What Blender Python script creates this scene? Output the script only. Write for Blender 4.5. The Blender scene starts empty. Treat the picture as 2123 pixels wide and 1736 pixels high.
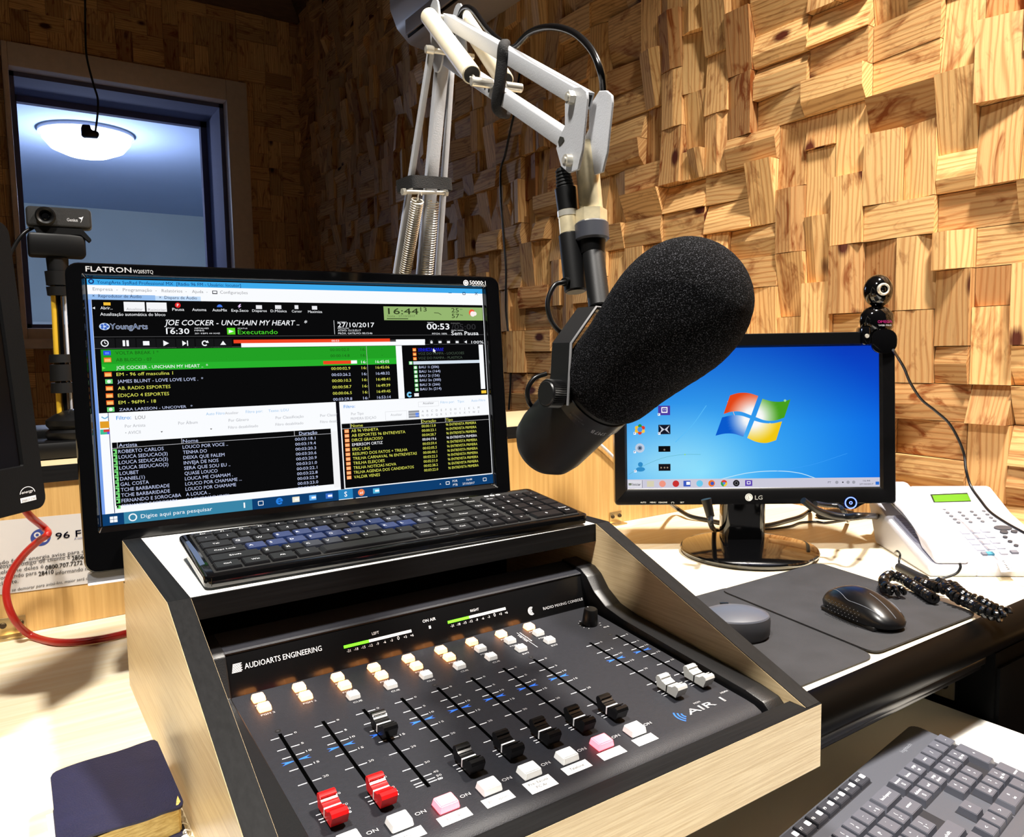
import bpy, bmesh, math, random
from mathutils import Vector, Matrix, noise
random.seed(7)
# ------------------------------------------------------------------ camera, world, lights
W_, H_ = 2123, 1736
F_ = 1591.0
CAM = Vector((0, 0, 0.34))                      # the desk top is z = 0, the floor z = -0.74
RIGHT = Vector((0.82799779, -0.56047655, -0.01690252)).normalized()
DOWN = Vector((-0.06398437, -0.06449207, -0.99586484))
DOWN = (DOWN - RIGHT * DOWN.dot(RIGHT)).normalized()
FWD = RIGHT.cross(DOWN).normalized()
col = bpy.context.scene.collection
cd = bpy.data.cameras.new('camera'); cam = bpy.data.objects.new('camera', cd); col.objects.link(cam)
cd.sensor_width = 36; cd.sensor_fit = 'HORIZONTAL'; cd.lens = 36 * F_ / W_; cd.clip_start = 0.02
mw = Matrix((RIGHT, -DOWN, -FWD)).transposed().to_4x4(); mw.translation = CAM
cam.matrix_world = mw
bpy.context.scene.camera = cam
vs = bpy.context.scene.view_settings
vs.view_transform = 'Standard'; vs.look = 'None'; vs.exposure = 0.0; vs.gamma = 1; vs.use_curve_mapping = False
wd = bpy.data.worlds.new('world'); bpy.context.scene.world = wd; wd.use_nodes = True
wd.node_tree.nodes['Background'].inputs[0].default_value = (0.9, 0.95, 1.0, 1)
wd.node_tree.nodes['Background'].inputs[1].default_value = 0.012

def lamp(name, loc, target, power, size, colr=(1, 1, 1), shape='DISK', size_y=None, spread=180):
    l = bpy.data.lights.new(name, 'AREA'); l.energy = power; l.size = size; l.shape = shape; l.color = colr
    if size_y: l.size_y = size_y
    l.spread = math.radians(spread)
    o = bpy.data.objects.new(name, l); col.objects.link(o); o.location = loc
    o.rotation_euler = (Vector(target) - Vector(loc)).to_track_quat('-Z', 'Y').to_euler()
    return o
lamp('ceiling_lamp_light', (1.00, 0.20, 1.97), (0.95, 0.50, 0), 40, 0.20, (1.0, 0.93, 0.84), spread=106)
lamp('ceiling_lamp_light', (-0.30, 0.10, 1.97), (0.10, 0.45, 0), 24, 0.20, (1.0, 0.96, 0.90), spread=104)

# ------------------------------------------------------------------ geometry of the view: a pixel as a ray into the room
def ray(p):
    return RIGHT * ((p[0] - W_ / 2) / F_) + DOWN * ((p[1] - H_ / 2) / F_) + FWD
def at_z(p, z): r = ray(p); return CAM + r * ((z - CAM.z) / r.z)
def at_y(p, y): r = ray(p); return CAM + r * ((y - CAM.y) / r.y)
def at_x(p, x): r = ray(p); return CAM + r * ((x - CAM.x) / r.x)
def at_c(p, c): return CAM + ray(p) * c
def at_pl(p, o, n): r = ray(p); return CAM + r * ((Vector(o) - CAM).dot(n) / r.dot(n))

# ------------------------------------------------------------------ materials
def lin(c):
    return tuple((x / 255 / 12.92 if x <= 10.3 else ((x / 255 + 0.055) / 1.055) ** 2.4) for x in c)
MATS = {}
def mat(name, rgb, rough=0.5, metal=0.0, spec=0.5, emit=None, es=1.0, noise_amt=0.0, nscale=40, bump=0.0, bscale=200, coat=0.0, stretch=None):
    if name in MATS: return MATS[name]
    m = bpy.data.materials.new(name); m.use_nodes = True; N = m.node_tree.nodes; L = m.node_tree.links
    b = N['Principled BSDF']; c = (*lin(rgb), 1)
    b.inputs['Base Color'].default_value = c; b.inputs['Roughness'].default_value = rough
    b.inputs['Metallic'].default_value = metal; b.inputs['Specular IOR Level'].default_value = spec
    b.inputs['Coat Weight'].default_value = coat; b.inputs['Coat Roughness'].default_value = 0.05
    if emit is not None:
        b.inputs['Emission Color'].default_value = (*lin(emit), 1); b.inputs['Emission Strength'].default_value = es
    if noise_amt or bump:
        tc = N.new('ShaderNodeTexCoord'); mp = N.new('ShaderNodeMapping'); L.new(tc.outputs['Object'], mp.inputs[0])
        if stretch: mp.inputs['Scale'].default_value = stretch
        if noise_amt:
            n = N.new('ShaderNodeTexNoise'); n.inputs['Scale'].default_value = nscale; n.inputs['Detail'].default_value = 6
            L.new(mp.outputs[0], n.inputs['Vector'])
            mr = N.new('ShaderNodeMapRange'); mr.inputs[1].default_value = 0.3; mr.inputs[2].default_value = 0.7
            mr.inputs[3].default_value = 1 - noise_amt; mr.inputs[4].default_value = 1 + noise_amt
            L.new(n.outputs[0], mr.inputs[0])
            mx = N.new('ShaderNodeVectorMath'); mx.operation = 'SCALE'; mx.inputs[0].default_value = c[:3]
            L.new(mr.outputs[0], mx.inputs['Scale']); L.new(mx.outputs[0], b.inputs['Base Color'])
        if bump:
            n2 = N.new('ShaderNodeTexNoise'); n2.inputs['Scale'].default_value = bscale; n2.inputs['Detail'].default_value = 3
            L.new(mp.outputs[0], n2.inputs['Vector'])
            bp = N.new('ShaderNodeBump'); bp.inputs['Strength'].default_value = bump; bp.inputs['Distance'].default_value = 0.002
            L.new(n2.outputs[0], bp.inputs['Height']); L.new(bp.outputs[0], b.inputs['Normal'])
    MATS[name] = m
    return m
def glow(rgb, s=1.0):
    """what a lit screen shows: emission only"""
    k = 'screen_%d_%d_%d_%g' % (*rgb, s)
    if k in MATS: return MATS[k]
    m = bpy.data.materials.new(k); m.use_nodes = True; N = m.node_tree.nodes; L = m.node_tree.links
    N.clear(); e = N.new('ShaderNodeEmission'); o = N.new('ShaderNodeOutputMaterial')
    e.inputs[0].default_value = (*lin(rgb), 1); e.inputs[1].default_value = s
    L.new(e.outputs[0], o.inputs[0]); MATS[k] = m
    return m
def ink(rgb):
    return mat('print_%d_%d_%d' % rgb, rgb, 0.5)
def laminate(name, light, dark, axis, scale=1.0, rough=0.35, amt=1.0, spec=0.5):
    """wood-print laminate: fine streaks along one axis"""
    if name in MATS: return MATS[name]
    m = bpy.data.materials.new(name); m.use_nodes = True; N = m.node_tree.nodes; L = m.node_tree.links
    b = N['Principled BSDF']; b.inputs['Roughness'].default_value = rough; b.inputs['Specular IOR Level'].default_value = spec
    tc = N.new('ShaderNodeTexCoord'); mp = N.new('ShaderNodeMapping'); L.new(tc.outputs['Object'], mp.inputs[0])
    s = [130 * scale] * 3; s[axis] = 3.2 * scale; mp.inputs['Scale'].default_value = s
    n = N.new('ShaderNodeTexNoise'); n.inputs['Scale'].default_value = 2.0; n.inputs['Detail'].default_value = 8; n.inputs['Roughness'].default_value = 0.65
    L.new(mp.outputs[0], n.inputs['Vector'])
    cr = N.new('ShaderNodeValToRGB'); cr.color_ramp.elements[0].position = 0.36; cr.color_ramp.elements[1].position = 0.62
    cr.color_ramp.elements[0].color = (*lin(dark), 1); cr.color_ramp.elements[1].color = (*lin(light), 1)
    L.new(n.outputs[0], cr.inputs[0]); L.new(cr.outputs[0], b.inputs['Base Color'])
    bp = N.new('ShaderNodeBump'); bp.inputs['Strength'].default_value = 0.15; bp.inputs['Distance'].default_value = 0.001
    L.new(n.outputs[0], bp.inputs['Height']); L.new(bp.outputs[0], b.inputs['Normal'])
    MATS[name] = m
    return m
def pine():
    """offcut blocks: grain runs along u, tint and offset come from each block's own attribute"""
    m = bpy.data.materials.new('pine_blocks'); m.use_nodes = True; N = m.node_tree.nodes; L = m.node_tree.links
    b = N['Principled BSDF']; b.inputs['Roughness'].default_value = 0.62; b.inputs['Specular IOR Level'].default_value = 0.25
    uv = N.new('ShaderNodeUVMap'); uv.uv_map = 'grain'; at = N.new('ShaderNodeAttribute'); at.attribute_name = 'tone'
    sp = N.new('ShaderNodeSeparateColor'); L.new(at.outputs['Color'], sp.inputs[0])
    def nz(sx, sy, sc, det, rough=0.6, dist=0.0):
        mp = N.new('ShaderNodeMapping'); mp.inputs['Scale'].default_value = (sx, sy, 1); L.new(uv.outputs[0], mp.inputs[0])
        n = N.new('ShaderNodeTexNoise'); n.inputs['Scale'].default_value = sc; n.inputs['Detail'].default_value = det
        n.inputs['Roughness'].default_value = rough; n.inputs['Distortion'].default_value = dist
        L.new(mp.outputs[0], n.inputs['Vector']); return n.outputs[0]
    def mth(op, a, b_=None, c_=None):
        n = N.new('ShaderNodeMath'); n.operation = op
        for i, v in enumerate((a, b_, c_)):
            if v is None: continue
            if isinstance(v, (int, float)): n.inputs[i].default_value = v
            else: L.new(v, n.inputs[i])
        return n.outputs[0]
    broad = nz(1.6, 10, 1.6, 2, 0.5)                      # slow swelling of the rings
    spv = N.new('ShaderNodeSeparateXYZ'); L.new(uv.outputs[0], spv.inputs[0])
    ph = mth('ADD', mth('MULTIPLY', spv.outputs['Y'], 620), mth('MULTIPLY', broad, 34))
    ring = mth('POWER', mth('MULTIPLY_ADD', mth('SINE', ph), 0.5, 0.5), 3.0)
    fine = nz(12, 420, 1.0, 4, 0.7)
    big = nz(9, 26, 1.0, 4, 0.62, 1.2)
    c1 = N.new('ShaderNodeMix'); c1.data_type = 'RGBA'
    c1.inputs[6].default_value = (*lin((240, 194, 130)), 1); c1.inputs[7].default_value = (*lin((184, 118, 60)), 1)
    L.new(mth('MULTIPLY', ring, 0.58), c1.inputs[0])
    c2 = N.new('ShaderNodeMix'); c2.data_type = 'RGBA'; c2.inputs[7].default_value = (*lin((138, 72, 26)), 1)
    mr = N.new('ShaderNodeMapRange'); mr.inputs[1].default_value = 0.53; mr.inputs[2].default_value = 0.70; mr.inputs[4].default_value = 0.75
    L.new(big, mr.inputs[0]); L.new(c1.outputs[2], c2.inputs[6]); L.new(mth('ADD', mr.outputs[0], mth('MULTIPLY', sp.outputs[1], 0.75)), c2.inputs[0])
    # knots
    vo = N.new('ShaderNodeTexVoronoi'); mp = N.new('ShaderNodeMapping'); mp.inputs['Scale'].default_value = (5.0, 9.5, 1); L.new(uv.outputs[0], mp.inputs[0])
    L.new(mp.outputs[0], vo.inputs['Vector']); vo.inputs['Scale'].default_value = 1.0
    kn = N.new('ShaderNodeMapRange'); kn.inputs[1].default_value = 0.15; kn.inputs[2].default_value = 0.09; L.new(mth('ADD', vo.outputs[0], mth('MULTIPLY', mth('SUBTRACT', fine, 0.5), 0.08)), kn.inputs[0])
    c3 = N.new('ShaderNodeMix'); c3.data_type = 'RGBA'; c3.inputs[7].default_value = (*lin((82, 34, 16)), 1)
    L.new(c2.outputs[2], c3.inputs[6]); L.new(kn.outputs[0], c3.inputs[0])
    # fine streaks + block brightness
    br = mth('MULTIPLY', mth('MULTIPLY_ADD', fine, 0.55, 0.72), mth('MULTIPLY_ADD', sp.outputs[0], 1.0, 0.0))
    sc = N.new('ShaderNodeVectorMath'); sc.operation = 'SCALE'; L.new(c3.outputs[2], sc.inputs[0]); L.new(br, sc.inputs['Scale'])
    L.new(sc.outputs[0], b.inputs['Base Color'])
    bp = N.new('ShaderNodeBump'); bp.inputs['Strength'].default_value = 0.35; bp.inputs['Distance'].default_value = 0.0015
    L.new(mth('ADD', fine, mth('MULTIPLY', ring, 0.4)), bp.inputs['Height']); L.new(bp.outputs[0], b.inputs['Normal'])
    return m
PINE = pine()
BLK = mat('black_plastic', (8, 8, 9), 0.42, spec=0.3)
GLOSS = mat('gloss_black', (6, 6, 7), 0.08, coat=0.5)
SATIN = mat('satin_black', (4, 4, 5), 0.6, spec=0.15, bump=0.1, bscale=900)
RUB = mat('black_rubber', (12, 12, 13), 0.6)
CORD = mat('black_cord', (13, 13, 14), 0.35)
WHT = mat('white_plastic', (216, 216, 224), 0.35)
STEEL = mat('steel', (216, 212, 200), 0.30, metal=0.55)
BRASS = mat('dull_brass', (222, 208, 172), 0.34, metal=0.4, noise_amt=0.25, nscale=60)
PAINT = mat('white_painted_metal', (178, 180, 184), 0.45, bump=0.12, bscale=700)
CREAM_X = laminate('cream_laminate_x', (232, 212, 172), (208, 182, 138), 0, 2.6)
CREAM_Y = laminate('cream_laminate_y', (232, 208, 164), (212, 184, 138), 1, 1.8)
DESKM = laminate('desk_laminate', (250, 240, 214), (240, 222, 182), 0, 0.35, 0.4)
SHELFW = mat('white_laminate', (245, 243, 236), 0.4)
BLKWOOD = laminate('black_ash_laminate', (15, 15, 16), (5, 5, 6), 0, 1.0, 0.6, spec=0.18)
BLKWOOD_Y = laminate('black_ash_laminate_y', (15, 15, 16), (5, 5, 6), 1, 1.0, 0.6, spec=0.18)

# ------------------------------------------------------------------ mesh builder
def frame(o, ex, ey):
    ex = Vector(ex).normalized(); ez = ex.cross(Vector(ey)).normalized(); ey = ez.cross(ex)
    m = Matrix((ex, ey, ez)).transposed().to_4x4(); m.translation = Vector(o); return m
def smoothpath(pts, n=8):
    pts = [Vector(p) for p in pts]
    if len(pts) < 3: return pts
    out = []
    P = [pts[0] * 2 - pts[1]] + pts + [pts[-1] * 2 - pts[-2]]
    for i in range(1, len(P) - 2):
        a, b, c, d = P[i - 1:i + 3]
        for k in range(n):
            t = k / n
            out.append(0.5 * ((2 * b) + (c - a) * t + (2 * a - 5 * b + 4 * c - d) * t * t + (3 * b - a - 3 * c + d) * t ** 3))
    out.append(pts[-1]); return out
class MB:
    def __init__(s): s.bm = bmesh.new(); s.mats = []; s.mi = 0
    def m(s, material):
        if material not in s.mats: s.mats.append(material)
        s.mi = s.mats.index(material); return s
    def face(s, pts, smooth=False):
        vs_ = [s.bm.verts.new(p) for p in pts]
        f = s.bm.faces.new(vs_); f.material_index = s.mi; f.smooth = smooth; return f
    def _add(s, bm2, M, smooth=False):
        if M is not None: bm2.transform(M)
        vm = {v: s.bm.verts.new(v.co) for v in bm2.verts}
        for f in bm2.faces:
            try: g = s.bm.faces.new([vm[v] for v in f.verts])
            except ValueError: continue
            g.material_index = s.mi; g.smooth = smooth
        bm2.free(); return s
    def box(s, c, d, M=None, bev=0.0, seg=2):
        b = bmesh.new(); bmesh.ops.create_cube(b, size=1)
        for v in b.verts: v.co = Vector((v.co.x * d[0] + c[0], v.co.y * d[1] + c[1], v.co.z * d[2] + c[2]))
        if bev: bmesh.ops.bevel(b, geom=b.edges[:], offset=min(bev, min(d) * 0.49), segments=seg, affect='EDGES', profile=0.5)
        return s._add(b, M, bev > 0)
    def lohi(s, lo, hi, M=None, bev=0.0, seg=2):
        return s.box([(a + b) / 2 for a, b in zip(lo, hi)], [b - a for a, b in zip(lo, hi)], M, bev, seg)
    def prism(s, poly, z0, z1, M=None, bev=0.0, seg=2, smooth=None):
        """polygon in the frame's xy, extruded along its z"""
        b = bmesh.new()
        lo = [b.verts.new((x, y, z0)) for x, y in poly]; hi = [b.verts.new((x, y, z1)) for x, y in poly]
        n = len(poly); b.faces.new(lo[::-1]); b.faces.new(hi)
        for i in range(n): b.faces.new((lo[i], lo[(i + 1) % n], hi[(i + 1) % n], hi[i]))
        bmesh.ops.recalc_face_normals(b, faces=b.faces[:])
        if bev: bmesh.ops.bevel(b, geom=[e for e in b.edges], offset=bev, segments=seg, affect='EDGES', profile=0.5)
        return s._add(b, M, (bev > 0) if smooth is None else smooth)
    def lathe(s, prof, M, seg=32, smooth=True, sx=1.0, sy=1.0, arc=None):
        b = bmesh.new(); rings = []
        for r, z in prof:
            if r < 1e-6: rings.append([b.verts.new((0, 0, z))])
            else: rings.append([b.verts.new((r * sx * math.cos(2 * math.pi * i / seg), r * sy * math.sin(2 * math.pi * i / seg), z)) for i in range(seg)])
        for A, B in zip(rings, rings[1:]):
            for i in range(seg):
                j = (i + 1) % seg
                if len(A) == 1 and len(B) == 1: break
                if len(A) == 1: b.faces.new((A[0], B[i], B[j]))
                elif len(B) == 1: b.faces.new((A[i], B[0], A[j]))
                else: b.faces.new((A[i], B[i], B[j], A[j]))
        bmesh.ops.recalc_face_normals(b, faces=b.faces[:])
        return s._add(b, M, smooth)
    def cyl(s, p0, p1, r0, r1=None, seg=24, bev=0.0, smooth=True):
        r1 = r0 if r1 is None else r1; p0 = Vector(p0); p1 = Vector(p1); d = p1 - p0; h = d.length
        M = d.to_track_quat('Z', 'Y').to_matrix().to_4x4(); M.translation = p0
        if bev: prof = [(0, 0), (r0 - bev, 0), (r0, bev), (r1, h - bev), (r1 - bev, h), (0, h)]
        else: prof = [(0, 0), (r0, 0), (r0, 0), (r1, h), (r1, h), (0, h)]
        return s.lathe(prof, M, seg, smooth)
    def tube(s, pts, r, seg=10, sm=8, closed=False, rfun=None):
        P = smoothpath(pts, sm) if sm else [Vector(p) for p in pts]
        b = bmesh.new(); rings = []; up = Vector((0.123, 0.456, 0.88)).normalized()
        for i, p in enumerate(P):
            t = (P[min(i + 1, len(P) - 1)] - P[max(i - 1, 0)]).normalized()
            n = up - t * up.dot(t)
            if n.length < 1e-4: n = t.orthogonal()
            n.normalize(); up = n; q = t.cross(n); rr = rfun(i / (len(P) - 1)) if rfun else r
            rings.append([b.verts.new(p + (n * math.cos(2 * math.pi * k / seg) + q * math.sin(2 * math.pi * k / seg)) * rr) for k in range(seg)])
        for A, B in zip(rings, rings[1:]):
            for k in range(seg): b.faces.new((A[k], A[(k + 1) % seg], B[(k + 1) % seg], B[k]))
        b.faces.new(rings[0][::-1]); b.faces.new(rings[-1])
        bmesh.ops.recalc_face_normals(b, faces=b.faces[:])
        return s._add(b, None, True)
    def ball(s, c, r, M=None, su=24, sv=16):
        b = bmesh.new(); bmesh.ops.create_uvsphere(b, u_segments=su, v_segments=sv, radius=1)
        r = (r, r, r) if isinstance(r, (int, float)) else r
        for v in b.verts: v.co = Vector((v.co.x * r[0] + c[0], v.co.y * r[1] + c[1], v.co.z * r[2] + c[2]))
        return s._add(b, M, True)
    def text(s, string, M, h, width=None, align='L', shear=0.0, bold=0.0, vfit=False):
        """flat letters in the frame's xy plane, cap height h; width squeezes or stretches the line"""
        cu = bpy.data.curves.new('t', 'FONT'); cu.body = string; cu.size = h / 0.70; cu.resolution_u = 2
        cu.shear = shear; 
        ob = bpy.data.objects.new('t', cu); me = bpy.data.meshes.new_from_object(ob)
        b = bmesh.new(); b.from_mesh(me); bpy.data.objects.remove(ob); bpy.data.curves.remove(cu); bpy.data.meshes.remove(me)
        if not b.verts: b.free(); return s
        x0 = min(v.co.x for v in b.verts); x1 = max(v.co.x for v in b.verts)
        k = (width / (x1 - x0)) if width and x1 > x0 else 1.0
        off = {'L': 0, 'C': (x1 - x0) * k / 2, 'R': (x1 - x0) * k}[align]
        for v in b.verts: v.co.x = (v.co.x - x0) * k - off
        if bold > 0.012:
            d = bold * 0.5 * h
            for dx, dy in ((-d, 0), (d, 0), (0, d), (0, -d)): s._add(b.copy(), (M or Matrix.Identity(4)) @ Matrix.Translation((dx, dy, 0)), False)
        return s._add(b, M, False)
    def build(s, name, parent=None, local=True, autosmooth=True, bevel=0.0, sub=0):
        me = bpy.data.meshes.new(name)
        if parent is not None and not local:
            s.bm.transform(parent.matrix_basis.inverted() if parent.parent is None else (parent.parent.matrix_basis @ parent.matrix_basis).inverted())
        if not len(s.bm.verts): s.bm.free(); return None
        s.bm.to_mesh(me); s.bm.free()
        for m in s.mats: me.materials.append(m)
        if autosmooth:
            try: me.set_sharp_from_angle(angle=math.radians(38))
            except Exception: pass
        o = bpy.data.objects.new(name, me); col.objects.link(o)
        if parent is not None: o.parent = parent
        if bevel:
            md = o.modifiers.new('b', 'BEVEL'); md.width = bevel; md.segments = 2; md.limit_method = 'ANGLE'
        if sub:
            md = o.modifiers.new('s', 'SUBSURF'); md.levels = sub; md.render_levels = sub
        return o
def tag(o, label=None, cat=None, group=None, kind=None):
    if label: o['label'] = label
    if cat: o['category'] = cat
    if group: o['group'] = group
    if kind: o['kind'] = kind
    return o
def thing(name, label, cat, loc=(0, 0, 0), rz=0.0, M=None, group=None):
    o = bpy.data.objects.new(name, None); col.objects.link(o); o.empty_display_size = 0.02
    if M is not None: o.matrix_basis = M
    else: o.location = loc; o.rotation_euler = (0, 0, rz)
    bpy.context.view_layer.update()
    return tag(o, label, cat, group)

class Sheet:
    """printing on a flat surface: positions are pixels of the view dropped onto the plane, or metres (u right, v up)"""
    def __init__(s, o, ex, ey, lift=0.00006):
        s.M = frame(o, ex, ey); s.o = Vector(o); s.ex = s.M.col[0].to_3d(); s.ey = s.M.col[1].to_3d(); s.n = s.M.col[2].to_3d()
        s.mb = MB(); s.lift = lift
    def uv(s, p):
        d = at_pl(p, s.o, s.n) - s.o; return d.dot(s.ex), d.dot(s.ey)
    def w(s, u, v, l=0): return s.o + s.ex * u + s.ey * v + s.n * (s.lift * (l + 1))
    def rect(s, u0, v0, u1, v1, m, l=0):
        s.mb.m(m).face([s.w(u0, v0, l), s.w(u1, v0, l), s.w(u1, v1, l), s.w(u0, v1, l)]); return s
    def R(s, pTL, pBR, m, l=0):
        a = s.uv(pTL); b = s.uv(pBR); return s.rect(a[0], b[1], b[0], a[1], m, l)
    def poly(s, uvs, m, l=0):
        s.mb.m(m).face([s.w(u, v, l) for u, v in uvs]); return s
    def P(s, pts, m, l=0): return s.poly([s.uv(p) for p in pts], m, l)
    def disc(s, u, v, r, m, l=0, rv=None, n=20, a0=0, a1=2 * math.pi, ri=0):
        rv = rv or r; s.mb.m(m)
        A = [a0 + (a1 - a0) * i / n for i in range(n + 1)]
        for a, b in zip(A, A[1:]):
            pts = [s.w(u + r * math.cos(a), v + rv * math.sin(a), l), s.w(u + r * math.cos(b), v + rv * math.sin(b), l)]
            if ri: pts += [s.w(u + ri * math.cos(b), v + ri * rv / r * math.sin(b), l), s.w(u + ri * math.cos(a), v + ri * rv / r * math.sin(a), l)]
            else: pts += [s.w(u, v, l)]
            s.mb.face(pts)
        return s
    def line(s, pts, wd, m, l=0):
        s.mb.m(m)
        for (a, b), (c, d) in zip(pts, pts[1:]):
            t = Vector((c - a, d - b)); L = t.length
            if L < 1e-7: continue
            n = Vector((-t.y, t.x)) * (wd / 2 / L)
            s.mb.face([s.w(a + n.x, b + n.y, l), s.w(a - n.x, b - n.y, l), s.w(c - n.x, d - n.y, l), s.w(c + n.x, d + n.y, l)])
        return s
    def t(s, string, u, v, h, m, width=None, align='L', shear=0.0, bold=0.0, l=8, rot=0.0):
        M = s.M @ Matrix.Rotation(rot, 4, 'Z'); M.translation = s.w(u, v, l)
        s.mb.m(m).text(string, M, h, width, align, shear, bold); return s
    def T(s, string, pL, pR, h, m, shear=0.0, bold=0.0, l=8):
        a = s.uv(pL); b = s.uv(pR)
        return s.t(string, a[0], (a[1] + b[1]) / 2, h, m, abs(b[0] - a[0]), 'L', shear, bold, l)
    def build(s, name, parent): return s.mb.build(name, parent, local=False, autosmooth=False)

# ================================================================== the room
XW, YW, ZC, ZF = 1.45, 4.05, 2.03, -0.74
U = 0.068
def block_wall(name, o, s, n, ulo, uhi, vlo, vhi, hole=None, relief=1.0, dark=(), seed=1, zoff=0.0):
    """offcut pine blocks glued on a wall: u runs along s, v up, n out of the wall; one mesh"""
    rnd = random.Random(seed); bm = bmesh.new()
    uvl = bm.loops.layers.uv.new('grain'); tl = bm.loops.layers.float_color.new('tone')
    s = Vector(s); n = Vector(n); o = Vector(o); Z = Vector((0, 0, 1))
    nu = int((uhi - ulo) / U) + 1; nv = int((vhi - vlo) / U) + 1
    used = [[False] * nv for _ in range(nu)]
    flip = s.cross(Z).dot(n) < 0
    def free(i, j, a, b):
        return all(i + x < nu and j + y < nv and not used[i + x][j + y] for x in range(a) for y in range(b))
    for j in range(nv):
        for i in range(nu):
            if used[i][j]: continue
            r = rnd.random()
            opts = [(2, 1), (1, 2), (1, 1)] if r < 0.42 else [(1, 2), (2, 1), (1, 1)] if r < 0.78 else [(1, 1)] if r < 0.93 else [(2, 2), (2, 1), (1, 1)]
            a, b = next(q for q in opts if free(i, j, *q))
            for x in range(a):
                for y in range(b): used[i + x][j + y] = True
            horiz = a > b or (a == b and rnd.random() < 0.5)
            u0 = ulo + i * U; v0 = vlo + j * U; u1 = u0 + a * U; v1 = v0 + b * U
            parts = [(u0, u1, v0, v1)]
            if a == b == 1 and rnd.random() < 0.25:
                m_ = u0 + U * rnd.uniform(0.35, 0.65); parts = [(u0, m_, v0, v1), (m_, u1, v0, v1)]; horiz = False
            if a == b == 2: parts = [(u0, u1, v0, v0 + U), (u0, u1, v0 + U, v1)]; horiz = True
            if hole:
                np_ = []
                for (p0, p1, q0, q1) in parts:
                    if p1 <= hole[0] or p0 >= hole[1] or q1 <= hole[2] or q0 >= hole[3]: np_.append((p0, p1, q0, q1)); continue
                    if p0 < hole[0]: np_.append((p0, hole[0], q0, q1)); p0 = hole[0]
                    if p1 > hole[1]: np_.append((hole[1], p1, q0, q1)); p1 = hole[1]
                    if q0 < hole[2]: np_.append((p0, p1, q0, hole[2]))
                    if q1 > hole[3]: np_.append((p0, p1, hole[3], q1))
                parts = [q for q in np_ if q[1] - q[0] > .004 and q[3] - q[2] > .004]
            for (p0, p1, q0, q1) in parts:
                if False and hole and p1 > hole[0] and p0 < hole[1] and q1 > hole[2] and q0 < hole[3]:
                    if p0 >= hole[0] and p1 <= hole[1] and q0 >= hole[2] and q1 <= hole[3]: continue
                    # trim against the opening
                    if p0 < hole[0] < p1 and (hole[0] - p0) > 0.01: p1 = hole[0]
                    elif p0 < hole[1] < p1 and (p1 - hole[1]) > 0.01: p0 = hole[1]
                    elif q0 < hole[2] < q1 and (hole[2] - q0) > 0.01: q1 = hole[2]
                    elif q0 < hole[3] < q1 and (q1 - hole[3]) > 0.01: q0 = hole[3]
                    else: continue
                g = 0.0007; p0 += g; p1 -= g; q0 += g; q1 -= g
                h = rnd.uniform(0.010, 0.034) * relief
                k = rnd.random(); du = dv = 0.0
                if k < 0.45: dv = rnd.choice((-1, 1)) * rnd.uniform(0.003, 0.012) * relief
                elif k < 0.75: du = rnd.choice((-1, 1)) * rnd.uniform(0.003, 0.010) * relief
                H = lambda u, v: max(0.003, h + du * (2 * (u - p0) / (p1 - p0) - 1) + dv * (2 * (v - q0) / (q1 - q0) - 1))
                br = rnd.uniform(0.72, 1.12); red = max(0.0, rnd.gauss(0.0, 0.24))
                if rnd.random() < 0.07: red = rnd.uniform(0.35, 0.8)
                for (du_, dv_, rr) in dark:
                    if p0 <= du_ <= p1 and q0 <= dv_ <= q1: red = rr; br = 0.85
                ou, ov = rnd.uniform(0, 60), rnd.uniform(0, 60)
                def gr(u, v, e=0.0): return (ou + (u if horiz else v) - 0.0, ov + (v if horiz else u) + e)
                cu = [(p0, q0), (p1, q0), (p1, q1), (p0, q1)]
                ridge = rnd.random() < 0.30
                base = [o + s * u + Z * v for u, v in cu]; top = [o + s * u + Z * v + n * H(u, v) for u, v in cu]
                faces = []
                if ridge:
                    um, vm = (p0 + p1) / 2, (q0 + q1) / 2; lift = rnd.uniform(0.003, 0.009) * relief
                    if horiz:
                        vm = q0 + (q1 - q0) * rnd.uniform(0.3, 0.7)
                        r0 = o + s * p0 + Z * vm + n * (H(p0, vm) + lift); r1 = o + s * p1 + Z * vm + n * (H(p1, vm) + lift)
                        faces += [([top[0], top[1], r1, r0], [cu[0], cu[1], (p1, vm), (p0, vm)]), ([r0, r1, top[2], top[3]], [(p0, vm), (p1, vm), cu[2], cu[3]]),
                                  ([base[1], base[2], top[2], r1, top[1]], None), ([base[3], base[0], top[0], r0, top[3]], None),
                                  ([base[0], base[1], top[1], top[0]], None), ([base[2], base[3], top[3], top[2]], None)]
                    else:
                        um = p0 + (p1 - p0) * rnd.uniform(0.3, 0.7)
                        r0 = o + s * um + Z * q0 + n * (H(um, q0) + lift); r1 = o + s * um + Z * q1 + n * (H(um, q1) + lift)
                        faces += [([top[0], r0, r1, top[3]], [cu[0], (um, q0), (um, q1), cu[3]]), ([r0, top[1], top[2], r1], [(um, q0), cu[1], cu[2], (um, q1)]),
                                  ([base[0], base[1], top[1], r0, top[0]], None), ([base[2], base[3], top[3], r1, top[2]], None),
                                  ([base[1], base[2], top[2], top[1]], None), ([base[3], base[0], top[0], top[3]], None)]
                else:
                    faces += [(top, cu), ([base[0], base[1], top[1], top[0]], None), ([base[1], base[2], top[2], top[1]], None),
                              ([base[2], base[3], top[3], top[2]], None), ([base[3], base[0], top[0], top[3]], None)]
                for pts, uvs in faces:
                    if flip: pts = pts[::-1]; uvs = uvs[::-1] if uvs else None
                    f = bm.faces.new([bm.verts.new(p) for p in pts])
                    for q, lp in enumerate(f.loops):
                        if uvs: c = gr(*uvs[q])
                        else:
                            d = lp.vert.co - o; c = gr(d.dot(s), d.z, d.dot(n))
                        lp[uvl].uv = c; lp[tl] = (br, red, 0, 1)
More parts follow.
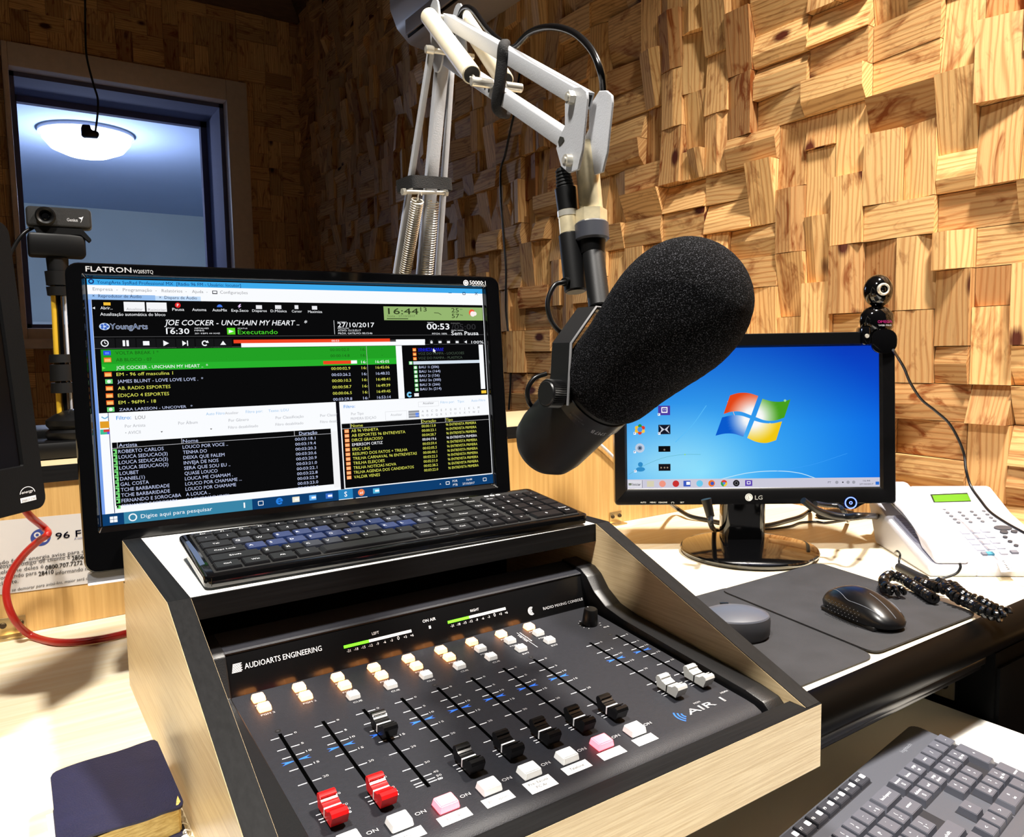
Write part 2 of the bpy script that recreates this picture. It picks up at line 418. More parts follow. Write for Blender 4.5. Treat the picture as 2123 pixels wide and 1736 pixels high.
    me = bpy.data.meshes.new(name); bm.to_mesh(me); bm.free(); me.materials.append(PINE)
    ob = bpy.data.objects.new(name, me); col.objects.link(ob); return ob
def wpix(x, y, r): p = at_x((x, y), XW - 0.02); return (p.y, p.z, r)
dark = [wpix(*q) for q in ((1530, 150, .75), (1400, 75, .7), (1640, 450, .5), (1880, 220, .55), (1560, 160, .7), (1840, 560, .8), (1790, 520, .5), (2050, 270, .35), (1300, 180, .6), (1100, 410, .9), (1910, 840, .5), (1900, 900, .6),
                           (1740, 520, .5), (2020, 590, .8), (2100, 980, .4), (1300, 330, .3), (1640, 490, .55), (1980, 690, .4), (2000, 740, .4), (1560, 320, .3), (1600, 540, .35))]
wr = block_wall('wall_right', (XW, 0, 0), (0, 1, 0), (-1, 0, 0), -0.35, YW, 0.265 - 6 * U, ZC + 0.01, relief=1.2, dark=dark, seed=11)
tag(wr, kind='structure')
# backing board the blocks are glued to
mb = MB(); mb.m(mat('plaster_dark', (70, 50, 36), 0.9)).lohi((XW, -0.4, ZF), (XW + 0.08, YW + 0.1, ZC + 0.1)); tag(mb.build('wall_right_backing'), kind='structure')
HOLE = (0.118, 1.14, 0.41, 1.685)
wb = block_wall('wall_back', (0, YW, 0), (1, 0, 0), (0, -1, 0), -1.2, XW, 0.41 - 17 * U, ZC + 0.01, hole=HOLE, relief=0.35, seed=5)
tag(wb, kind='structure')
mb = MB(); mb.m(mat('plaster_dark', (70, 50, 36), 0.9))
for lo, hi in (((-1.2, ZF), (HOLE[0], ZC + .1)), ((HOLE[1], ZF), (XW + .08, ZC + .1)), ((HOLE[0], ZF), (HOLE[1], HOLE[2])), ((HOLE[0], HOLE[3]), (HOLE[1], ZC + .1))):
    mb.lohi((lo[0], YW, lo[1]), (hi[0], YW + 0.10, hi[1]))
tag(mb.build('wall_back_backing'), kind='structure')
mb = MB(); mb.m(mat('floor_vinyl', (96, 88, 80), 0.5, noise_amt=0.1)).lohi((-1.2, -0.6, ZF - 0.05), (XW + .08, YW + .1, ZF)); tag(mb.build('floor'), kind='structure')
mb = MB(); mb.m(mat('ceiling_paint', (120, 100, 84), 0.9)).lohi((-1.2, -0.6, ZC + 0.16), (XW + .08, YW + .1, ZC + 0.22)); tag(mb.build('ceiling'), kind='structure')
# crown moulding along both walls
CM = mat('crown_wood', (104, 72, 46), 0.6, noise_amt=0.2, nscale=20, stretch=(1, 1, 6))
prof = [(0, 0), (0.022, 0), (0.03, 0.03), (0.075, 0.085), (0.09, 0.10), (0.09, 0.145), (0, 0.145)]
mb = MB(); mb.m(CM).prism(prof, 0, 2.7, frame((-1.2, YW, ZC + .01), (0, -1, 0), (0, 0, 1)) @ Matrix.Scale(-1, 4, (0, 0, 1))); tag(mb.build('trim_1'), kind='structure')
mb = MB(); mb.m(CM).prism(prof, -0.4, YW, frame((XW, 0, ZC + .01), (-1, 0, 0), (0, 0, 1))); tag(mb.build('trim_2'), kind='structure')

# the window in the far wall, with its frame, jambs and pane
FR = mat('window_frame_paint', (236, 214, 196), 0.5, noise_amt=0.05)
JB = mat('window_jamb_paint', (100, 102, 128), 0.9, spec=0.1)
wn = thing('window_1', None, None); wn['kind'] = 'structure'
wn.location = (0.63, YW, 1.05)
mb = MB(); mb.m(FR)
X0, X1, Z0, Z1 = HOLE
w = 0.100
for lo, hi in (((X0, Z0), (X0 + .022, Z1)), ((X1 - w, Z0), (X1, Z1)), ((X0 + .022, Z1 - w), (X1 - w, Z1)), ((X0 + .022, Z0), (X1 - w, Z0 + .06))):
    mb.lohi((lo[0], YW - 0.05, lo[1]), (hi[0], YW + 0.10, hi[1]), bev=0.004)
mb.lohi((X0 - 0.02, YW - 0.09, Z0 - 0.03), (X1 + 0.02, YW - 0.0, Z0 + 0.012), bev=0.004)
mb.build('window_frame', wn, local=False)
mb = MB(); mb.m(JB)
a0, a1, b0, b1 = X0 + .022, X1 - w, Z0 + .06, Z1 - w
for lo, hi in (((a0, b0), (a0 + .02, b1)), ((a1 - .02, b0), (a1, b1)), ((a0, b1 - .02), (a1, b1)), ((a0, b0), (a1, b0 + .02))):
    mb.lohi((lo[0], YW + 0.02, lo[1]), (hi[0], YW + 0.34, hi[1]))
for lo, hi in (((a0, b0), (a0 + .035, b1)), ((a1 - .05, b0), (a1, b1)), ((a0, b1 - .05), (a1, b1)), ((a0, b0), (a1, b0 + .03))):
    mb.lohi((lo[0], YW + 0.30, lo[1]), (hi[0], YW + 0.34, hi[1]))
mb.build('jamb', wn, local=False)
gm = bpy.data.materials.new('window_glass'); gm.use_nodes = True; N = gm.node_tree.nodes; L = gm.node_tree.links; N.clear()
tr = N.new('ShaderNodeBsdfTransparent'); tr.inputs[0].default_value = (0.86, 0.90, 0.94, 1); gl = N.new('ShaderNodeBsdfGlossy'); gl.inputs['Roughness'].default_value = 0.3
mx = N.new('ShaderNodeMixShader'); ou = N.new('ShaderNodeOutputMaterial')
mx.inputs[0].default_value = 0.03; L.new(tr.outputs[0], mx.inputs[1]); L.new(gl.outputs[0], mx.inputs[2]); L.new(mx.outputs[0], ou.inputs[0])
mb = MB(); mb.m(gm).lohi((a0 + .015, YW + 0.318, b0 + .015), (a1 - .03, YW + 0.324, b1 - .03)); mb.build('pane', wn, local=False)

# the next room behind the pane
NP = mat('next_room_ceiling', (160, 176, 205), 0.9, noise_amt=0.05, nscale=1.2)
mb = MB(); mb.m(NP).lohi((-1.6, YW + 0.36, 1.70), (3.2, 8.2, 1.76)); tag(mb.build('ceiling_next_room'), kind='structure')
mb = MB(); mb.m(mat('next_room_wall', (190, 200, 200), 0.8, noise_amt=0.08, nscale=1.0)).lohi((-1.6, 8.1, ZF), (3.2, 8.2, 1.72))
mb.m(mat('next_room_rail', (215, 218, 216), 0.8)).lohi((-1.6, 8.07, 0.62), (3.2, 8.1, 0.66)).lohi((1.35, 8.06, ZF), (1.39, 8.1, 0.75)).lohi((1.39, 8.06, 0.71), (2.2, 8.1, 0.75))
tag(mb.build('wall_next_room'), kind='structure')
mb = MB(); mb.m(mat('next_room_wall', (190, 200, 200), 0.8)).lohi((-1.6, YW + .36, ZF), (-1.5, 8.2, 1.76)).lohi((3.1, YW + .36, ZF), (3.2, 8.2, 1.76)).lohi((-1.6, YW + .36, ZF - .05), (3.2, 8.2, ZF)).lohi((1.15, YW + .14, ZF), (3.1, YW + .36, 1.76)).lohi((-1.6, YW + .14, ZF), (0.10, YW + .36, 1.76)).lohi((0.10, YW + .14, 1.69), (1.15, YW + .36, 1.76)).lohi((0.10, YW + .14, ZF), (1.15, YW + .36, 0.40))
tag(mb.build('wall_next_room_sides'), kind='structure')
lc = Vector((0.57, 5.42, 1.70))
t = thing('ceiling_lamp', 'lit round dome lamp on the ceiling of the next room, seen through the window', 'lamp', lc)
mb = MB(); mb.m(WHT).lathe([(0.0, 0), (0.26, 0), (0.26, -0.02), (0, -0.02)], Matrix.Identity(4), 40); mb.build('base', t)
mb = MB(); mb.m(mat('lamp_glass', (250, 250, 255), 0.4, emit=(226, 232, 255), es=9.0)).lathe([(0.245, -0.02), (0.24, -0.05), (0.20, -0.10), (0.12, -0.135), (0, -0.145)], Matrix.Identity(4), 40); mb.build('glass_dome', t)
pl = bpy.data.lights.new('next_room_glow', 'POINT'); pl.energy = 52; pl.color = (0.72, 0.78, 1.0); pl.shadow_soft_size = 0.05  # point light added below the dome to brighten the next room's ceiling
po = bpy.data.objects.new('next_room_glow', pl); col.objects.link(po); po.location = lc + Vector((0.0, 0.0, -0.42))

# air conditioner on the right wall
t = thing('air_conditioner', 'white wall-mounted split air conditioner high on the wooden wall, mostly above the frame', 'air conditioner', (XW, 2.12, 1.545))
mb = MB(); mb.m(mat('aircon_plastic', (196, 186, 178), 0.45))
mb.prism([(0.03, 0.15), (0.20, 0.15), (0.225, 0.10), (0.225, -0.02), (0.20, -0.08), (0.15, -0.125), (0.03, -0.14)], -0.42, 0.42, frame((0, 0, 0), (-1, 0, 0), (0, 0, 1)), bev=0.012)
mb.build('body', t)
mb = MB(); mb.m(mat('aircon_slot', (40, 36, 34), 0.7)).box((-0.188, 0, -0.100), (0.004, 0.70, 0.055), Matrix.Translation((0, 0, 0)) @ Matrix.Rotation(0.0, 4, 'Y')); mb.build('air_outlet', t)
mb = MB(); mb.m(mat('aircon_plastic', (196, 186, 178), 0.45)).box((-0.205, 0, -0.105), (0.008, 0.66, 0.05), bev=0.003); mb.build('louvre', t)

# ================================================================== the desk
t = thing('studio_desk', 'pale wood desk with black rounded front edge, raised back board and keyboard tray', 'desk', (0.4, 0.8, 0))
DX0, DX1 = -0.55, XW - 0.045
mb = MB(); mb.m(DESKM).lohi((DX0, 0.444, -0.028), (DX1, 1.385, 0)); mb.build('desktop', t, local=False)
mb = MB(); mb.m(mat('nosing_black', (3, 3, 3), 0.38, spec=0.05))
pr = [(0.444, 0.0), (0.436, -0.0005), (0.427, -0.004), (0.420, -0.010), (0.4165, -0.018), (0.417, -0.028), (0.422, -0.036), (0.430, -0.040), (0.444, -0.040)]
mb.prism(pr, DX0, DX1, frame((0, 0, 0), (0, 1, 0), (0, 0, 1)), smooth=True); mb.build('front_edge', t, local=False)
mb = MB(); mb.m(mat('rail_metal', (24, 24, 25), 0.3, metal=0.6)).lohi((0.10, 0.430, -0.053), (0.985, 0.442, -0.041), bev=0.003).lohi((0.10, 0.436, -0.062), (0.985, 0.446, -0.054), bev=0.002); mb.build('under_rail', t, local=False)
rsh = thing('raised_shelf', 'long pale shelf with a black edge on its upright back board across the desk', 'shelf', (0.4, 1.2, 0))
mb = MB(); mb.m(laminate('board_laminate', (204, 164, 102), (184, 144, 84), 2, 0.7)).lohi((DX0, 1.108, 0.0005), (DX1, 1.126, 0.186)); mb.build('back_board', rsh, local=False)
mb = MB(); mb.m(CREAM_X).lohi((DX0, 1.1085, 0.186), (DX1, 1.39, 0.2055)); mb.build('shelf_board', rsh, local=False)
mb = MB(); mb.m(BLKWOOD).lohi((DX0, 1.104, 0.1855), (DX1, 1.1085, 0.2058)); mb.build('black_edge', rsh, local=False)
for hx in (0.985, 0.0):
    mb = MB(); mb.m(mat('zinc', (206, 182, 132), 0.35, metal=0.9))
    mb.box((hx, 1.106, 0.013), (0.030, 0.0025, 0.022), bev=0.001).box((hx, 1.097, 0.0015), (0.030, 0.018, 0.0025), bev=0.001)
    mb.m(mat('screw_dark', (70, 60, 48), 0.4, metal=0.8))
    for k in (-0.009, 0.009): mb.cyl((hx + k, 1.1045, 0.015), (hx + k, 1.1015, 0.015), 0.004, 0.003, 12)
    mb.build('angle_bracket', rsh, local=False)
TZ = -0.127
mb = MB(); mb.m(SHELFW).lohi((-0.02, 0.06, TZ - 0.018), (0.990, 0.52, TZ)); mb.build('keyboard_tray', t, local=False)
mb = MB(); mb.m(mat('slide_steel', (130, 124, 112), 0.35, metal=0.9)).lohi((0.9902, 0.470, -0.116), (0.9925, 0.76, -0.084))
mb.m(mat('hole_dark', (8, 8, 8), 0.6)).cyl((0.9896, 0.483, -0.099), (0.9902, 0.483, -0.099), 0.006).cyl((0.9896, 0.503, -0.097), (0.9902, 0.503, -0.097), 0.006); mb.build('drawer_slide', t, local=False)
ped = thing('pedestal', 'black drawer pedestal under the right end of the desk', 'cabinet', (1.20, 0.75, ZF))
mb = MB(); mb.m(mat('pedestal_black', (3, 3, 3), 0.7, spec=0.05)).lohi((0.995, 0.425, ZF), (DX1, 1.08, -0.0405)); mb.build('carcass', ped, local=False)
mb = MB(); mb.m(mat('pedestal_black', (3, 3, 3), 0.7, spec=0.05)).lohi((1.000, 0.421, -0.36), (DX1 - .005, 0.4248, -0.06)).lohi((1.000, 0.421, -0.70), (DX1 - .005, 0.4248, -0.37)); mb.build('drawer_front', ped, local=False)
mb = MB(); mb.m(mat('pedestal_black', (3, 3, 3), 0.7, spec=0.05)).lohi((DX0, 0.46, ZF), (-0.06, 1.08, -0.0285)).lohi((-0.06, 1.06, ZF), (0.99, 1.08, -0.0285)); mb.build('leg_panel', t, local=False)

# ================================================================== wooden console housing
CX0, CX1, CT = 0.0975, 0.535, 0.0172
t = thing('console_cabinet', 'pale wood cabinet with black edges around the mixing console, white shelf on top', 'cabinet', (0.315, 0.6, 0))
for x0, yb_ in ((CX0, 0.850), (CX1 - CT, 0.806)):
    side = [(0.357, 0.0), (0.357, 0.0525), (0.612, 0.1550), (yb_, 0.1550), (yb_ + 0.0, 0.110), (0.862, 0.110), (0.862, 0.0)]
    mb = MB(); mb.m(CREAM_Y).prism(side, x0, x0 + CT, frame((0, 0, 0), (0, 1, 0), (0, 0, 1)))
    mb.m(BLKWOOD_Y)
    e = 0.0004
    for (ya, za), (yb, zb) in (((0.3568, 0.0528), (0.6118, 0.1553)), ((0.6118, 0.1553), (yb_, 0.1553))):
        d = Vector((0, yb - ya, zb - za)); n = Vector((0, -d.z, d.y)).normalized() * e
        a = Vector((x0 + 0.0003, ya, za)); b = Vector((x0 + 0.0003, yb, zb)); X = Vector((CT - 0.0006, 0, 0))
        mb.face([a + n, a + X + n, b + X + n, b + n])
        for A, B in ((a, b), (a + X, b + X)): mb.face([A, A + n, B + n, B])
    mb.build('side_panel', t, local=False)
mb = MB(); mb.m(CREAM_X).lohi((CX0 + 0.0002, 0.355, 0.0), (CX1 - 0.0002, 0.3565, 0.0522)); mb.m(BLKWOOD).lohi((CX0 + 0.0002, 0.3551, 0.0522), (CX1 - 0.0002, 0.3724, 0.0528)); mb.m(CREAM_X).lohi((CX0 + CT, 0.3565, 0.0), (CX1 - CT, 0.3722, 0.0521)); mb.build('front_panel', t, local=False)
mb = MB(); mb.m(SHELFW).prism([(CX0 + CT, 0.6145), (CX1 - CT, 0.6145), (CX1 - CT, 0.806), (CX0 + CT, 0.848)], 0.1370, 0.1552); mb.m(BLKWOOD).lohi((CX0 + CT, 0.6125, 0.1368), (CX1 - CT, 0.6146, 0.1550)); mb.build('top_shelf', t, local=False)
mb = MB(); mb.m(mat('inside_black', (8, 8, 8), 0.8)).lohi((CX0 + CT, 0.785, 0.0), (CX1 - CT, 0.795, 0.1368)).lohi((CX0 + CT, 0.3725, 0.0), (CX1 - CT, 0.785, 0.004)); mb.build('back_panel', t, local=False)

# ================================================================== the mixing console
TI = math.radians(5.8)
MO = Vector((0.1545, 0.36, 0.050)); MEX = Vector((1, 0, 0)); MEY = Vector((0, math.cos(TI), math.sin(TI)))
MX = frame(MO, MEX, MEY)
def mv(Y): return (Y - 0.36) / math.cos(TI)
t = thing('mixing_console', 'charcoal radio mixing console with two red faders, six black ones and two grey ones', 'mixing console', (0.315, 0.5, 0.05))
MIX = mat('console_charcoal', (29, 30, 36), 0.52, spec=0.35, noise_amt=0.10, nscale=300, bump=0.12, bscale=1200)
MIXD = mat('console_dark', (15, 15, 17), 0.38, bump=0.08, bscale=1200)
mb = MB()
pr = [(0.0128, -0.035), (0.0128, -0.012), (0.0145, -0.0065), (0.019, -0.0025), (0.026, -0.0004), (0.034, 0), (0.2405, 0), (0.2405, -0.035)]
SX = frame(MO, MEY, MEY.cross(-MEX))   # x = v along the panel, y = panel normal, z = -X
SX = Matrix((MEY, MEX.cross(MEY), Vector((1, 0, 0)))).transposed().to_4x4(); SX.translation = MO
mb.m(MIX).prism(pr, 0.1367 - 0.1545, 0.4905 - 0.1545, SX, smooth=True); mb.build('faceplate', t, local=False)
mb = MB()
ck = [(0.0128, -0.035), (0.0128, -0.010), (0.015, -0.003), (0.022, 0.002), (0.04, 0.004), (0.19, 0.006), (0.215, 0.009), (0.234, 0.018), (0.247, 0.030), (0.258, 0.035), (0.29, 0.035), (0.29, -0.035)]
mb.m(MIXD).prism(ck, 0.4963 - 0.1545, 0.5172 - 0.1545, SX, bev=0.0015); mb.m(mat('groove', (3, 3, 3), 0.9)).prism([(0.0128, -0.035), (0.0128, -0.014), (0.03, -0.006), (0.25, -0.006), (0.25, -0.035)], 0.4905 - 0.1545, 0.4963 - 0.1545, SX)
mb.build('right_cheek', t, local=False)
mb = MB(); ck2 = [(0.0128, -0.035), (0.0128, -0.010), (0.02, -0.001), (0.04, 0.0015), (0.236, 0.002), (0.2515, 0.030), (0.256, 0.0325), (0.29, 0.0325), (0.29, -0.035)]
mb.m(MIXD).prism(ck2, 0.1152 - 0.1545, 0.1367 - 0.1545, SX, bev=0.0012); mb.build('left_cheek', t, local=False)
mb = MB(); mb.m(mat('meter_black', (14, 14, 15), 0.2)).prism([(0.2405, -0.03), (0.2405, 0.0), (0.2562, 0.0283), (0.2575, 0.0283), (0.262, -0.03)], 0.1367 - 0.1545, 0.4963 - 0.1545, SX)
mb.m(MIX).prism([(0.2562, 0.0283), (0.2555, 0.0300), (0.2568, 0.0312), (0.29, 0.0325), (0.29, 0.020), (0.2575, 0.024)], 0.1367 - 0.1545, 0.4963 - 0.1545, SX, smooth=False)
mb.build('meter_bridge', t, local=False)
# printing on the meter bridge
a = MX @ Vector((0.1367 - 0.1545, 0.2405, 0)); b2 = MX @ Vector((0.1367 - 0.1545, 0.2562, 0.0283))
PW = ink((235, 235, 238)); PB = ink((40, 105, 235)); LITW = mat('meter_lens', (235, 235, 232), 0.3, emit=(230, 230, 228), es=0.55)
LITG = mat('meter_green', (110, 240, 50), 0.3, emit=(96, 255, 30), es=1.5)
s = Sheet(a, (1, 0, 0), b2 - a)
z1 = lambda x, y: (440 + x * .2741, 1260 + y * .2741)
z2 = lambda x, y: (860 + x * .2167, 1180 + y * .2167)
s.T('AUDIOARTS ENGINEERING', z1(246, 462), z1(830, 330), 0.0043, PW, bold=0.012)
u, v = s.uv(z1(150, 500)); 
for i in range(8): s.rect(u + 0.0002 * i, v + i * 0.00088, u + 0.0076 + (0.0006 if i % 2 else -0.0002), v + i * 0.00088 + 0.00052, PW)
for zz, x0, y0, x1, y1, nm in ((z1, 995, 300, 1508, 184, 'L'), (z2, 315, 512, 870, 387, 'R')):
    u0, v0 = s.uv(zz(x0, y0)); u1, _ = s.uv(zz(x1, y1)); w = u1 - u0
    s.rect(u0 + w * 0.36, v0 - 0.0012, u1, v0 + 0.0012, LITW, 1); s.rect(u0, v0 - 0.0012, u0 + w * 0.36, v0 + 0.0012, LITG, 1)
    s.t('LEFT' if nm == 'L' else 'RIGHT', u0 + w * 0.47, v0 + 0.0042, 0.0023, PW, align='C', bold=0.01)
    for k, q in enumerate(('-21', '-18', '-15', '-12', '-9', '-6', '-3', '0', '+3', '+6')):
        s.t(q, u0 + w * (0.055 + 0.104 * k), v0 - 0.0050, 0.0033 if q == '0' else 0.0022, PW, align='C', bold=0.012)
s.T('ON AIR', z2(75, 515), z2(200, 490), 0.0026, PW, bold=0.01); u, v = s.uv(z2(144, 557)); s.rect(u - .001, v - .0013, u + .001, v + .0013, LITW)
u, v = s.uv(z2(1115, 402)); s.disc(u, v, 0.0009, PW)
for r_ in (0.0020, 0.0030, 0.0040): s.disc(u, v, r_, PW, ri=r_ - 0.00055, a0=math.radians(55), a1=math.radians(305))
s.T('RADIO MIXING CONSOLE', z2(1228, 388), z2(1608, 305), 0.0026, PW, bold=0.02)
s.build('meter_lettering', t)
# faceplate printing
s = Sheet(MO, MEX, MEY)
BLK0 = mat('slot_black', (2, 2, 2), 0.9, spec=0.0)
xs = [0.0321 * i for i in range(8)] + [0.4435 - 0.1545, 0.4756 - 0.1545]
TK = ((0.1707, '0'), (0.1557, '5'), (0.1451, '10'), (0.1298, '15'), (0.1125, '20'), (0.0917, '30'), (0.0796, '40'), (0.0750, '50'), (0.0722, '∞'))
for x in xs:
    s.rect(x - 0.0013, 0.0683, x + 0.0013, 0.1754, BLK0)
    for v, q in TK:
        s.rect(x - 0.0078, v - 0.00036, x - 0.0018, v + 0.00036, PW); s.rect(x + 0.0018, v - 0.00036, x + 0.0078, v + 0.00036, PW)
        if q == '∞':
            for k in (-1, 1): s.disc(x + 0.0103 + k * 0.00085, v, 0.00095, PW, ri=0.00055, n=14)
        else: s.t(q, x + 0.0090, v - 0.0010, 0.0021, PW, 0.0016 * 1.15 * len(q), bold=0.02)
    v = 0.1392
    s.poly([(x - .0018, v - .0004), (x - .0018, v + .0004), (x - .0100, v + .0018), (x - .0075, v + .0003), (x - .0075, v - .0003), (x - .0100, v - .0018)][::-1], PB)
    s.poly([(x + .0018, v - .0004), (x + .0018, v + .0004), (x + .0100, v + .0018), (x + .0075, v + .0003), (x + .0075, v - .0003), (x + .0100, v - .0018)], PB)
B1, B2, B3 = mv(0.5865), mv(0.5715), mv(0.5540)
cols = [(x, 0) for x in xs[:8]]
tops = [xs[i] for i in range(8)] + [0.4135 + 0.0030 - 0.1545 + 0.0060 - 0.0060]
BX = []   # every small round-cornered push button: (x, v, lit)
for i in range(8):
    if i < 7:
        BX.append((xs[i], B1, True)); BX.append((xs[i], B2, i < 6))
        if i > 1: BX.append((xs[i], B3, False))
        s.t('PGM 1', xs[i] + 0.0005, B1 - 0.0090, 0.0021, PW, 0.0104, 'C', bold=0.02); s.t('PGM 2', xs[i] + 0.0005, B2 - 0.0090, 0.0021, PW, 0.0104, 'C', bold=0.02)
        if i > 1: s.t('CUE', xs[i] + 0.0005, B3 - 0.0090, 0.0021, PW, 0.0074, 'C', bold=0.02)
for x in (xs[7], xs[7] + 0.0321):
    BX += [(x - 0.0, B1, True), (x, B2, False), (x, B3, False)]
    s.t('PGM 1', x, B1 - 0.0090, 0.0021, PW, 0.0104, 'C', bold=0.02); s.t('PGM 2', x, B2 - 0.0090, 0.0021, PW, 0.0104, 'C', bold=0.02); s.t('EXT', x, B3 - 0.0090, 0.0021, PW, 0.0074, 'C', bold=0.02)
xm = xs[7] + 0.0165
s.rect(xm - 0.0002, B3 - 0.003, xm + 0.0002, B1 - 0.002, PW); 
s.t('MONITOR', xm + 0.0012, B1 - 0.004, 0.0016, PW, 0.020, rot=-math.pi / 2, bold=0.01); s.t('METER', xm - 0.0032, B1 - 0.008, 0.0016, PW, 0.015, rot=-math.pi / 2, bold=0.01)
KX, KV = 0.4695 - 0.1545, mv(0.5655)
for k in range(11):
    an = math.radians(225 - 27 * k); s.line([(KX + 0.0098 * math.cos(an), KV + 0.0098 * math.sin(an)), (KX + 0.0114 * math.cos(an), KV + 0.0114 * math.sin(an))], 0.0004, PW)
s.t('CUE', KX + 0.006, KV - 0.0145, 0.0018, PW, 0.0064, 'L', bold=0.01)
for x in xs[:8]: s.t('ON', x + 0.0118, mv(0.407), 0.0028, PW, 0.0074, bold=0.03)
s.t('MON', xs[8] + 0.004, mv(0.4095), 0.0019, PW, 0.0068, bold=0.02); s.t('HDPH', xs[9] + 0.0035, mv(0.4095), 0.0019, PW, 0.0084, bold=0.02)
u, v = s.uv((1180 + 990 * .2544, 1200 + 1120 * .2544)); u2, _ = s.uv((1180 + 1298 * .2544, 1200 + 1010 * .2544))
s.t('AIR 1', u, v + 0.0005, 0.0066, PW, u2 - u, bold=0.03)
for k, r_ in enumerate((0.0045, 0.0075, 0.0105)): s.disc(u - 0.0010, v + 0.0035, r_, PB, ri=r_ - 0.0013, a0=math.radians(140), a1=math.radians(222), n=10)
for x, v in ((xs[0], 0.1795), (xs[4], 0.1795), (xs[7], 0.1795), (xs[9] - 0.004, 0.1790)):
    s.disc(x, v, 0.0022, ink((14, 14, 15))); s.disc(x, v, 0.0011, ink((44, 44, 48)), 1)
s.build('faceplate_lettering', t)
# push buttons
WB = mat('button_white', (232, 232, 230), 0.35, emit=(230, 228, 224), es=0.12); LB = mat('button_lit_amber', (255, 230, 190), 0.4, emit=(255, 160, 84), es=5.0)
RB = mat('button_lit_red', (255, 150, 155), 0.4, emit=(255, 70, 86), es=4.2)
def btn(x, v, w, d, h, m):
    mb = MB(); mb.m(m); tw, td = w * 0.86, d * 0.86; z0 = 0.0
    b = bmesh.new(); bmesh.ops.create_cube(b, size=1)
    for q in b.verts:
        top = q.co.z > 0; q.co = Vector((q.co.x * (tw if top else w), q.co.y * (td if top else d), h if top else z0))
    bmesh.ops.bevel(b, geom=b.edges[:], offset=0.0006, segments=2, affect='EDGES'); mb._add(b, MX @ Matrix.Translation((x, v, 0)), True)
    o = mb.build('push_button', t, local=False); return o
for x, v, lit in BX:
    o = btn(x, v, 0.0098, 0.0086, 0.0044, LB if lit else WB); o['label'] = 'small amber lit push button' if lit else 'small white push button'
for i, x in enumerate(xs[:8]):
    o = btn(x, mv(0.4060), 0.0148, 0.0118, 0.0052, RB if i in (2, 6) else WB); o.name = 'on_button'; o['label'] = 'red lit square button' if i in (2, 6) else 'white square button'
# rotary knob
mb = MB(); mb.m(mat('knob_black', (13, 13, 14), 0.35)).lathe([(0, 0), (0.0078, 0), (0.0078, 0.002), (0.0066, 0.0145), (0.0058, 0.0155), (0, 0.0158)], MX @ Matrix.Translation((KX, KV, 0.0005)), 32)
mb.m(PW).box((KX, KV + 0.0028, 0.0159), (0.0007, 0.0050, 0.0004), MX); mb.build('cue_knob', t, local=False)
# faders
cap = [(-0.0105, 0.0028), (-0.0128, 0.0098), (-0.0118, 0.0118), (-0.0090, 0.0124), (-0.0055, 0.0096), (-0.0008, 0.0086), (-0.0008, 0.0080), (0.0008, 0.0080), (0.0008, 0.0086), (0.0055, 0.0096), (0.0090, 0.0124), (0.0118, 0.0118), (0.0128, 0.0098), (0.0105, 0.0028)]
FB = mat('fader_black', (10, 10, 11), 0.22); FRD = mat('fader_red', (214, 22, 24), 0.25); FG = mat('fader_grey', (186, 186, 182), 0.35)
for i, x in enumerate(xs):
    v = 0.0722 if i != 2 else 0.1385
    m = FRD if i < 2 else FG if i > 7 else FB
    mb = MB(); Mf = SX @ Matrix.Translation((v, 0, x))
    mb.m(m).prism(cap, -0.0054, 0.0054, Mf, smooth=False)
    for k in (0.0090, -0.0090, 0.0072, -0.0072, 0.0056): pass
    for k in (0.0042, 0.0066, -0.0042, -0.0066): mb.box((k, 0.0094 + (abs(k) - 0.0042) * 0.9, 0), (0.0006, 0.0006, 0.0104), Mf)
    mb.m(ink((20, 20, 20)) if i > 7 else PW).box((0, 0.00815, 0), (0.0015, 0.0006, 0.01085), Mf).box((0, 0.0055, -0.0054), (0.0013, 0.0055, 0.0002), Mf)
    mb.m(mat('stem_dark', (5, 5, 5), 0.5)).box((0, 0.0018, 0), (0.006, 0.0034, 0.002), Mf)
    o = mb.build('fader', t, local=False, bevel=0.0)
    o['label'] = ('red' if i < 2 else 'light grey' if i > 7 else 'black') + ' fader cap' + (' pushed halfway up its slot' if i == 2 else '')
# stuck-on name strips
s2 = None
LT = {0: '', 1: 'Mic', 2: 'PC - Ar', 3: 'PC - apoio', 4: 'Pré- Escuta\nPC Ar', 5: 'Telefone', 6: '', 7: ''}
for i, tx in LT.items():
    hw = 0.0108 if i not in (7,) else 0.0098; v0, v1 = mv(0.3945) - (0.0075 if i == 4 else 0.004), mv(0.3945) + 0.0045
    s = Sheet(MO, MEX, MEY); s.rect(xs[i] - hw, v0, xs[i] + hw, v1, ink((246, 246, 244)), 1)
    if tx:
        for k, ln in enumerate(tx.split('\n')): s.t(ln, xs[i], v1 - 0.0045 - 0.0043 * k - (0.001 if i != 4 else 0), 0.0024, ink((110, 110, 112)), None, 'C', l=4)
    s.build('name_strip', t)

# ================================================================== monitors
def rr(x0, y0, x1, y1, r, n=5):
    out = []
    for cx_, cy_, a0 in ((x1 - r, y1 - r, 0), (x0 + r, y1 - r, 90), (x0 + r, y0 + r, 180), (x1 - r, y0 + r, 270)):
        for k in range(n + 1):
            a = math.radians(a0 + 90 * k / n); out.append((cx_ + r * math.cos(a), cy_ + r * math.sin(a)))
    return out
def loop_skin(mb, loops, M, close0=False, close1=False, smooth=False):
    """loops: list of (pts2d, z); quads between neighbours"""
    b = bmesh.new(); R_ = [[b.verts.new((x, y, z)) for x, y in pts] for pts, z in loops]
    for A, B in zip(R_, R_[1:]):
        n = len(A)
        for i in range(n): b.faces.new((A[i], A[(i + 1) % n], B[(i + 1) % n], B[i]))
    if close0: b.faces.new(R_[0])
    if close1: b.faces.new(R_[-1])
    bmesh.ops.recalc_face_normals(b, faces=b.faces[:]); mb._add(b, M, smooth)
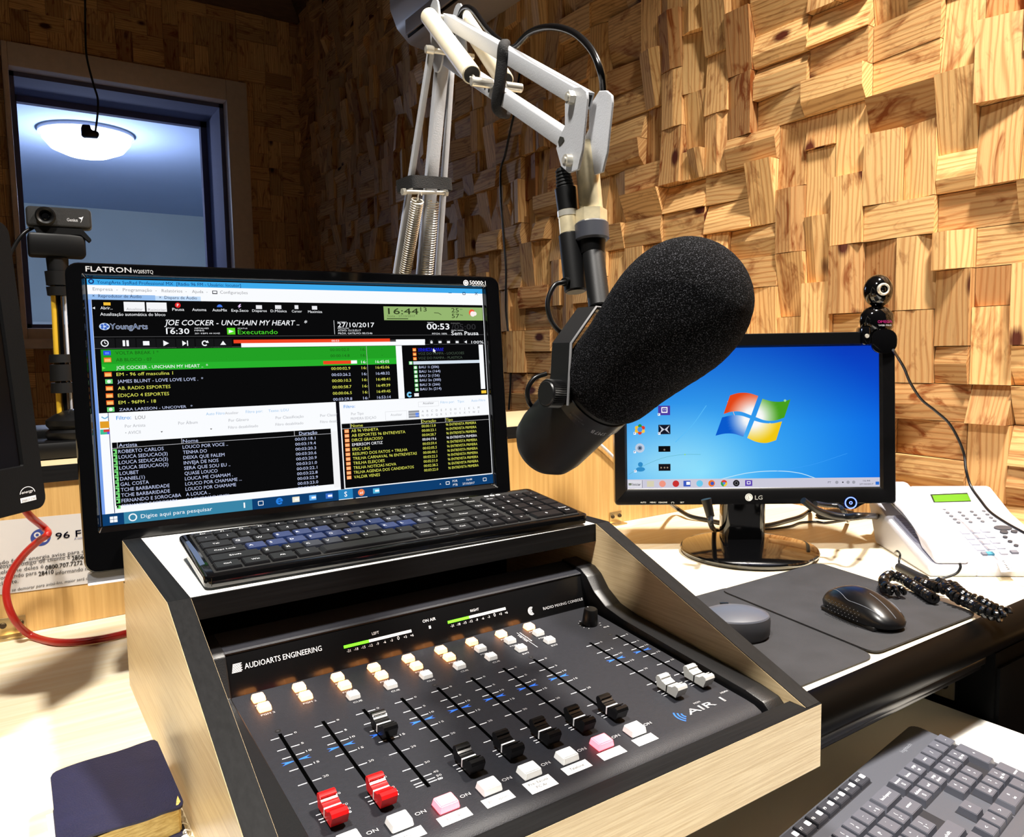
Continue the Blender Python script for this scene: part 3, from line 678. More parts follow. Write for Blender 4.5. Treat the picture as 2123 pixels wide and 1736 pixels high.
def pose(c, yaw, tilt):
    ya, ti = math.radians(yaw), math.radians(tilt)
    ex = Vector((math.cos(ya), math.sin(ya), 0)); n = Vector((-math.sin(ya), math.cos(ya), 0))
    return frame(c, ex, Vector((0, 0, 1)) * math.cos(ti) + n * math.sin(ti))
def gridimg(s, name, parent, u0, v0, u1, v1, fn, nx=30, ny=18, l=0, patches=()):
    m = MATS.get('screen_image')
    if m is None:
        m = bpy.data.materials.new('screen_image'); m.use_nodes = True; N = m.node_tree.nodes; L = m.node_tree.links; N.clear()
        e = N.new('ShaderNodeEmission'); o = N.new('ShaderNodeOutputMaterial'); at = N.new('ShaderNodeAttribute'); at.attribute_name = 'img'
        L.new(at.outputs['Color'], e.inputs[0]); L.new(e.outputs[0], o.inputs[0]); MATS['screen_image'] = m
    bm = s.mb.bm; lay = bm.loops.layers.float_color.get('img') or bm.loops.layers.float_color.new('img'); s.mb.m(m)
    def q(pts, cols_, l):
        f = s.mb.face([s.w(u, v, l) for u, v in pts])
        for lp, c in zip(f.loops, cols_): lp[lay] = (*lin(c), 1)
    for i in range(nx):
        for j in range(ny):
            A = [(i, j), (i + 1, j), (i + 1, j + 1), (i, j + 1)]
            P = [(u0 + (u1 - u0) * a / nx, v0 + (v1 - v0) * b / ny) for a, b in A]
            q(P, [fn(a / nx, b / ny) for a, b in A], l)
    for top, bot, fc in patches:
        K = 6; tp = smoothpath([Vector((*p, 0)) for p in top], K); bt = smoothpath([Vector((*p, 0)) for p in bot], K)
        n = min(len(tp), len(bt)) - 1
        for i in range(n):
            for j in range(6):
                P = [tp[i + a].lerp(bt[i + a], (j + b) / 6) for a, b in ((0, 1), (1, 1), (1, 0), (0, 0))]
                q([(p.x, p.y) for p in P], [fc(p.x, p.y) for p in P], l + 2)

# ---- the wide monitor running the playout software
M1 = pose((0.304, 0.852, 0.294), -5.16, 4.66)
t = thing('monitor', 'large black monitor showing radio playout software, behind the keyboard on the cabinet', 'monitor', (0.31, 0.905, 0), math.radians(-5.16))
hw, hh = 0.2215, 0.1245
S1 = Sheet(M1.to_translation(), M1.col[0].to_3d(), M1.col[1].to_3d())
ol, ot = S1.uv((133, 545)); orr, _ = S1.uv((1043, 800)); ob_ = -hh - 0.0455
mb = MB(); mb.m(GLOSS)
out = rr(ol, ob_, orr, ot, 0.012); inn = rr(-hw - .001, -hh - .001, hw + .001, hh + .001, 0.0005)
lip = rr(-hw - .0045, -hh - .0060, hw + .0045, hh + .0045, 0.002)
loop_skin(mb, [(out, -0.022), (out, 0.004), (rr(ol + .0015, ob_ + .0015, orr - .0015, ot - .0015, .011), 0.006), (lip, 0.0055), (inn, 0.0008), (inn, -0.001)], M1)
bz = mb.build('bezel', t, local=False)
mb = MB(); mb.m(SATIN); loop_skin(mb, [(rr(ol + .001, ob_ + .001, orr - .001, ot - .001, .011), -0.0215), (rr(ol + .012, ob_ + .02, orr - .012, ot - .012, .02), -0.036), (rr(ol + .06, ob_ + .06, orr - .06, ot - .05, .02), -0.056)], M1, close1=True, smooth=True); mb.build('rear_shell', t, local=False)
mb = MB(); mb.m(mat('clear_acrylic', (120, 122, 128), 0.15, spec=0.8)).prism(rr(ol + .002, ob_ - .0115, orr - .004, ob_, .003), -0.010, 0.002, M1)
mb.m(mat('acrylic_edge', (240, 240, 245), 0.2, emit=(235, 238, 245), es=0.25)).prism(rr(ol + .002, ob_ - .0118, orr - .004, ob_ - .0095, .001), 0.0021, 0.0024, M1); mb.build('clear_lower_strip', t, local=False)
mb = MB(); mb.m(GLOSS).lohi((-0.03, 0.012, 0.008), (0.03, 0.040, 0.20), bev=0.008); mb.lathe([(0, 0.0), (0.105, 0.0), (0.11, 0.004), (0.105, 0.010), (0.05, 0.016), (0, 0.018)], Matrix.Translation((0, 0.045, 0)), 48, sy=0.72); mb.build('stand', t)
for o_ in (1,):
    s = Sheet(M1 @ Vector((0, 0, 0.0060)), M1.col[0].to_3d(), M1.col[1].to_3d())
    zz = lambda x, y: (130 + x * .2355, 520 + y * .2355)
    s.T('FLATRON', zz(203, 180), zz(605, 197), 0.0052, PW, bold=0.04); s.T('W2053TQ', zz(620, 196), zz(797, 205), 0.0036, PW, bold=0.02)
    zz = lambda x, y: (600 + x * .2261, 560 + y * .2261)
    s.T('50000:1', zz(1652, 132), zz(1798, 138), 0.0050, PW, bold=0.01); s.T('Digital Fine Contrast', zz(1675, 145), zz(1797, 153), 0.0012, PW)
    u, v = s.uv(zz(1618, 118)); s.disc(u, v, .0036, PW, ri=.0026); s.disc(u, v, .0018, PW, ri=.0010); s.rect(u - .0003, v - .0012, u + .0003, v + .0012, PW)
    s.build('bezel_lettering', bz)
s = S1
za = lambda x, y: (130 + x * .2355, 520 + y * .2355)
zb = lambda x, y: (600 + x * .2261, 560 + y * .2261)
zc = lambda x, y: (170 + x * .24965, 820 + y * .24965)
zd = lambda x, y: (640 + x * .20726, 820 + y * .20726)
G = glow
WHI, DK, YEL, LBL, GRN = G((250, 252, 255)), G((10, 10, 11)), G((228, 232, 96)), G((196, 206, 240)), G((34, 160, 36))
s.rect(-hw, -hh, hw, hh, WHI, 0)
vt = lambda p: s.uv(p)[1]
ul = lambda p: s.uv(p)[0]
# title, menu and tab bars
s.rect(-hw, vt(za(215, 300)), hw, hh, G((62, 170, 236)), 1)
s.T('YoungArts SysRad Professional MX  [Rádio 96 FM - Usuário: locutor]', za(300, 288), za(1568, 322), 0.0034, G((20, 46, 110)), bold=0.01)
u, v = s.uv(za(250, 270)); s.disc(u, v, .0026, G((30, 50, 110)), 2, ri=.0014)
for p, q in (((1473, 212), 0), ((1600, 215), 1), ((1712, 217), 2)):
    u, v = s.uv(zb(*p)); c = G((16, 40, 90))
    if q == 0: s.rect(u - .0022, v - .0002, u + .0022, v + .0003, c, 3)
    if q == 1: s.line([(u - .0016, v - .0016), (u + .0016, v - .0016), (u + .0016, v + .0012), (u - .0016, v + .0012), (u - .0016, v - .0016)], .0007, c, 3)
    if q == 2: s.line([(u - .0018, v - .0018), (u + .0018, v + .0018)], .0006, c, 3); s.line([(u - .0018, v + .0018), (u + .0018, v - .0018)], .0006, c, 3)
MG = G((150, 150, 155))
for tx, a, b in (('Empresa  ▾', 265, 485), ('Programação  ▾', 530, 828), ('Relatórios  ▾', 872, 1092), ('Ajuda  ▾', 1138, 1275), ('Configurações', 1385, 1628)):
    s.T(tx.replace('▾', '-'), za(a, 350 + (a - 265) * .025), za(b, 350 + (b - 265) * .025), 0.0032, MG)
s.R(za(1315, 352), za(1362, 382), G((60, 60, 70)), 2); s.R(za(1322, 358), za(1355, 374), WHI, 3)
vb = vt(za(235, 430)); vtb = vt(za(235, 383))
s.rect(-hw, vb, ul(za(815, 420)), vtb, G((150, 190, 238)), 2); s.rect(ul(za(815, 420)), vb, ul(za(1215, 420)), vtb - .0006, G((196, 222, 250)), 2)
s.T('×  Reprodutor de Áudio', za(262, 410), za(695, 418), 0.0032, G((30, 50, 90))); s.T('×  Disparo de Áudio', za(850, 422), za(1182, 432), 0.0032, G((30, 50, 90)))
# dark player area
uL = ul(za(240, 500)); vm = vt(zc(140, 150)); vg0 = vt(za(275, 868)); u835 = ul(zb(1035, 900)); u828 = ul(zb(985, 900))
s.rect(-hw, -hh, -hw + .0028, vb, G((120, 160, 235)), 2)
s.rect(-hw + .0030, vm, hw - .0008, vb, DK, 2)
s.rect(-hw + .0030, vt(za(270, 762)) , hw - .0008, vt(za(270, 762)) + .0004, G((90, 90, 92)), 3); s.rect(-hw + .0030, vg0 + .0004, hw - .0008, vg0 + .0009, G((90, 90, 92)), 3)
s.R(za(535, 450), za(725, 535), G((246, 246, 248)), 3); s.R(za(735, 455), za(918, 538), G((246, 246, 248)), 3)
def lab(tx, x0, x1, y, z, h, m, **k): s.T(tx, z(x0, y), z(x1, y + (x1 - x0) * .028), h, m, **k)
lab('Abrir...', 333, 440, 516, za, .0030, WHI); lab('Atualizar', 560, 705, 525, za, .0028, G((160, 160, 165))); lab('Reiniciar', 752, 912, 530, za, .0028, G((160, 160, 165)))
lab('Pausa', 965, 1070, 528, za, .0030, WHI); lab('Automa', 1140, 1265, 530, za, .0030, WHI); lab('AutoMix', 1318, 1447, 533, za, .0030, WHI); lab('Exp.Seco', 1485, 1635, 536, za, .0030, WHI)
lab('Disparos', 1668, 1796, 538, za, .0028, WHI); lab('D.Música', 1830, 1972, 540, za, .0028, WHI); lab('Cursor', 2016, 2106, 543, za, .0028, WHI); lab('Maximiza', 170, 300, 392, zb, .0028, WHI)
lab('Atualização automática do bloco', 330, 905, 566, za, .0032, WHI)
s.R(za(358, 455), za(422, 482), G((244, 190, 60)), 4); u, v = s.uv(za(1013, 480)); s.disc(u, v, .0028, G((226, 40, 40)), 4); s.t('P', u, v - .0014, .0028, WHI, align='C', bold=.03)
u, v = s.uv(za(1382, 497)); s.disc(u, v, .0028, G((70, 120, 230)), 4, a0=0, a1=math.pi); s.poly([s.uv(za(*p)) for p in ((1560, 470), (1540, 492), (1553, 494), (1545, 508), (1572, 488), (1558, 486), (1570, 470))][::-1], G((240, 210, 255)), 4)
for a, b, z in ((1700, 1755, za), (1868, 1925, za), (2040, 2075, za), (205, 255, zb)):
    y = 480 if z is za else 330
    s.R(z(a, y), z(b, y + 34), G((232, 232, 236)), 4)
s.P([za(262, 505), za(284, 494), za(284, 516)][::-1], WHI, 4)
# logo and song title
s.T('YoungArts', za(418, 690), za(748, 692), 0.0056, G((225, 235, 255)), bold=0.075); s.T('YoungArts', za(418, 690), za(748, 692), 0.0054, G((30, 60, 110)), bold=0.0, l=12)
u, v = s.uv(za(368, 668)); s.disc(u, v, .0048, G((200, 220, 250)), 3, rv=.0036)
for a in range(5):
    an = a * 1.257; s.disc(u + .0026 * math.cos(an), v + .002 * math.sin(an), .0013, G((60, 100, 190)), 4)
lab('ATUAL', 905, 985, 617, za, .0014, WHI); s.T('JOE COCKER - UNCHAIN MY HEART ..  *', za(895, 660), zb(165, 505), 0.0056, WHI, shear=0.25, bold=0.02)
lab('BREAK', 912, 990, 685, za, .0012, WHI); lab('16:30', 912, 1115, 730, za, .0058, WHI, bold=0.04); lab('DETALHES', 1162, 1285, 688, za, .0014, WHI); lab('MPEG', 1160, 1245, 708, za, .0014, WHI); lab('201 KBPS 44 KHZ', 1162, 1385, 731, za, .0014, WHI)
s.R(za(1445, 680), za(1520, 738), G((90, 220, 40)), 4); s.P([za(1462, 695), za(1462, 726), za(1505, 711)], WHI, 5); lab('STATUS', 1540, 1625, 688, za, .0012, WHI); lab('Executando', 1542, 1893, 730, za, .0050, G((80, 220, 50)))
s.R(zb(405, 462), zb(416, 590), WHI, 4)
lab('ROTEIRO', 440, 525, 482, zb, .0012, WHI); lab('27/10/2017', 442, 778, 520, zb, .0054, WHI, bold=.02); lab('DETALHES', 442, 545, 538, zb, .0012, WHI); lab('ATIVO: 15:13:32:17', 444, 655, 560, zb, .0022, WHI); lab('PRÓX. GATILHO: 00:15:46', 446, 760, 585, zb, .0022, WHI)
GLC, GD = G((150, 182, 112)), G((50, 62, 34))
s.rect(ul(zb(865, 400)), vt(zb(870, 460)), ul(zb(1770, 400)), vt(zb(865, 334)), GLC, 4)
lab('16:44', 905, 1182, 402, zb, .0072, GD, bold=.03); lab('13', 1200, 1258, 380, zb, .0052, GD, bold=.02); lab('Sexta - 27/10/2017', 895, 1150, 428, zb, .0024, G((90, 110, 64))); s.R(zb(893, 443), zb(1088, 451), GD, 6)
s.line([s.uv(zb(1325, 393)), s.uv(zb(1365, 395)), s.uv(zb(1392, 412))], .0007, GD, 6)
lab('25', 1484, 1552, 388, zb, .0054, GD, bold=.02); lab('57', 1488, 1556, 440, zb, .0054, GD, bold=.02); lab('º', 1562, 1585, 378, zb, .003, GD); lab('%', 1560, 1590, 420, zb, .0018, GD)
u, v = s.uv(zb(1672, 392)); s.disc(u, v, .0042, G((240, 96, 60)), 5); s.disc(u + .001, v - .0016, .0034, G((250, 240, 236)), 6); s.disc(u + .004, v - .0012, .0026, G((250, 240, 236)), 6)
lab('TEMPO', 1262, 1320, 487, zb, .0012, WHI); lab('00:53', 1260, 1466, 542, zb, .0072, WHI, bold=.05); lab('DURAÇÃO', 1480, 1563, 492, zb, .0012, G((130, 130, 130))); lab('/05:00', 1485, 1708, 543, zb, .0070, G((44, 44, 46)), bold=.03)
lab('PRÓX. PAUSA', 1484, 1596, 557, zb, .0012, WHI); lab('PITCH: 100%', 1308, 1444, 590, zb, .0020, WHI); lab('Sem Pausa', 1484, 1733, 594, zb, .0048, WHI, bold=.03)
# transport row
for x, k in ((370, 'clock'), (555, 'pause'), (735, 'stop'), (908, 'play'), (1080, 'next'), (1250, 'loop'), (1412, 'eject')):
    u, v = s.uv(za(x, 815)); s.rect(u - .0090, v - .0048, u + .0090, v + .0048, G((22, 22, 24)), 3)
    if k == 'clock': s.disc(u, v, .0036, WHI, 5, ri=.0026); s.line([(u, v + .0018), (u, v), (u + .0014, v - .0006)], .0007, WHI, 5)
    if k == 'pause': s.rect(u - .0028, v - .003, u - .0006, v + .003, WHI, 5); s.rect(u + .0006, v - .003, u + .0028, v + .003, WHI, 5)
    if k == 'stop': s.rect(u - .003, v - .0022, u + .003, v + .0022, WHI, 5)
    if k == 'play': s.poly([(u - .0024, v - .003), (u + .003, v), (u - .0024, v + .003)], WHI, 5)
    if k == 'next': s.poly([(u - .003, v - .0028), (u + .001, v), (u - .003, v + .0028)], WHI, 5); s.rect(u + .0016, v - .0028, u + .0026, v + .0028, WHI, 5)
    if k == 'loop': s.disc(u, v, .003, WHI, 5, ri=.0018, a0=.6, a1=5.6); s.poly([(u + .001, v + .0004), (u + .0042, v + .0004), (u + .0030, v + .0032)], WHI, 5)
    if k == 'eject': s.poly([(u - .003, v - .0018), (u + .003, v - .0018), (u, v + .0026)], WHI, 5)
RED = G((240, 70, 34))
s.R(za(1503, 785), zb(922, 658), RED, 5); s.R(zb(922, 640), zb(975, 658), G((70, 66, 66)), 4); s.R(zb(975, 638), zb(1243, 660), WHI, 5); s.R(za(1570, 815), zb(1243, 688), WHI, 4)
lab('00:53', 386, 455, 657, zb, .0022, WHI)
for x in (1302, 1380, 1458, 1537, 1615):
    u, v = s.uv(zb(x, 660)); s.rect(u - .0032, v - .0034, u + .0032, v + .0034, G((24, 24, 26)), 3)
    if x == 1302: s.rect(u - .0014, v - .0018, u + .0014, v + .0004, WHI, 5); s.disc(u, v + .0006, .0012, WHI, 5, ri=.0007)
    elif x == 1615: s.poly([(u - .002, v), (u + .0016, v - .0018), (u + .0016, v + .0018)], WHI, 5)
    else: s.rect(u - .0020, v - .0014, u + .0020, v + .0012, WHI, 5); s.rect(u - .0020, v + .0004, u + .0020, v + .0007, DK, 6)
lab('100%', 1668, 1778, 672, zb, .0034, WHI)
# playlist
gt = vg0 - .0004; g3 = vt(za(350, 1062)); uG = ul(za(335, 900))
s.rect(uG, g3, u828, gt, GRN, 3); s.rect(uG, g3, u828, vt(za(345, 1000)), G((40, 178, 44)), 4)
s.rect(u828, vt(zb(1035, 1180)), u835 + .0008, gt, WHI, 4)
DG = G((26, 92, 22))
def icon(z, x, y, kind, w=.0066, h=.0046):
    u, v = s.uv(z(x, y))
    if kind == 'f': s.rect(u - w / 2, v - h / 2, u + w / 2, v + h / 2, G((248, 110, 40)), 4); s.rect(u - w / 2 + .0006, v - h / 2 + .0004, u + w / 2 - .0006, v + h / 2 - .0012, G((252, 196, 110)), 5)
    if kind == 'g': s.rect(u - w / 2, v - h / 2, u + w / 2, v + h / 2, G((110, 214, 120)), 4); s.disc(u, v, .0017, G((236, 244, 236)), 5)
    if kind == 'b': s.rect(u - w / 2, v - h / 2, u + w / 2, v + h / 2, G((40, 80, 236)), 4); s.rect(u - w / 2 + .0014, v - h / 2 + .001, u + w / 2 - .0014, v + h / 2 - .0014, G((90, 140, 250)), 5)
rows = [('VOLTA BREAK 1 *', 465, 845, 915, 'b', DG), ('AB BLOCO - 07', 470, 785, 976, 'f', DG), ('JOE COCKER - UNCHAIN MY HEART ..  *', 472, 1280, 1045, 'p', WHI), ('EM - 96 off masculina 1', 474, 972, 1104, 'f', YEL),
        ('JAMES BLUNT - LOVE LOVE LOVE .  *', 482, 1238, 1166, 'g', LBL), ('AB. RADIO ESPORTES', 486, 950, 1226, 'f', YEL), ('EDIÇAO 4 ESPORTES', 487, 938, 1290, 'f', YEL), ('EM - 96FM - 18', 492, 823, 1352, 'f', YEL), ('ZARA LARSSON - UNCOVER   *', 498, 1145, 1412, 'g', LBL)]
tm = ['00:00:02.0', '00:00:14.8', '', '00:00:02.9', '00:03:26.2', '00:00:10.3', '00:00:58.7', '00:00:06.5', '00:03:29.8']
te = ['-', '-', '16:45:05', '16:45:06', '16:48:32', '16:48:41', '16:49:39', '16:49:45', '16:53:14']
for k, (tx, x0, x1, y, ic, c) in enumerate(rows):
    p = za(x0, y); u0, v0 = s.uv(p); u1 = ul(za(x1, y)); s.t(tx, u0, v0, 0.0034 if k < 8 else .0028, c, u1 - u0, bold=.01)
    icon(za, x0 - 75, y - 14, ic)
    if ic == 'p': s.poly([(u0 - .0125, v0), (u0 - .0095, v0 + .0016), (u0 - .0125, v0 + .0032)], G((110, 230, 90)), 5)
    cc = DG if k < 2 else c
    if tm[k]: ut = ul(zb(372 + k * 3.5, 740 + k * 55)); s.t(tm[k], ut, v0, .0033, cc, .0225, bold=.005)
    ut = ul(zb(652 + k * 3, 740 + k * 55)); s.t('16:', ut, v0, .0033, cc, .0062); ut = ul(zb(784 + k * 2.5, 740 + k * 55)); s.t(te[k], ut if k > 1 else ut + .008, v0, .0033, cc, .0170 if k > 1 else None)
v2 = s.uv(za(472, 1045))[1]; s.rect(ul(zb(310, 860)), v2, ul(zb(565, 860)), v2 + .0038, RED, 6); s.rect(ul(zb(565, 860)), v2, ul(zb(620, 860)), v2 + .0038, WHI, 6)
uu = ul(zb(715, 900)); s.rect(uu, vm + .003, uu + .0004, gt, G((190, 190, 195)), 6)
# tree on the right
uT = ul(zb(1060, 900)); uR = ul(zb(1745, 900)); uS = ul(zb(1785, 900)); s.rect(uR, vt(zb(1790, 1090)), uS, gt, WHI, 5)
tr_ = [('VINHETA FARAF', 732, 'f', G((40, 40, 240)), 1412), ('VOZ DO PAMPA - LOCUCOES', 772, 'f', G((70, 84, 70)), 1600), ('VOZ DO PAMPA - PLASTICA', 813, 'f', G((70, 84, 70)), 1585), ('', 853, 'g', WHI, 0), ('BAU 1i (206)', 895, 'g', LBL, 1370), ('BAU 1n (164)', 935, 'g', LBL, 1383), ('BAU 2i (156)', 975, 'g', LBL, 1375), ('BAU 2n (300)', 1015, 'g', LBL, 1388), ('BAU 3i (266)', 1057, 'g', LBL, 1380), ('BAU 3n (214)', 1097, 'g', LBL, 1392)]
for k, (tx, y, ic, c, x1) in enumerate(tr_):
    x = 1145 + k * 2.5 if k != 3 else 1112
    icon(zb, x, y, ic, .0046, .0040)
    if tx:
        u0, v0 = s.uv(zb(x + 32, y + 8)); s.t(tx, u0, v0, .0031, c, ul(zb(x1, y)) - u0, bold=.005)
        if k == 0: s.rect(u0, v0 - .0008, ul(zb(x1, y)), v0 - .0004, c, 8)
    else: u0, v0 = s.uv(zb(1135, y)); s.rect(u0, v0 - .0019, uR, v0 + .0019, G((214, 226, 238)), 6)
s.P([zb(1315, 720), zb(1315, 755), zb(1323, 748), zb(1332, 760), zb(1337, 755), zb(1330, 744), zb(1340, 742)], WHI, 12)
u, v = s.uv(zb(1100, 1143)); s.disc(u, v, .0034, G((130, 210, 250)), 6, ri=.0014, a0=.5, a1=5.8); u, v = s.uv(zb(1165, 1145)); s.rect(u - .003, v - .002, u + .003, v + .002, G((240, 240, 240)), 6)
s.R(zb(1758, 1105), zb(1805, 1130), G((250, 204, 60)), 6)
# lower left panel
s.rect(-hw + .0040, -hh + .012, ul(zc(243, 500)) - .0006, vm, WHI, 3); s.rect(ul(zc(243, 500)) - .0006, -hh + .012, ul(zc(243, 500)), vm, G((20, 30, 90)), 4)
s.R(zc(148, 218), zc(228, 270), G((226, 158, 40)), 5); s.R(zc(150, 285), zc(231, 322), G((60, 190, 150)), 5); s.R(zc(178, 285), zc(231, 303), G((220, 60, 60)), 6); s.R(zc(208, 303), zc(231, 322), G((90, 90, 220)), 6)
u, v = s.uv(zc(190, 186)); s.line([(u - .003, v + .001), (u, v - .001), (u + .003, v + .001)], .0012, G((120, 180, 215)), 5)
ph = G((150, 195, 235)); pg = G((176, 178, 184))
lab2 = lambda tx, x0, x1, y, z, h, m, **k: s.T(tx, z(x0, y), z(x1, y - (x1 - x0) * .075), h, m, **k)
lab2('Filtro:', 285, 408, 205, zc, .0038, G((60, 150, 230)), bold=.02); lab2('LOU', 443, 525, 200, zc, .0036, G((120, 120, 124))); lab2('Por Artista', 357, 527, 270, zc, .0032, pg); lab2('• AVICII', 360, 487, 325, zc, .0032, pg); lab2('Por Álbum', 800, 960, 245, zc, .0032, pg)
lab2('Por Gênero', 1218, 1385, 222, zc, .0032, pg); lab2('Filtro desabilitado', 1215, 1463, 280, zc, .0030, pg); lab2('Por Classificação', 1608, 1840, 200, zc, .0032, pg); lab2('Filtro desabilitado', 1607, 1838, 255, zc, .0030, pg)
lab2('Auto Filtro', 1030, 1185, 168, zc, .0030, ph); lab2('Atualizar', 1188, 1300, 160, zc, .0028, pg); lab2('Filtro por:', 1360, 1500, 150, zc, .0030, ph); lab2('Texto: LOU', 1548, 1715, 142, zc, .0030, ph); lab2('Por Classif', 1978, 2118, 180, zc, .0030, pg); lab2('Filtro desab', 1978, 2118, 232, zc, .0030, pg)
for x, y in ((662, 303), (1072, 280)): u, v = s.uv(zc(x, y)); s.poly([(u - .0012, v + .0006), (u, v - .0008), (u + .0012, v + .0006)][::-1], G((90, 90, 90)), 5)
uD0 = ul(zc(262, 600)); uD1 = ul(zc(2072, 400)); va = s.uv(zc(302, 482))[1]; vz = s.uv(zc(330, 890))[1]; st = (vz - va) / 9; vD0 = va - st * 1.12 + .0050; vD1 = -hh + .0190
s.rect(uD0, vD1, uD1, vD0, DK, 4); s.rect(uD0, vD0 - .0060, uD1, vD0 - .0056, G((200, 200, 205)), 5)
for x, y in ((292, 425), (826, 390), (1762, 330)): u, v = s.uv(zc(x, y)); s.rect(u, vD0 - .006, u + .0005, vD0, G((200, 200, 205)), 5)
s.rect(uD1, vD1 - .004, ul(zd(325, 800)), vt(zd(230, 360)), G((244, 244, 246)), 5)
LL = [('ROBERTO CARLOS', 680, 'LOUCO POR VOCE ..', 1213, '00:03:18.1'), ('LOUCA SEDUCAO(3)', 713, 'TENHA DO', 1038, '00:03:19.4'), ('LOUCA SEDUCAO(3)', 716, 'DEIXA QUE FALEM', 1185, '00:03:20.3'), ('LOUCA SEDUCAO(2)', 719, 'INVEJA DE NOS', 1134, '00:03:20.6'), ('LOUBET', 472, 'SERA QUE SOU EU ..', 1233, '00:03:20.9'), ('DANIEL(1)', 523, 'QUASE LOUCO', 1127, '00:03:21.0'),
      ('GAL COSTA', 557, 'LOUCA ME CHAMAM .', 1253, '00:03:22.1'), ('TCHE BARBARIDADE', 730, 'LOUCO POR CHAMAME ...', 1328, '00:03:22.8'), ('TCHE BARBARIDADE', 733, 'LOUCO POR CHAMAME', 1281, '00:03:22.9'), ('FERNANDO E SOROCABA', 826, 'A LOUCA ..', 1066, '00:03:23.0'), ('FERNANDO E SOROCABA', 800, 'A LOUCA(AO VIVO)', 1225, '00:03:23.0')]
s.t('Artista', ul(zc(304, 425)), vD0 - .0050, .0036, LBL, .0170); s.t('Nome', ul(zc(838, 390)), vD0 - .0050, .0036, LBL, .0150); s.t('Duração', ul(zc(1803, 330)), vD0 - .0050, .0036, LBL, .0205, bold=.03)
for k, (a, ax, b, bx, c) in enumerate(LL):
    v = va + st * k; u0 = ul(zc(302 + k * 3, 478 + k * 45)); cl = k == 10
    s.t(a, u0, v + (.0016 if cl else 0), .0036 if not cl else .0020, LBL, ul(zc(ax, 478 + k * 45)) - u0, bold=.005)
    u1 = ul(zc(836 + k * 3, 440 + k * 42)); s.t(b, u1, v + (.0016 if cl else 0), .0036 if not cl else .0020, LBL, ul(zc(bx, 440 + k * 42)) - u1, bold=.005)
    u2 = ul(zc(1768 + k * 2.5, 375 + k * 40)); s.t(c, u2, v + (.0016 if cl else 0), .0033 if not cl else .0018, LBL, .0232)
    s.rect(uD0 + .0006, v - .0006, uD0 + .0040, v + .0044 if not cl else v + .003, G((120, 220, 120)), 6); s.rect(uD0 + .0006, v + .0006, uD0 + .0022, v + .0028, DK, 7)
# lower right panel
va = s.uv(zd(426, 370))[1]; vz = s.uv(zd(452, 832))[1]; st = (vz - va) / 10; uE0 = ul(zd(335, 400)); vE0 = va - st * 1.08 + .0050; vE1 = -hh + .0130; uE1 = hw - .0010
s.rect(ul(zc(2112, 500)) - 0.0, vm, ul(zc(2112, 500)) + .0002, vm + .0002, DK, 2)
s.rect(ul(zd(283, 300)), -hh + .012, ul(zd(318, 300)), vm, G((14, 14, 20)), 6)
lab3 = lambda tx, x0, x1, y, h, m, **k: s.T(tx, zd(x0, y), zd(x1, y - (x1 - x0) * .07), h, m, **k)
lab3('Filtro:', 350, 462, 130, .0036, G((60, 150, 230)), bold=.02); lab3('✓ Por Tipo'.replace('✓', ''), 424, 548, 200, .0032, pg); lab3('PRIMEIRA EDIÇAO', 420, 675, 250, .0032, pg); lab3('Atualizar', 818, 932, 208, .0028, pg); lab3('Atualizar', 1140, 1252, 92, .0028, G((130, 130, 136)))
lab3('Filtro por:   Tipo:', 1318, 1555, 84, .0030, ph); lab3('Auto-Filtro', 1625, 1765, 66, .0030, ph)
for (a, b, c, d) in ((1095, 68, 1300, 105), (765, 165, 983, 240)):
    p = s.uv(zd(a, b)); q = s.uv(zd(c, d)); s.line([(p[0], p[1]), (q[0], p[1]), (q[0], q[1]), (p[0], q[1]), (p[0], p[1])], .0003, G((206, 206, 210)), 5)
for r_, ln in enumerate(('ABCDEFGHIJKLM', 'NOPQRSTUVXYWZ')):
    for k, ch in enumerate(ln): u, v = s.uv(zd(1140 + 46.5 * k, 170 + 42 * r_ - 3.2 * k)); s.t(ch, u, v, .0026, G((140, 140, 146)), align='C')
u, v = s.uv(zd(1052, 190)); s.rect(u - .0070, v - .0046, u + .0070, v + .0046, G((150, 152, 158)), 5); s.rect(u + .002, v - .0030, u + .0062, v + .0022, G((80, 130, 235)), 6)
for k in range(3): s.rect(u - .0068, v - .0046 + k * .0031, u + .0070, v - .0042 + k * .0031, WHI, 7)
s.rect(uE0, vE1, uE1, vE0 , DK, 5); vH = vE0 - .0062
s.line([(uE0, vE0 - .0003), (uE1, vE0 - .0003)], .0004, G((210, 210, 210)), 7); s.line([(uE0, vH), (uE1, vH)], .0004, G((210, 210, 210)), 7)
for x in (412, 1122, 1362): u = ul(zd(x, 300 - x * .06)); s.rect(u, vH, u + .0005, vE0, G((210, 210, 210)), 7)
s.t('Nome', ul(zd(424, 310)), vE0 - .0050, .0036, YEL, .0140); s.t('Duração', ul(zd(1128, 262)), vE0 - .0050, .0034, YEL, .0190); s.t('Tipo', ul(zd(1370, 250)), vE0 - .0050, .0034, YEL, .0095)
RRW = [('AB 96 VINHETA', 697, '00:00:13.8'), ('AB ESPORTES 96 ENTREVISTA', 968, '00:00:23.1'), ('DIRCE GRACIOSO', 742, '00:04:28.7'), ('EMERSOM ORTIZ', 740, '00:04:19.6'), ('ERIC LINS', 613, '00:03:59.4'), ('RESUMO DOS FATOS + TRILHA', 990, '00:02:05.5'), ('TRILHA CARNAVAL 96 ENTREVISTAS', 1084, '00:00:40.1'), ('TRILHA ELEIÇOES', 760, '00:03:22.3'), ('TRILHA NOTICIAS NOVA', 877, '00:05:21.0'), ('TRLHA AGENDA DOS CANDIDATOS', 1054, '00:02:38.2'), ('VALDIR VENES', 714, '00:03:22.0')]
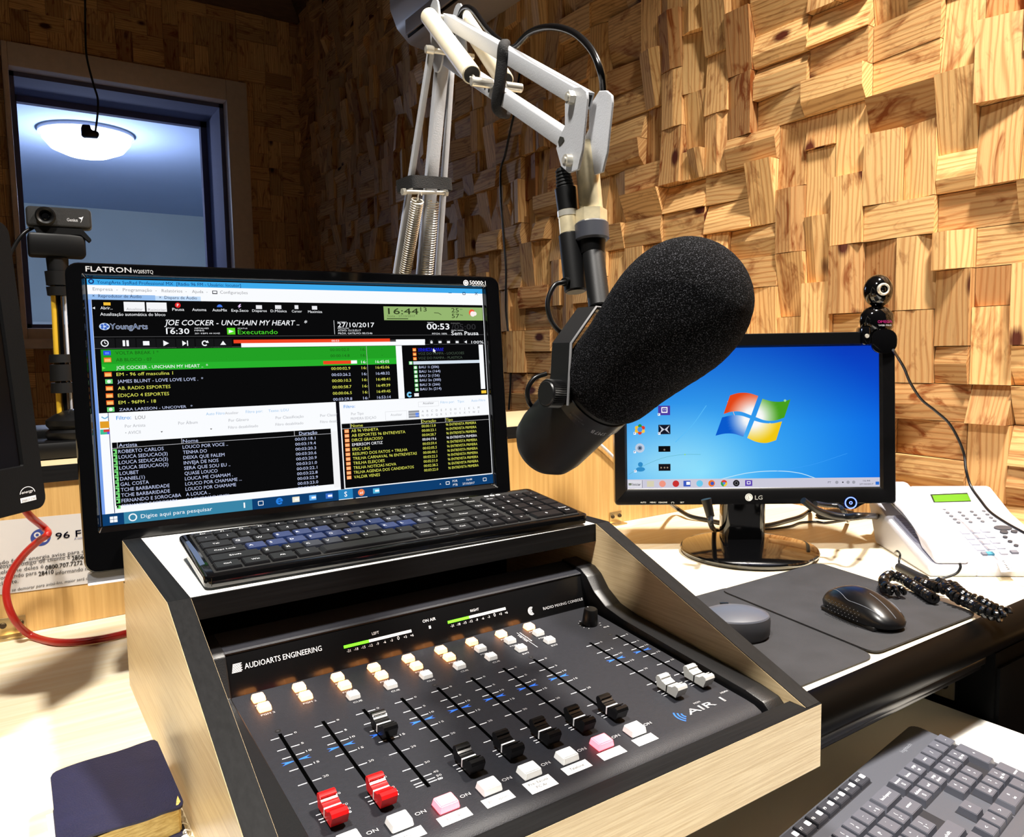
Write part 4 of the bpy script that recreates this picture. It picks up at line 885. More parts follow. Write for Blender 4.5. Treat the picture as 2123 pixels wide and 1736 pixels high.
for k, (a, ax, c) in enumerate(RRW):
    v = va + st * k; cc = YEL if k != 3 else WHI; y = 366 + 46.6 * k
    u0 = ul(zd(426 + k * 2.6, y)); s.t(a, u0, v, .0034, cc, ul(zd(ax, y)) - u0, bold=.005)
    s.t(c, ul(zd(1128 + k * 2.7, y - 50)), v, .0032, cc, .0185); s.t('96 ENTREVISTA PRIMEIRA', ul(zd(1370 + k * 2.7, y - 70)), v, .0032, cc, .0420)
    u = ul(zd(380 + k * 2.5, y)); s.rect(u - .0028, v - .0004, u + .0026, v + .0038, G((250, 120, 50)), 6); s.rect(u - .0024, v, u + .0022, v + .0032, G((253, 190, 130)), 7)
# task bar
vk = -hh + .0118; s.rect(-hw, -hh, hw, vk, G((14, 62, 112)), 9); s.rect(ul(zc(350, 1040)), -hh, ul(zc(1413, 900)), vk, G((58, 134, 168)), 10)
s.t('Digite aqui para pesquisar', ul(zc(490, 1025)), -hh + .0040, .0040, WHI, ul(zc(1082, 960)) - ul(zc(490, 1025)), l=14)
u = ul(zc(422, 1015)); s.disc(u, -hh + .0058, .0040, WHI, 12, ri=.0028)
u = ul(zc(264, 1045)); 
for a in (0, 1):
    for b in (0, 1): s.rect(u - .0034 + a * .0036, -hh + .0028 + b * .0032, u - .0034 + a * .0036 + .0032, -hh + .0028 + b * .0032 + .0028, WHI, 12)
u = ul(zc(1348, 922)); s.line([(u, -hh + .003), (u, -hh + .0088)], .0016, WHI, 12)
for z, x, c, k in ((zc, 1484, (240, 240, 245), 'r'), (zc, 1640, (40, 130, 230), 'e'), (zc, 1778, (240, 236, 214), 'q'), (zc, 1918, (90, 170, 240), 'q'), (zc, 2055, (60, 110, 200), 'q'), (zd, 368, (40, 130, 190), 's'), (zd, 525, (240, 130, 80), 'o'), (zd, 675, (80, 180, 220), 'q')):
    u = ul(z(x, 900 if z is zc else 980)); v = -hh + .0062; c = G(c)
    if k == 'r': s.line([(u - .0026, v - .0022), (u + .0026, v - .0022), (u + .0026, v + .0022), (u - .0026, v + .0022), (u - .0026, v - .0022)], .0007, c, 12)
    if k == 'q': s.rect(u - .0040, v - .0030, u + .0040, v + .0030, c, 12); s.rect(u - .0014, v - .0012, u + .0036, v + .0012, WHI, 13)
    if k == 'e': s.disc(u, v, .0038, c, 12, ri=.0018, a0=.1, a1=5.7); s.rect(u - .003, v - .0006, u + .0036, v + .0008, c, 12)
    if k == 's': s.rect(u - .0085, -hh, u + .0085, vk, c, 11); s.t('S', u, v - .0028, .0056, WHI, align='C', bold=.06, l=14); s.rect(u - .0085, -hh, u + .0085, -hh + .0007, WHI, 13)
    if k == 'o': s.disc(u, v, .0040, c, 12); s.t('ad', u, v - .0016, .0030, WHI, align='C', bold=.03, l=14); s.rect(u - .007, -hh, u + .007, -hh + .0007, WHI, 13)
s.t('^', ul(zd(1308, 890)), -hh + .0040, .003, WHI, l=14); s.t('POR', ul(zd(1436, 860)), -hh + .0066, .0028, WHI, .0068, l=14); s.t('PTB', ul(zd(1441, 900)), -hh + .0018, .0028, WHI, .0062, l=14)
s.t('16:44', ul(zd(1576, 850)), -hh + .0066, .0027, WHI, .0078, l=14); s.t('27/10/2017', ul(zd(1536, 890)), -hh + .0018, .0027, WHI, .0168, l=14)
u = ul(zd(1388, 880)); s.line([(u - .0022, -hh + .0046), (u + .0024, -hh + .0046), (u + .0024, -hh + .0080), (u - .0022, -hh + .0080), (u - .0022, -hh + .0046)], .0007, WHI, 12)
u = ul(zd(1758, 835)); s.line([(u - .0022, -hh + .0040), (u + .0022, -hh + .0040), (u + .0022, -hh + .0078), (u - .0022, -hh + .0078), (u - .0022, -hh + .0040)], .0006, WHI, 12)
s.build('screen', t)

# ---- the smaller monitor on the right
M2 = pose((1.03, 0.821, 0.222), -36.75, 4.38)
t = thing('monitor', 'small black monitor on round base showing a blue desktop with four-colour logo', 'monitor', (1.03, 0.835, 0), math.radians(-36.75))
hw, hh = 0.2049, 0.1152
S2 = Sheet(M2.to_translation(), M2.col[0].to_3d(), M2.col[1].to_3d())
ol, _ = S2.uv((1274, 960)); orr, _ = S2.uv((1854, 900)); _, ot = S2.uv((1700, 690)); _, ob_ = S2.uv((1560, 1045))
mb = MB(); mb.m(GLOSS); BZ2 = mat('bezel_semi_gloss', (9, 9, 10), 0.22); mb.m(BZ2)
out = rr(ol, ob_, orr, ot, 0.005); inn = rr(-hw, -hh, hw, hh, 0.0005); lip = rr(-hw - .004, -hh - .0055, hw + .004, hh + .003, 0.001)
loop_skin(mb, [(out, -0.020), (out, 0.004), (rr(ol + .001, ob_ + .001, orr - .001, ot - .001, .0045), 0.005), (lip, 0.005), (inn, 0.0008), (inn, -0.001)], M2)
pu, pv = S2.uv((1761, 1042)); mb.prism([(pu - .032, ob_ + .004), (pu - .016, ob_ - .0035), (pu - .008, ob_ - .0085), (pu + .008, ob_ - .0085), (pu + .016, ob_ - .0035), (pu + .032, ob_ + .004)], -0.012, 0.0042, M2)
bz = mb.build('bezel', t, local=False)
mb = MB(); mb.m(SATIN); loop_skin(mb, [(rr(ol + .001, ob_ + .001, orr - .001, ot - .001, .0045), -0.0195), (rr(ol + .012, ob_ + .012, orr - .012, ot - .012, .02), -0.032), (rr(ol + .08, ob_ + .05, orr - .08, ot - .05, .02), -0.052)], M2, close1=True, smooth=True); mb.build('rear_shell', t, local=False)
mb = MB(); mb.m(GLOSS).prism(rr(-0.036, -0.018, 0.036, 0.020, 0.012), 0.014, 0.15, Matrix.Translation((0, 0.012, 0)), smooth=True)
mb.build('neck', t)
mb = MB(); mb.m(GLOSS).lathe([(0, 0.0), (0.104, 0.0), (0.108, 0.003), (0.110, 0.008), (0.1085, 0.0105), (0.098, 0.013), (0.04, 0.0175), (0, 0.018)], Matrix.Translation((0, -0.030, 0)), 72); mb.build('round_base', t)
s = Sheet(M2 @ Vector((0, 0, 0.0052)), M2.col[0].to_3d(), M2.col[1].to_3d())
ze = lambda x, y: (1260 + x * .29204, 660 + y * .29204)
LOG = ink((205, 205, 200)); u, v = s.uv(ze(1002, 1272)); s.disc(u, v, .0062, LOG, n=28); s.rect(u - .0012, v - .0022, u - .0006, v + .0022, ink((60, 60, 60)), 2); s.rect(u - .0012, v - .0022, u + .0012, v - .0017, ink((60, 60, 60)), 2)
s.disc(u, v, .0048, ink((60, 60, 60)), 2, ri=.0043, a0=-.1, a1=4.7, n=20); s.T('LG', ze(1045, 1288), ze(1098, 1288), .0068, LOG, bold=.03)
for tx, a, b in (('AUTO', 232, 272), ('MENU', 300, 342), ('f·ENGINE', 360, 422), ('(▲)'.replace('▲', '^'), 450, 471), ('SET', 514, 542)): s.T(tx, ze(a, 1313), ze(b, 1313), .0024, LOG)
s.build('bezel_lettering', bz)
mb = MB(); RB2 = mat('power_ring', (120, 150, 255), 0.3, emit=(60, 84, 255), es=2.6); Mp = M2 @ Matrix.Translation((pu, pv, 0.0046))
mb.m(GLOSS).lathe([(0, 0), (0.0095, 0), (0.0092, 0.0012), (0, 0.0014)], Mp, 32); mb.m(RB2)
for r0, r1 in ((0.0080, 0.0098), (0.0014, 0.0027)): mb.lathe([(r0, 0.0012), (r0, 0.0018), (r1, 0.0018), (r1, 0.0012)], Mp, 32)
mb.build('power_button', t, local=False)
s = S2
def wall_(a, b):
    d = math.hypot(a - 0.30, (b - 0.10) * 0.75); k = max(0, 1 - d / 0.85); tr_c = max(0, b - 0.45) * 1.6 * (0.35 + 0.65 * a)
    r = 10 + 95 * k ** 1.5; g = 95 + 110 * k - 45 * tr_c; bl = 225 + 28 * k - 48 * tr_c
    lt = max(0, 1 - math.hypot(a - 0.10, b - 0.18) / 0.45); r += 70 * lt; g += 35 * lt
    return (max(0, min(255, r)), max(0, min(255, g)), max(0, min(255, bl)))
cen = s.uv(ze(1032, 705))
def pane(c):
    def f(u, v):
        k = min(1.0, math.hypot(u - cen[0], v - cen[1]) / 0.052); k = max(0, k - 0.28) / 0.72; return tuple(250 + (x - 250) * min(1, k * 1.35) for x in c)
    return f
ev = lambda L_: [s.uv(ze(*p)) for p in L_]
pt = [(ev([(868, 548), (930, 531), (1000, 532), (1068, 552)]), ev([(822, 680), (880, 664), (945, 664), (1018, 690)]), pane((226, 70, 24))),
      (ev([(1098, 572), (1165, 590), (1235, 592), (1297, 577)]), ev([(1050, 702), (1115, 725), (1185, 727), (1253, 706)]), pane((70, 160, 30))),
      (ev([(812, 704), (880, 690), (945, 692), (1010, 712)]), ev([(765, 834), (830, 820), (895, 821), (962, 842)]), pane((10, 90, 205))),
      (ev([(1040, 728), (1105, 744), (1175, 746), (1237, 733)]), ev([(990, 850), (1055, 878), (1125, 886), (1195, 866)]), pane((240, 200, 20)))]
gridimg(s, 'x', t, -hw, -hh, hw, hh, wall_, 30, 18, 0, pt)
sw = lambda pts, wd, c: s.line([(p.x, p.y) for p in smoothpath([Vector((*s.uv(ze(*q)), 0)) for q in pts], 8)], wd, G(c), 1)
sw([(800, 1143), (1000, 1098), (1200, 1085), (1360, 1100), (1490, 1142)], .0012, (190, 230, 250)); sw([(150, 1110), (250, 1050), (400, 990), (540, 968), (660, 968)], .0005, (90, 170, 180)); sw([(480, 880), (600, 760), (700, 620)], .0010, (90, 190, 250)); sw([(1200, 1085), (1450, 1040), (1700, 960)], .0006, (60, 160, 250))
sw([(900, 690), (880, 640), (850, 590)], .0008, (250, 190, 160)); sw([(1165, 700), (1200, 672), (1250, 690)], .0014, (230, 245, 240)); sw([(1150, 745), (1190, 790), (1225, 765)], .0014, (250, 240, 190))
u, v = s.uv(ze(1258, 585)); s.disc(u, v, .0020, G((150, 220, 170)), 4); u, v = s.uv(ze(548, 968)); s.disc(u, v, .0012, G((150, 220, 130)), 4)
for x, y, c, k in ((400, 655, (76, 60, 160), 'tw'), (228, 790, (220, 80, 50), 'cl'), (402, 790, (20, 24, 40), 'bf'), (228, 922, (190, 205, 225), 'cam'), (402, 930, (12, 12, 14), 'ph'), (232, 1058, (50, 140, 200), 'pp'), (403, 1057, (24, 22, 26), 'ph')):
    u, v = s.uv(ze(x, y)); w = .0098
    if k in ('tw', 'bf'): s.rect(u - w, v - .0078, u + w, v + .0078, G(c), 3)
    if k == 'tw': s.rect(u - .0045, v - .004, u + .0055, v + .0055, WHI, 4); s.rect(u - .003, v - .0022, u + .004, v + .004, G(c), 5); s.rect(u - .0008, v, u, v + .0025, WHI, 6); s.rect(u + .0018, v, u + .0026, v + .0025, WHI, 6)
    if k == 'bf':
        for a in (-1, 1): s.poly([(u, v), (u + a * .0085, v + .0068), (u + a * .0045, v), (u + a * .0085, v - .0068)][::a], G((200, 206, 220)), 4)
    if k == 'ph': s.rect(u - w, v - .0052 - (.001 if y > 1000 else -.0008), u + w, v + .0052, G(c), 3); [s.disc(u + a * .004, v - .001, .0014, G((150, 130, 110)), 4) for a in ((0,) if y < 1000 else (-1.4, 0, 1.2))]
    if k == 'cl':
        for q, cc in enumerate(((220, 60, 40), (40, 150, 60), (240, 190, 50), (240, 190, 50), (220, 60, 40), (240, 200, 80))): an = q * 1.047 + .5; s.disc(u + .006 * math.cos(an), v + .0055 * math.sin(an), .0032, G(cc), 3)
        s.disc(u, v, .0042, G((70, 150, 235)), 4)
    if k == 'cam': s.disc(u, v, .0078, G(c), 3); s.disc(u, v, .004, G((120, 140, 170)), 4); s.disc(u, v, .0018, G((40, 60, 80)), 5)
    if k == 'pp': s.disc(u, v + .0045, .0040, G(c), 3); s.disc(u, v - .0035, .0075, G(c), 3, rv=.0038)
    if k in ('tw', 'cl', 'bf', 'cam', 'pp'): s.rect(u - .0105, v - .0085, u - .0065, v - .0045, WHI, 6); s.poly([(u - .0098, v - .0075), (u - .0072, v - .0055), (u - .0096, v - .0052)], G((40, 80, 160)), 7)
vk = -hh + .0152; s.rect(-hw, -hh, hw, vk, G((204, 202, 218)), 8); s.rect(-hw + .001, -hh + .0012, -hw + .024, vk - .0014, G((222, 220, 228)), 9); s.rect(-hw + .024, -hh + .0012, -hw + .0246, vk - .0014, G((90, 90, 100)), 10)
s.t('Iniciar', -hw + .0085, -hh + .0050, .0042, G((40, 40, 44)), .0135, bold=.03, l=12); s.rect(-hw + .002, -hh + .0054, -hw + .0070, -hh + .0092, G((120, 130, 110)), 12)
for x, c in ((303, (214, 208, 180)), (388, (240, 150, 130)), (483, (200, 50, 50)), (562, (60, 90, 190)), (652, (110, 200, 235)), (737, (240, 120, 30)), (825, (240, 200, 60)), (912, (24, 24, 26)), (1000, (92, 66, 176))):
    u, _ = s.uv(ze(x, 1180)); v = -hh + .0076; cc = G(c)
    if x in (303, 562, 1000): s.rect(u - .0058, v - .0048, u + .0058, v + .0048, cc, 11)
    else: s.disc(u, v, .0054, cc, 11)
    if x == 825: s.disc(u, v, .0054, G((220, 60, 44)), 12, a0=.4, a1=2.6); s.disc(u, v, .0054, G((50, 160, 80)), 12, a0=2.6, a1=4.6); s.disc(u, v, .0022, G((80, 140, 230)), 13)
    if x == 737: s.disc(u + .001, v, .003, G((60, 90, 190)), 12)
    if x == 912: s.disc(u, v, .003, G((120, 120, 126)), 12, ri=.0022)
    if x == 1000: s.rect(u - .003, v - .002, u + .003, v + .003, WHI, 12); s.rect(u - .002, v - .0008, u + .002, v + .002, cc, 13)
    if x == 562: s.rect(u - .001, v - .002, u + .005, v + .003, WHI, 12)
s.t('PT', s.uv(ze(1562, 1172))[0], -hh + .006, .0034, G((90, 90, 100)), l=12); s.t('16:44', s.uv(ze(1812, 1165))[0], -hh + .0085, .0028, G((70, 70, 80)), .011, l=12); s.t('27/10/2017', s.uv(ze(1786, 1188))[0], -hh + .0030, .0028, G((70, 70, 80)), .022, l=12)
for x in (1625, 1668, 1705, 1745): u = s.uv(ze(x, 1170))[0]; s.disc(u, -hh + .0076, .0026 if x != 1668 else .0012, G((160, 160, 172)) if x != 1668 else G((50, 50, 60)), 11)
s.R(ze(1900, 1160), ze(1926, 1182), G((40, 110, 210)), 11)
s.build('screen', t)

# ---- the monitor cut by the left edge
e2 = at_c((97, 1050), 0.70); L3 = 0.255
M3 = pose(e2, 45.2, 4.3)
q3 = M3 @ Vector((-0.22, 0.03, -0.03))
t = thing('monitor', 'black monitor at the left edge of the photo, only its right side in view', 'monitor', (q3.x, q3.y, 0), math.radians(45.2))
mb = MB(); mb.m(SATIN); out = rr(-0.44, 0.0, 0.0, L3, 0.010); lip = rr(-0.415, 0.040, -0.020, L3 - 0.022, 0.002); inn = rr(-0.414, 0.041, -0.021, L3 - 0.023, 0.001)
loop_skin(mb, [(out, -0.025), (out, 0.0), (rr(-0.439, 0.001, -0.001, L3 - .001, .0095), 0.001), (lip, 0.001), (inn, -0.0015)], M3, close0=True); bz = mb.build('bezel', t, local=False)
mb = MB(); mb.m(mat('screen_off', (3, 3, 4), 0.3, spec=0.15)).prism(inn, -0.004, -0.0014, M3); mb.build('screen', t, local=False)
mb = MB(); mb.m(SATIN).cyl((0, 0.03, 0.006), (0, 0.015, e2.z + 0.09), 0.02).lathe([(0, 0), (0.10, 0), (0.10, 0.008), (0, 0.012)], Matrix.Translation((0, 0.03, 0)), 40); mb.build('stand', t)
s = Sheet(M3 @ Vector((0, 0, 0.0011)), M3.col[0].to_3d(), M3.col[1].to_3d())
u, v = s.uv((57, 1022)); s.disc(u, v - .0010, .0085, PW, ri=.0078, a0=.1, a1=3.0, rv=.0065); s.t('energy', u - .0068, v, .0024, PW, .0128, shear=.3); s.rect(u - .0085, v - .0078, u + .0085, v - .0036, PW); s.t('ENERGY STAR', u - .0075, v - .0070, .0022, ink((20, 20, 20)), .015, l=10)
s.build('bezel_lettering', bz)

# ================================================================== keyboards
def key(parent, Mk, x, y, w, d, z0, z1, m, legend, lm, lh, taper=0.88, name='key', tone=None, stretch=None, corner=None):
    mb = MB(); mb.m(m); b = bmesh.new(); bmesh.ops.create_cube(b, size=1)
    for q in b.verts:
        top = q.co.z > 0; q.co = Vector((q.co.x * w * (taper if top else 1), q.co.y * d * (taper if top else 1), z1 if top else z0))
    bmesh.ops.bevel(b, geom=[e for e in b.edges if max(v.co.z for v in e.verts) > z1 - 1e-6], offset=0.0005, segments=2, affect='EDGES')
    mb._add(b, Matrix.Translation((x, y, 0)), True)
    if legend:
        L_ = legend.split('|'); mb.m(lm)
        for k, tx in enumerate(L_):
            big = len(tx) == 1
            h = lh * (1.15 if big and len(L_) == 1 else 0.85)
            xo = -w * 0.5 * taper + 0.0016 if corner else 0
            Mt = Matrix.Translation((x + (xo if k == 0 or not corner else 0.001), y + (0.0012 if len(L_) > 1 and k == 0 else -0.0042 if len(L_) > 1 else -h * 0.4), z1 + 0.00008))
            mb.text(tx, Mt, h, None if len(tx) < 5 else min(w * 0.72, len(tx) * h * 0.75), 'L' if corner and k == 0 else 'C', bold=0.01)
    mb.bm.transform(Mk.inverted_safe() @ Mk)
    o = mb.build(name, parent); return o

# black compact keyboard on the cabinet shelf
yaw = math.radians(-1.2)
K1 = frame((0.1270, 0.6215, 0.1572), (math.cos(yaw), math.sin(yaw), 0), Vector((-math.sin(yaw), math.cos(yaw), 0)) * math.cos(math.radians(6)) + Vector((0, 0, math.sin(math.radians(6)))))
t = thing('keyboard', 'slim black keyboard with flat keys lying on the white shelf of the cabinet', 'keyboard', M=K1)
KBG = mat('keyboard_gloss', (8, 8, 9), 0.12, coat=0.4); KEY = mat('key_black', (15, 15, 18), 0.4); KEYB = mat('key_blue', (24, 38, 78), 0.22); KEYW = mat('key_slate', (34, 36, 44), 0.25)
LEG = ink((214, 216, 220)); W1, D1 = 0.3815, 0.1135
mb = MB(); mb.m(KBG).prism(rr(0, 0, W1, D1, 0.006), 0.0, 0.0095, bev=0.0012); mb.m(mat('key_well', (7, 7, 7), 0.7)).lohi((0.0085, 0.0065, 0.0094), (W1 - 0.0075, D1 - 0.006, 0.0099)); mb.build('body', t)
mb = MB(); mb.m(mat('rim_blue', (48, 62, 88), 0.25)).prism([(0.0020, 0.028), (0.0062, 0.030), (0.0066, 0.062), (0.0056, 0.094), (0.0024, 0.092)], 0.0095, 0.0097); mb.build('worn_edge', t)  # thin blue-grey patch along the left rim
mb = MB(); mb.m(KBG).lohi((0.03, D1 - 0.012, -0.008), (0.05, D1 - 0.006, 0)).lohi((W1 - .05, D1 - 0.012, -0.008), (W1 - .03, D1 - 0.006, 0)); mb.build('foot', t)
p_ = 0.365 / 20.35; ky = 0.0172
rows1 = [
 (5.38, 0.62, 0.94, [('Esc', 1)] + [('F%d' % i, 1) for i in range(1, 13)] + [('Insert', 1), ('Delete', 1), ('PrtSc', 1), ('Pause', 1)]),
 (4.42, 1, 1, [("'", 1), ('1', 1), ('2', 1), ('3', 1), ('4', 1), ('5', 1), ('6', 1), ('7', 1), ('8', 1), ('9', 1), ('0', 1), ('-', 1), ('=', 1), ('<-----', 2), ('Home', 1), (None, .35), ('Num', 1), ('/', 1), ('*', 1), ('-', 1)]),
 (3.42, 1, 1, [('Tab', 1.5), ('Q', 1), ('W', 1), ('E', 1), ('R', 1), ('T', 1), ('Y', 1), ('U', 1), ('I', 1), ('O', 1), ('P', 1), ('´', 1), ('[', 1), (']', 1.5), ('PgUp', 1), (None, .35), ('7', 1), ('8', 1), ('9', 1), ('+', 1)]),
 (2.42, 1, 1, [('Caps Lock', 1.9), ('A', 1), ('S', 1), ('D', 1), ('F', 1), ('G', 1), ('H', 1), ('J', 1), ('K', 1), ('L', 1), ('Ç', 1), ('~', 1), ('Enter', 2.1), ('PgDn', 1), (None, .35), ('4', 1), ('5', 1), ('6', 1), ('.', 1)]),
 (1.42, 1, 1, [('Shift', 2.4), ('Z', 1), ('X', 1), ('C', 1), ('V', 1), ('B', 1), ('N', 1), ('M', 1), (',', 1), ('.', 1), (';', 1), ('Shift', 1.6), ('^', 1), ('End', 1), (None, .35), ('1', 1), ('2', 1), ('3', 1), ('Enter', -1)]),
 (0.42, 1, 1, [('Ctrl', 1.25), ('Win', 1.25), ('Alt', 1.25), ('\\', 1.15), ('', 5.1), ('AltGr', 1.15), ('Menu', 1.1), ('Ctrl', 1.1), ('/', 1), ('<', 1), ('v', .85), ('>', .85), (None, .30), ('0', 2), ('Del', 1), ('x', 0)]),
]
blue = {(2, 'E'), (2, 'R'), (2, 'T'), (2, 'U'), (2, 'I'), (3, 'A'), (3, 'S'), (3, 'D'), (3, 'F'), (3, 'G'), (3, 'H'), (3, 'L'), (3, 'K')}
slate = {(2, 'Q'), (2, 'O'), (2, 'P'), (2, '´'), (3, 'J'), (3, 'Ç'), (4, 'C'), (4, 'V')}
nkey = 0
for ri, (rv, hgt, pw, ks) in enumerate(rows1):
    x = 0.0098 / p_
    if ri == 5: tot = sum(k[1] for k in ks); 
    for lg, w in ks:
        if lg is None: x += w; continue
        if w == 0: continue
        ww = abs(w) * pw; tall = w < 0
        if lg and ri == 5 and lg in ('0', 'Del') : pass
        cy = 0.0075 + rv * ky + (ky * hgt / 2 if hgt == 1 else ky * 0.33) - (ky / 2 if tall else 0)
        m = KEYB if (ri, lg) in blue else KEYW if (ri, lg) in slate else KEY
        o = key(t, K1, x * p_ + ww * p_ / 2, cy - 0.0065, ww * p_ - 0.0016, (ky * hgt - 0.0016) * 1.0 + (ky if tall else 0), 0.0096, 0.0124, m, lg if lg != 'x' else '', LEG, 0.0031, taper=0.93, corner=(ri in (2, 3, 4) and len(lg) == 1))
        if m is KEYB: o['label'] = 'letter key in glossier dark blue'
        nkey += 1; x += ww
mb = MB(); mb.m(LEG)
for k in range(3): mb.lathe([(0.0012, 0), (0.0012, 0.0002), (0.0022, 0.0002), (0.0022, 0)], Matrix.Translation((0.318 + k * 0.0075, D1 - 0.0105, 0.0098)), 16, sx=1.3)
mb.build('indicator_lights', t)

# grey keyboard on the pull-out tray
W2, D2 = 0.450, 0.140; pk = 0.01915; X0k = 0.0115; Yn = D2 - 0.040
yaw = math.radians(7.8); tl_ = math.radians(8.0); ex = Vector((math.cos(yaw), math.sin(yaw), 0)); eyh = Vector((-math.sin(yaw), math.cos(yaw), 0)) * math.cos(tl_) + Vector((0, 0, math.sin(tl_))); en = ex.cross(eyh)
og = Vector((0.7399, 0.3705, -0.0928)) - ex * (X0k + 17 * pk) - eyh * (Yn - pk) - en * 0.0205
og.z = max(og.z, TZ + 0.0006)
K2 = frame(og, ex, eyh)
t = thing('keyboard', 'charcoal grey full-size keyboard on the pull-out tray under the desk edge', 'keyboard', M=K2)
KG = mat('keyboard_grey', (78, 80, 88), 0.45, bump=0.1, bscale=1500); KG2 = mat('key_grey', (84, 86, 96), 0.35); KG3 = mat('key_dark_grey', (52, 53, 60), 0.35); KDK = mat('key_well_blue_black', (14, 14, 24), 0.7)
mb = MB(); mb.m(KG).prism(rr(0, 0, W2, D2, 0.012), 0.0, 0.0135, bev=0.003)
def well(x0, x1, y0, y1): mb.m(KDK).lohi((X0k + x0 * pk - .0008, y0, 0.0130), (X0k + x1 * pk + .0008, y1, 0.0138))
well(0, 15, Yn - 4.5 * pk, Yn + .5 * pk); well(0, 15, D2 - 0.0195, D2 - 0.0035); well(15.25, 18.25, Yn - 1.5 * pk, Yn + .5 * pk); well(16.25, 17.25, Yn - 3.5 * pk, Yn - 2.5 * pk); well(15.25, 18.25, Yn - 4.5 * pk, Yn - 3.5 * pk); well(18.5, 22.5, Yn - 4.5 * pk, Yn + .5 * pk)
mb.m(KG).lohi((0.05, D2 - .02, -.0165), (0.08, D2 - .012, 0.002)).lohi((W2 - .08, D2 - .02, -.0165), (W2 - .05, D2 - .012, 0.002)); mb.m(ink((120, 124, 132))).text('logitech', Matrix.Translation((X0k + 19.2 * pk, D2 - 0.018, 0.01358)), 0.0042, 0.024)
mb.build('body', t)
lg2 = ink((232, 234, 240))
rows2 = [
 (0, [("'", 1), ('1', 1), ('2', 1), ('3', 1), ('4', 1), ('5', 1), ('6', 1), ('7', 1), ('8', 1), ('(|9', 1), (')|0', 1), ('_|-', 1), ('+|=  §', 1), ('backspace', 2), (None, .25), ('insert|[]', 1), ('home', 1), ('page|up', 1), (None, .25), ('num', 1), ('/', 1), ('*', 1), ('-', 1)]),
 (1, [('tab', 1.5), ('Q', 1), ('W', 1), ('E', 1), ('R', 1), ('T', 1), ('Y', 1), ('U', 1), ('I', 1), ('O', 1), ('P', 1), ("`|'", 1), ('{|[  ª', 1), ('enter', 1.5), (None, .25), ('delete|[]', 1), ('end', 1), ('page|down', 1), (None, .25), ('7|home', 1), ('8|^', 1), ('9|pg up', 1), ('+', -1)]),
 (2, [('caps', 1.75), ('A', 1), ('S', 1), ('D', 1), ('F', 1), ('G', 1), ('H', 1), ('J', 1), ('K', 1), ('L', 1), ('Ç', 1), ('^|~', 1), ('}|]  º', 1.25), (None, 3.5), ('4|<', 1), ('5', 1), ('6|>', 1)]),
 (3, [('shift', 1.25), ('\\', 1), ('Z', 1), ('X', 1), ('C', 1), ('V', 1), ('B', 1), ('N', 1), ('M', 1), ('<|,', 1), ('>|.', 1), (':|;', 1), ('shift', 2.75), (None, 1.25), ('^', 1), (None, 1.25), ('1|end', 1), ('2|v', 1), ('3|pg dn', 1), ('enter', -1)]),
 (4, [('ctrl', 1.5), ('win', 1), ('alt', 1.25), ('', 6), ('alt gr', 1.25), ('?|/', 1), ('menu', 1.25), ('ctrl', 1.75), (None, .25), ('<', 1), ('v', 1), ('>', 1), (None, .25), ('0|ins', 2), ('.', 1)]),
]
for ri, ks in rows2:
    x = 0
    for lg, w in ks:
        if lg is None: x += w; continue
        ww = abs(w); tall = w < 0
        key(t, K2, X0k + (x + ww / 2) * pk, Yn - ri * pk - (pk / 2 if tall else 0), ww * pk - 0.0008, pk - 0.0008 + (pk if tall else 0), 0.0136, 0.0205, KG2, lg, lg2, 0.0034, taper=0.84); x += ww
xf = 0
for i, lg in enumerate(['esc'] + ['F%d' % k for k in range(1, 13)]):
    w = 15 / 13.0
    o = key(t, K2, X0k + (xf + w / 2) * pk, D2 - 0.0115, w * pk - 0.0008, 0.0148, 0.0134, 0.0185, KG3, lg, lg2, 0.0034, taper=0.86, corner=True)
    if i > 5:
        cx_ = X0k + (xf + w / 2) * pk + 0.0052
    xf += w
for i in range(13):
    mb = MB(); x = X0k + (i + 0.5) * 15 / 13 * pk; mb.m(lg2).prism(rr(x + .0026, D2 - .0140, x + .0084, D2 - .0085, .001), 0.01852, 0.01862)
    if i > 0: mb.build('key_symbol', t)
    else: mb.bm.free()

# ================================================================== microphone arm
e_ = Vector((0.156, 0.988, 0)).normalized(); a_ = Vector((e_.y, -e_.x, 0)); P0 = Vector((0.4675, 0.838, 0))
def ar(p, off=0.0, to=None):
    """a pixel dropped on the arm's own vertical plane (off = distance beside it); to = move it to another distance"""
    q = at_pl(p, P0 + a_ * off, a_); return q if to is None else q + a_ * (to - off)
t = thing('microphone_stand', 'white jointed boom arm with springs rising behind the large monitor', 'microphone stand', (0.50, 1.04, 0))
def bar(mb, p, q, wx, h, ext=0.0):
    p, q = Vector(p), Vector(q); d = (q - p).normalized(); p = p - d * ext; L = (q - p).length + ext
    M = frame(p, d, d.cross(a_)); return mb.lohi((0, -h / 2, -wx / 2), (L, h / 2, wx / 2), M, bev=0.0008)
TB = 0.014
UA, UB = ar((920, 42), -.007, 0), ar((1192, 202), -.007, 0); LA, LB = ar((908, 115), -.007, 0), ar((1166, 292), -.007, 0)
mb = MB(); bar(mb.m(PAINT), UA, UB, TB, 0.0135, 0.006); mb.m(mat('tube_inside', (20, 20, 20), 0.8)); d = (UB - UA).normalized(); bar(mb, UB + d * .0058, UB + d * .0064, TB - .004, .009); mb.build('upper_tube', t, local=False)
mb = MB(); bar(mb.m(PAINT), LA, LB, TB, 0.0135, 0.006); d = (LB - LA).normalized()
mb.m(mat('hole_dark', (8, 8, 8), 0.6))
for k in range(4): c = LA + (LB - LA) * (0.395 + 0.032 * k); mb.cyl(c - a_ * .0072, c - a_ * .0071, 0.0021, seg=12)
mb.build('lower_tube', t, local=False)
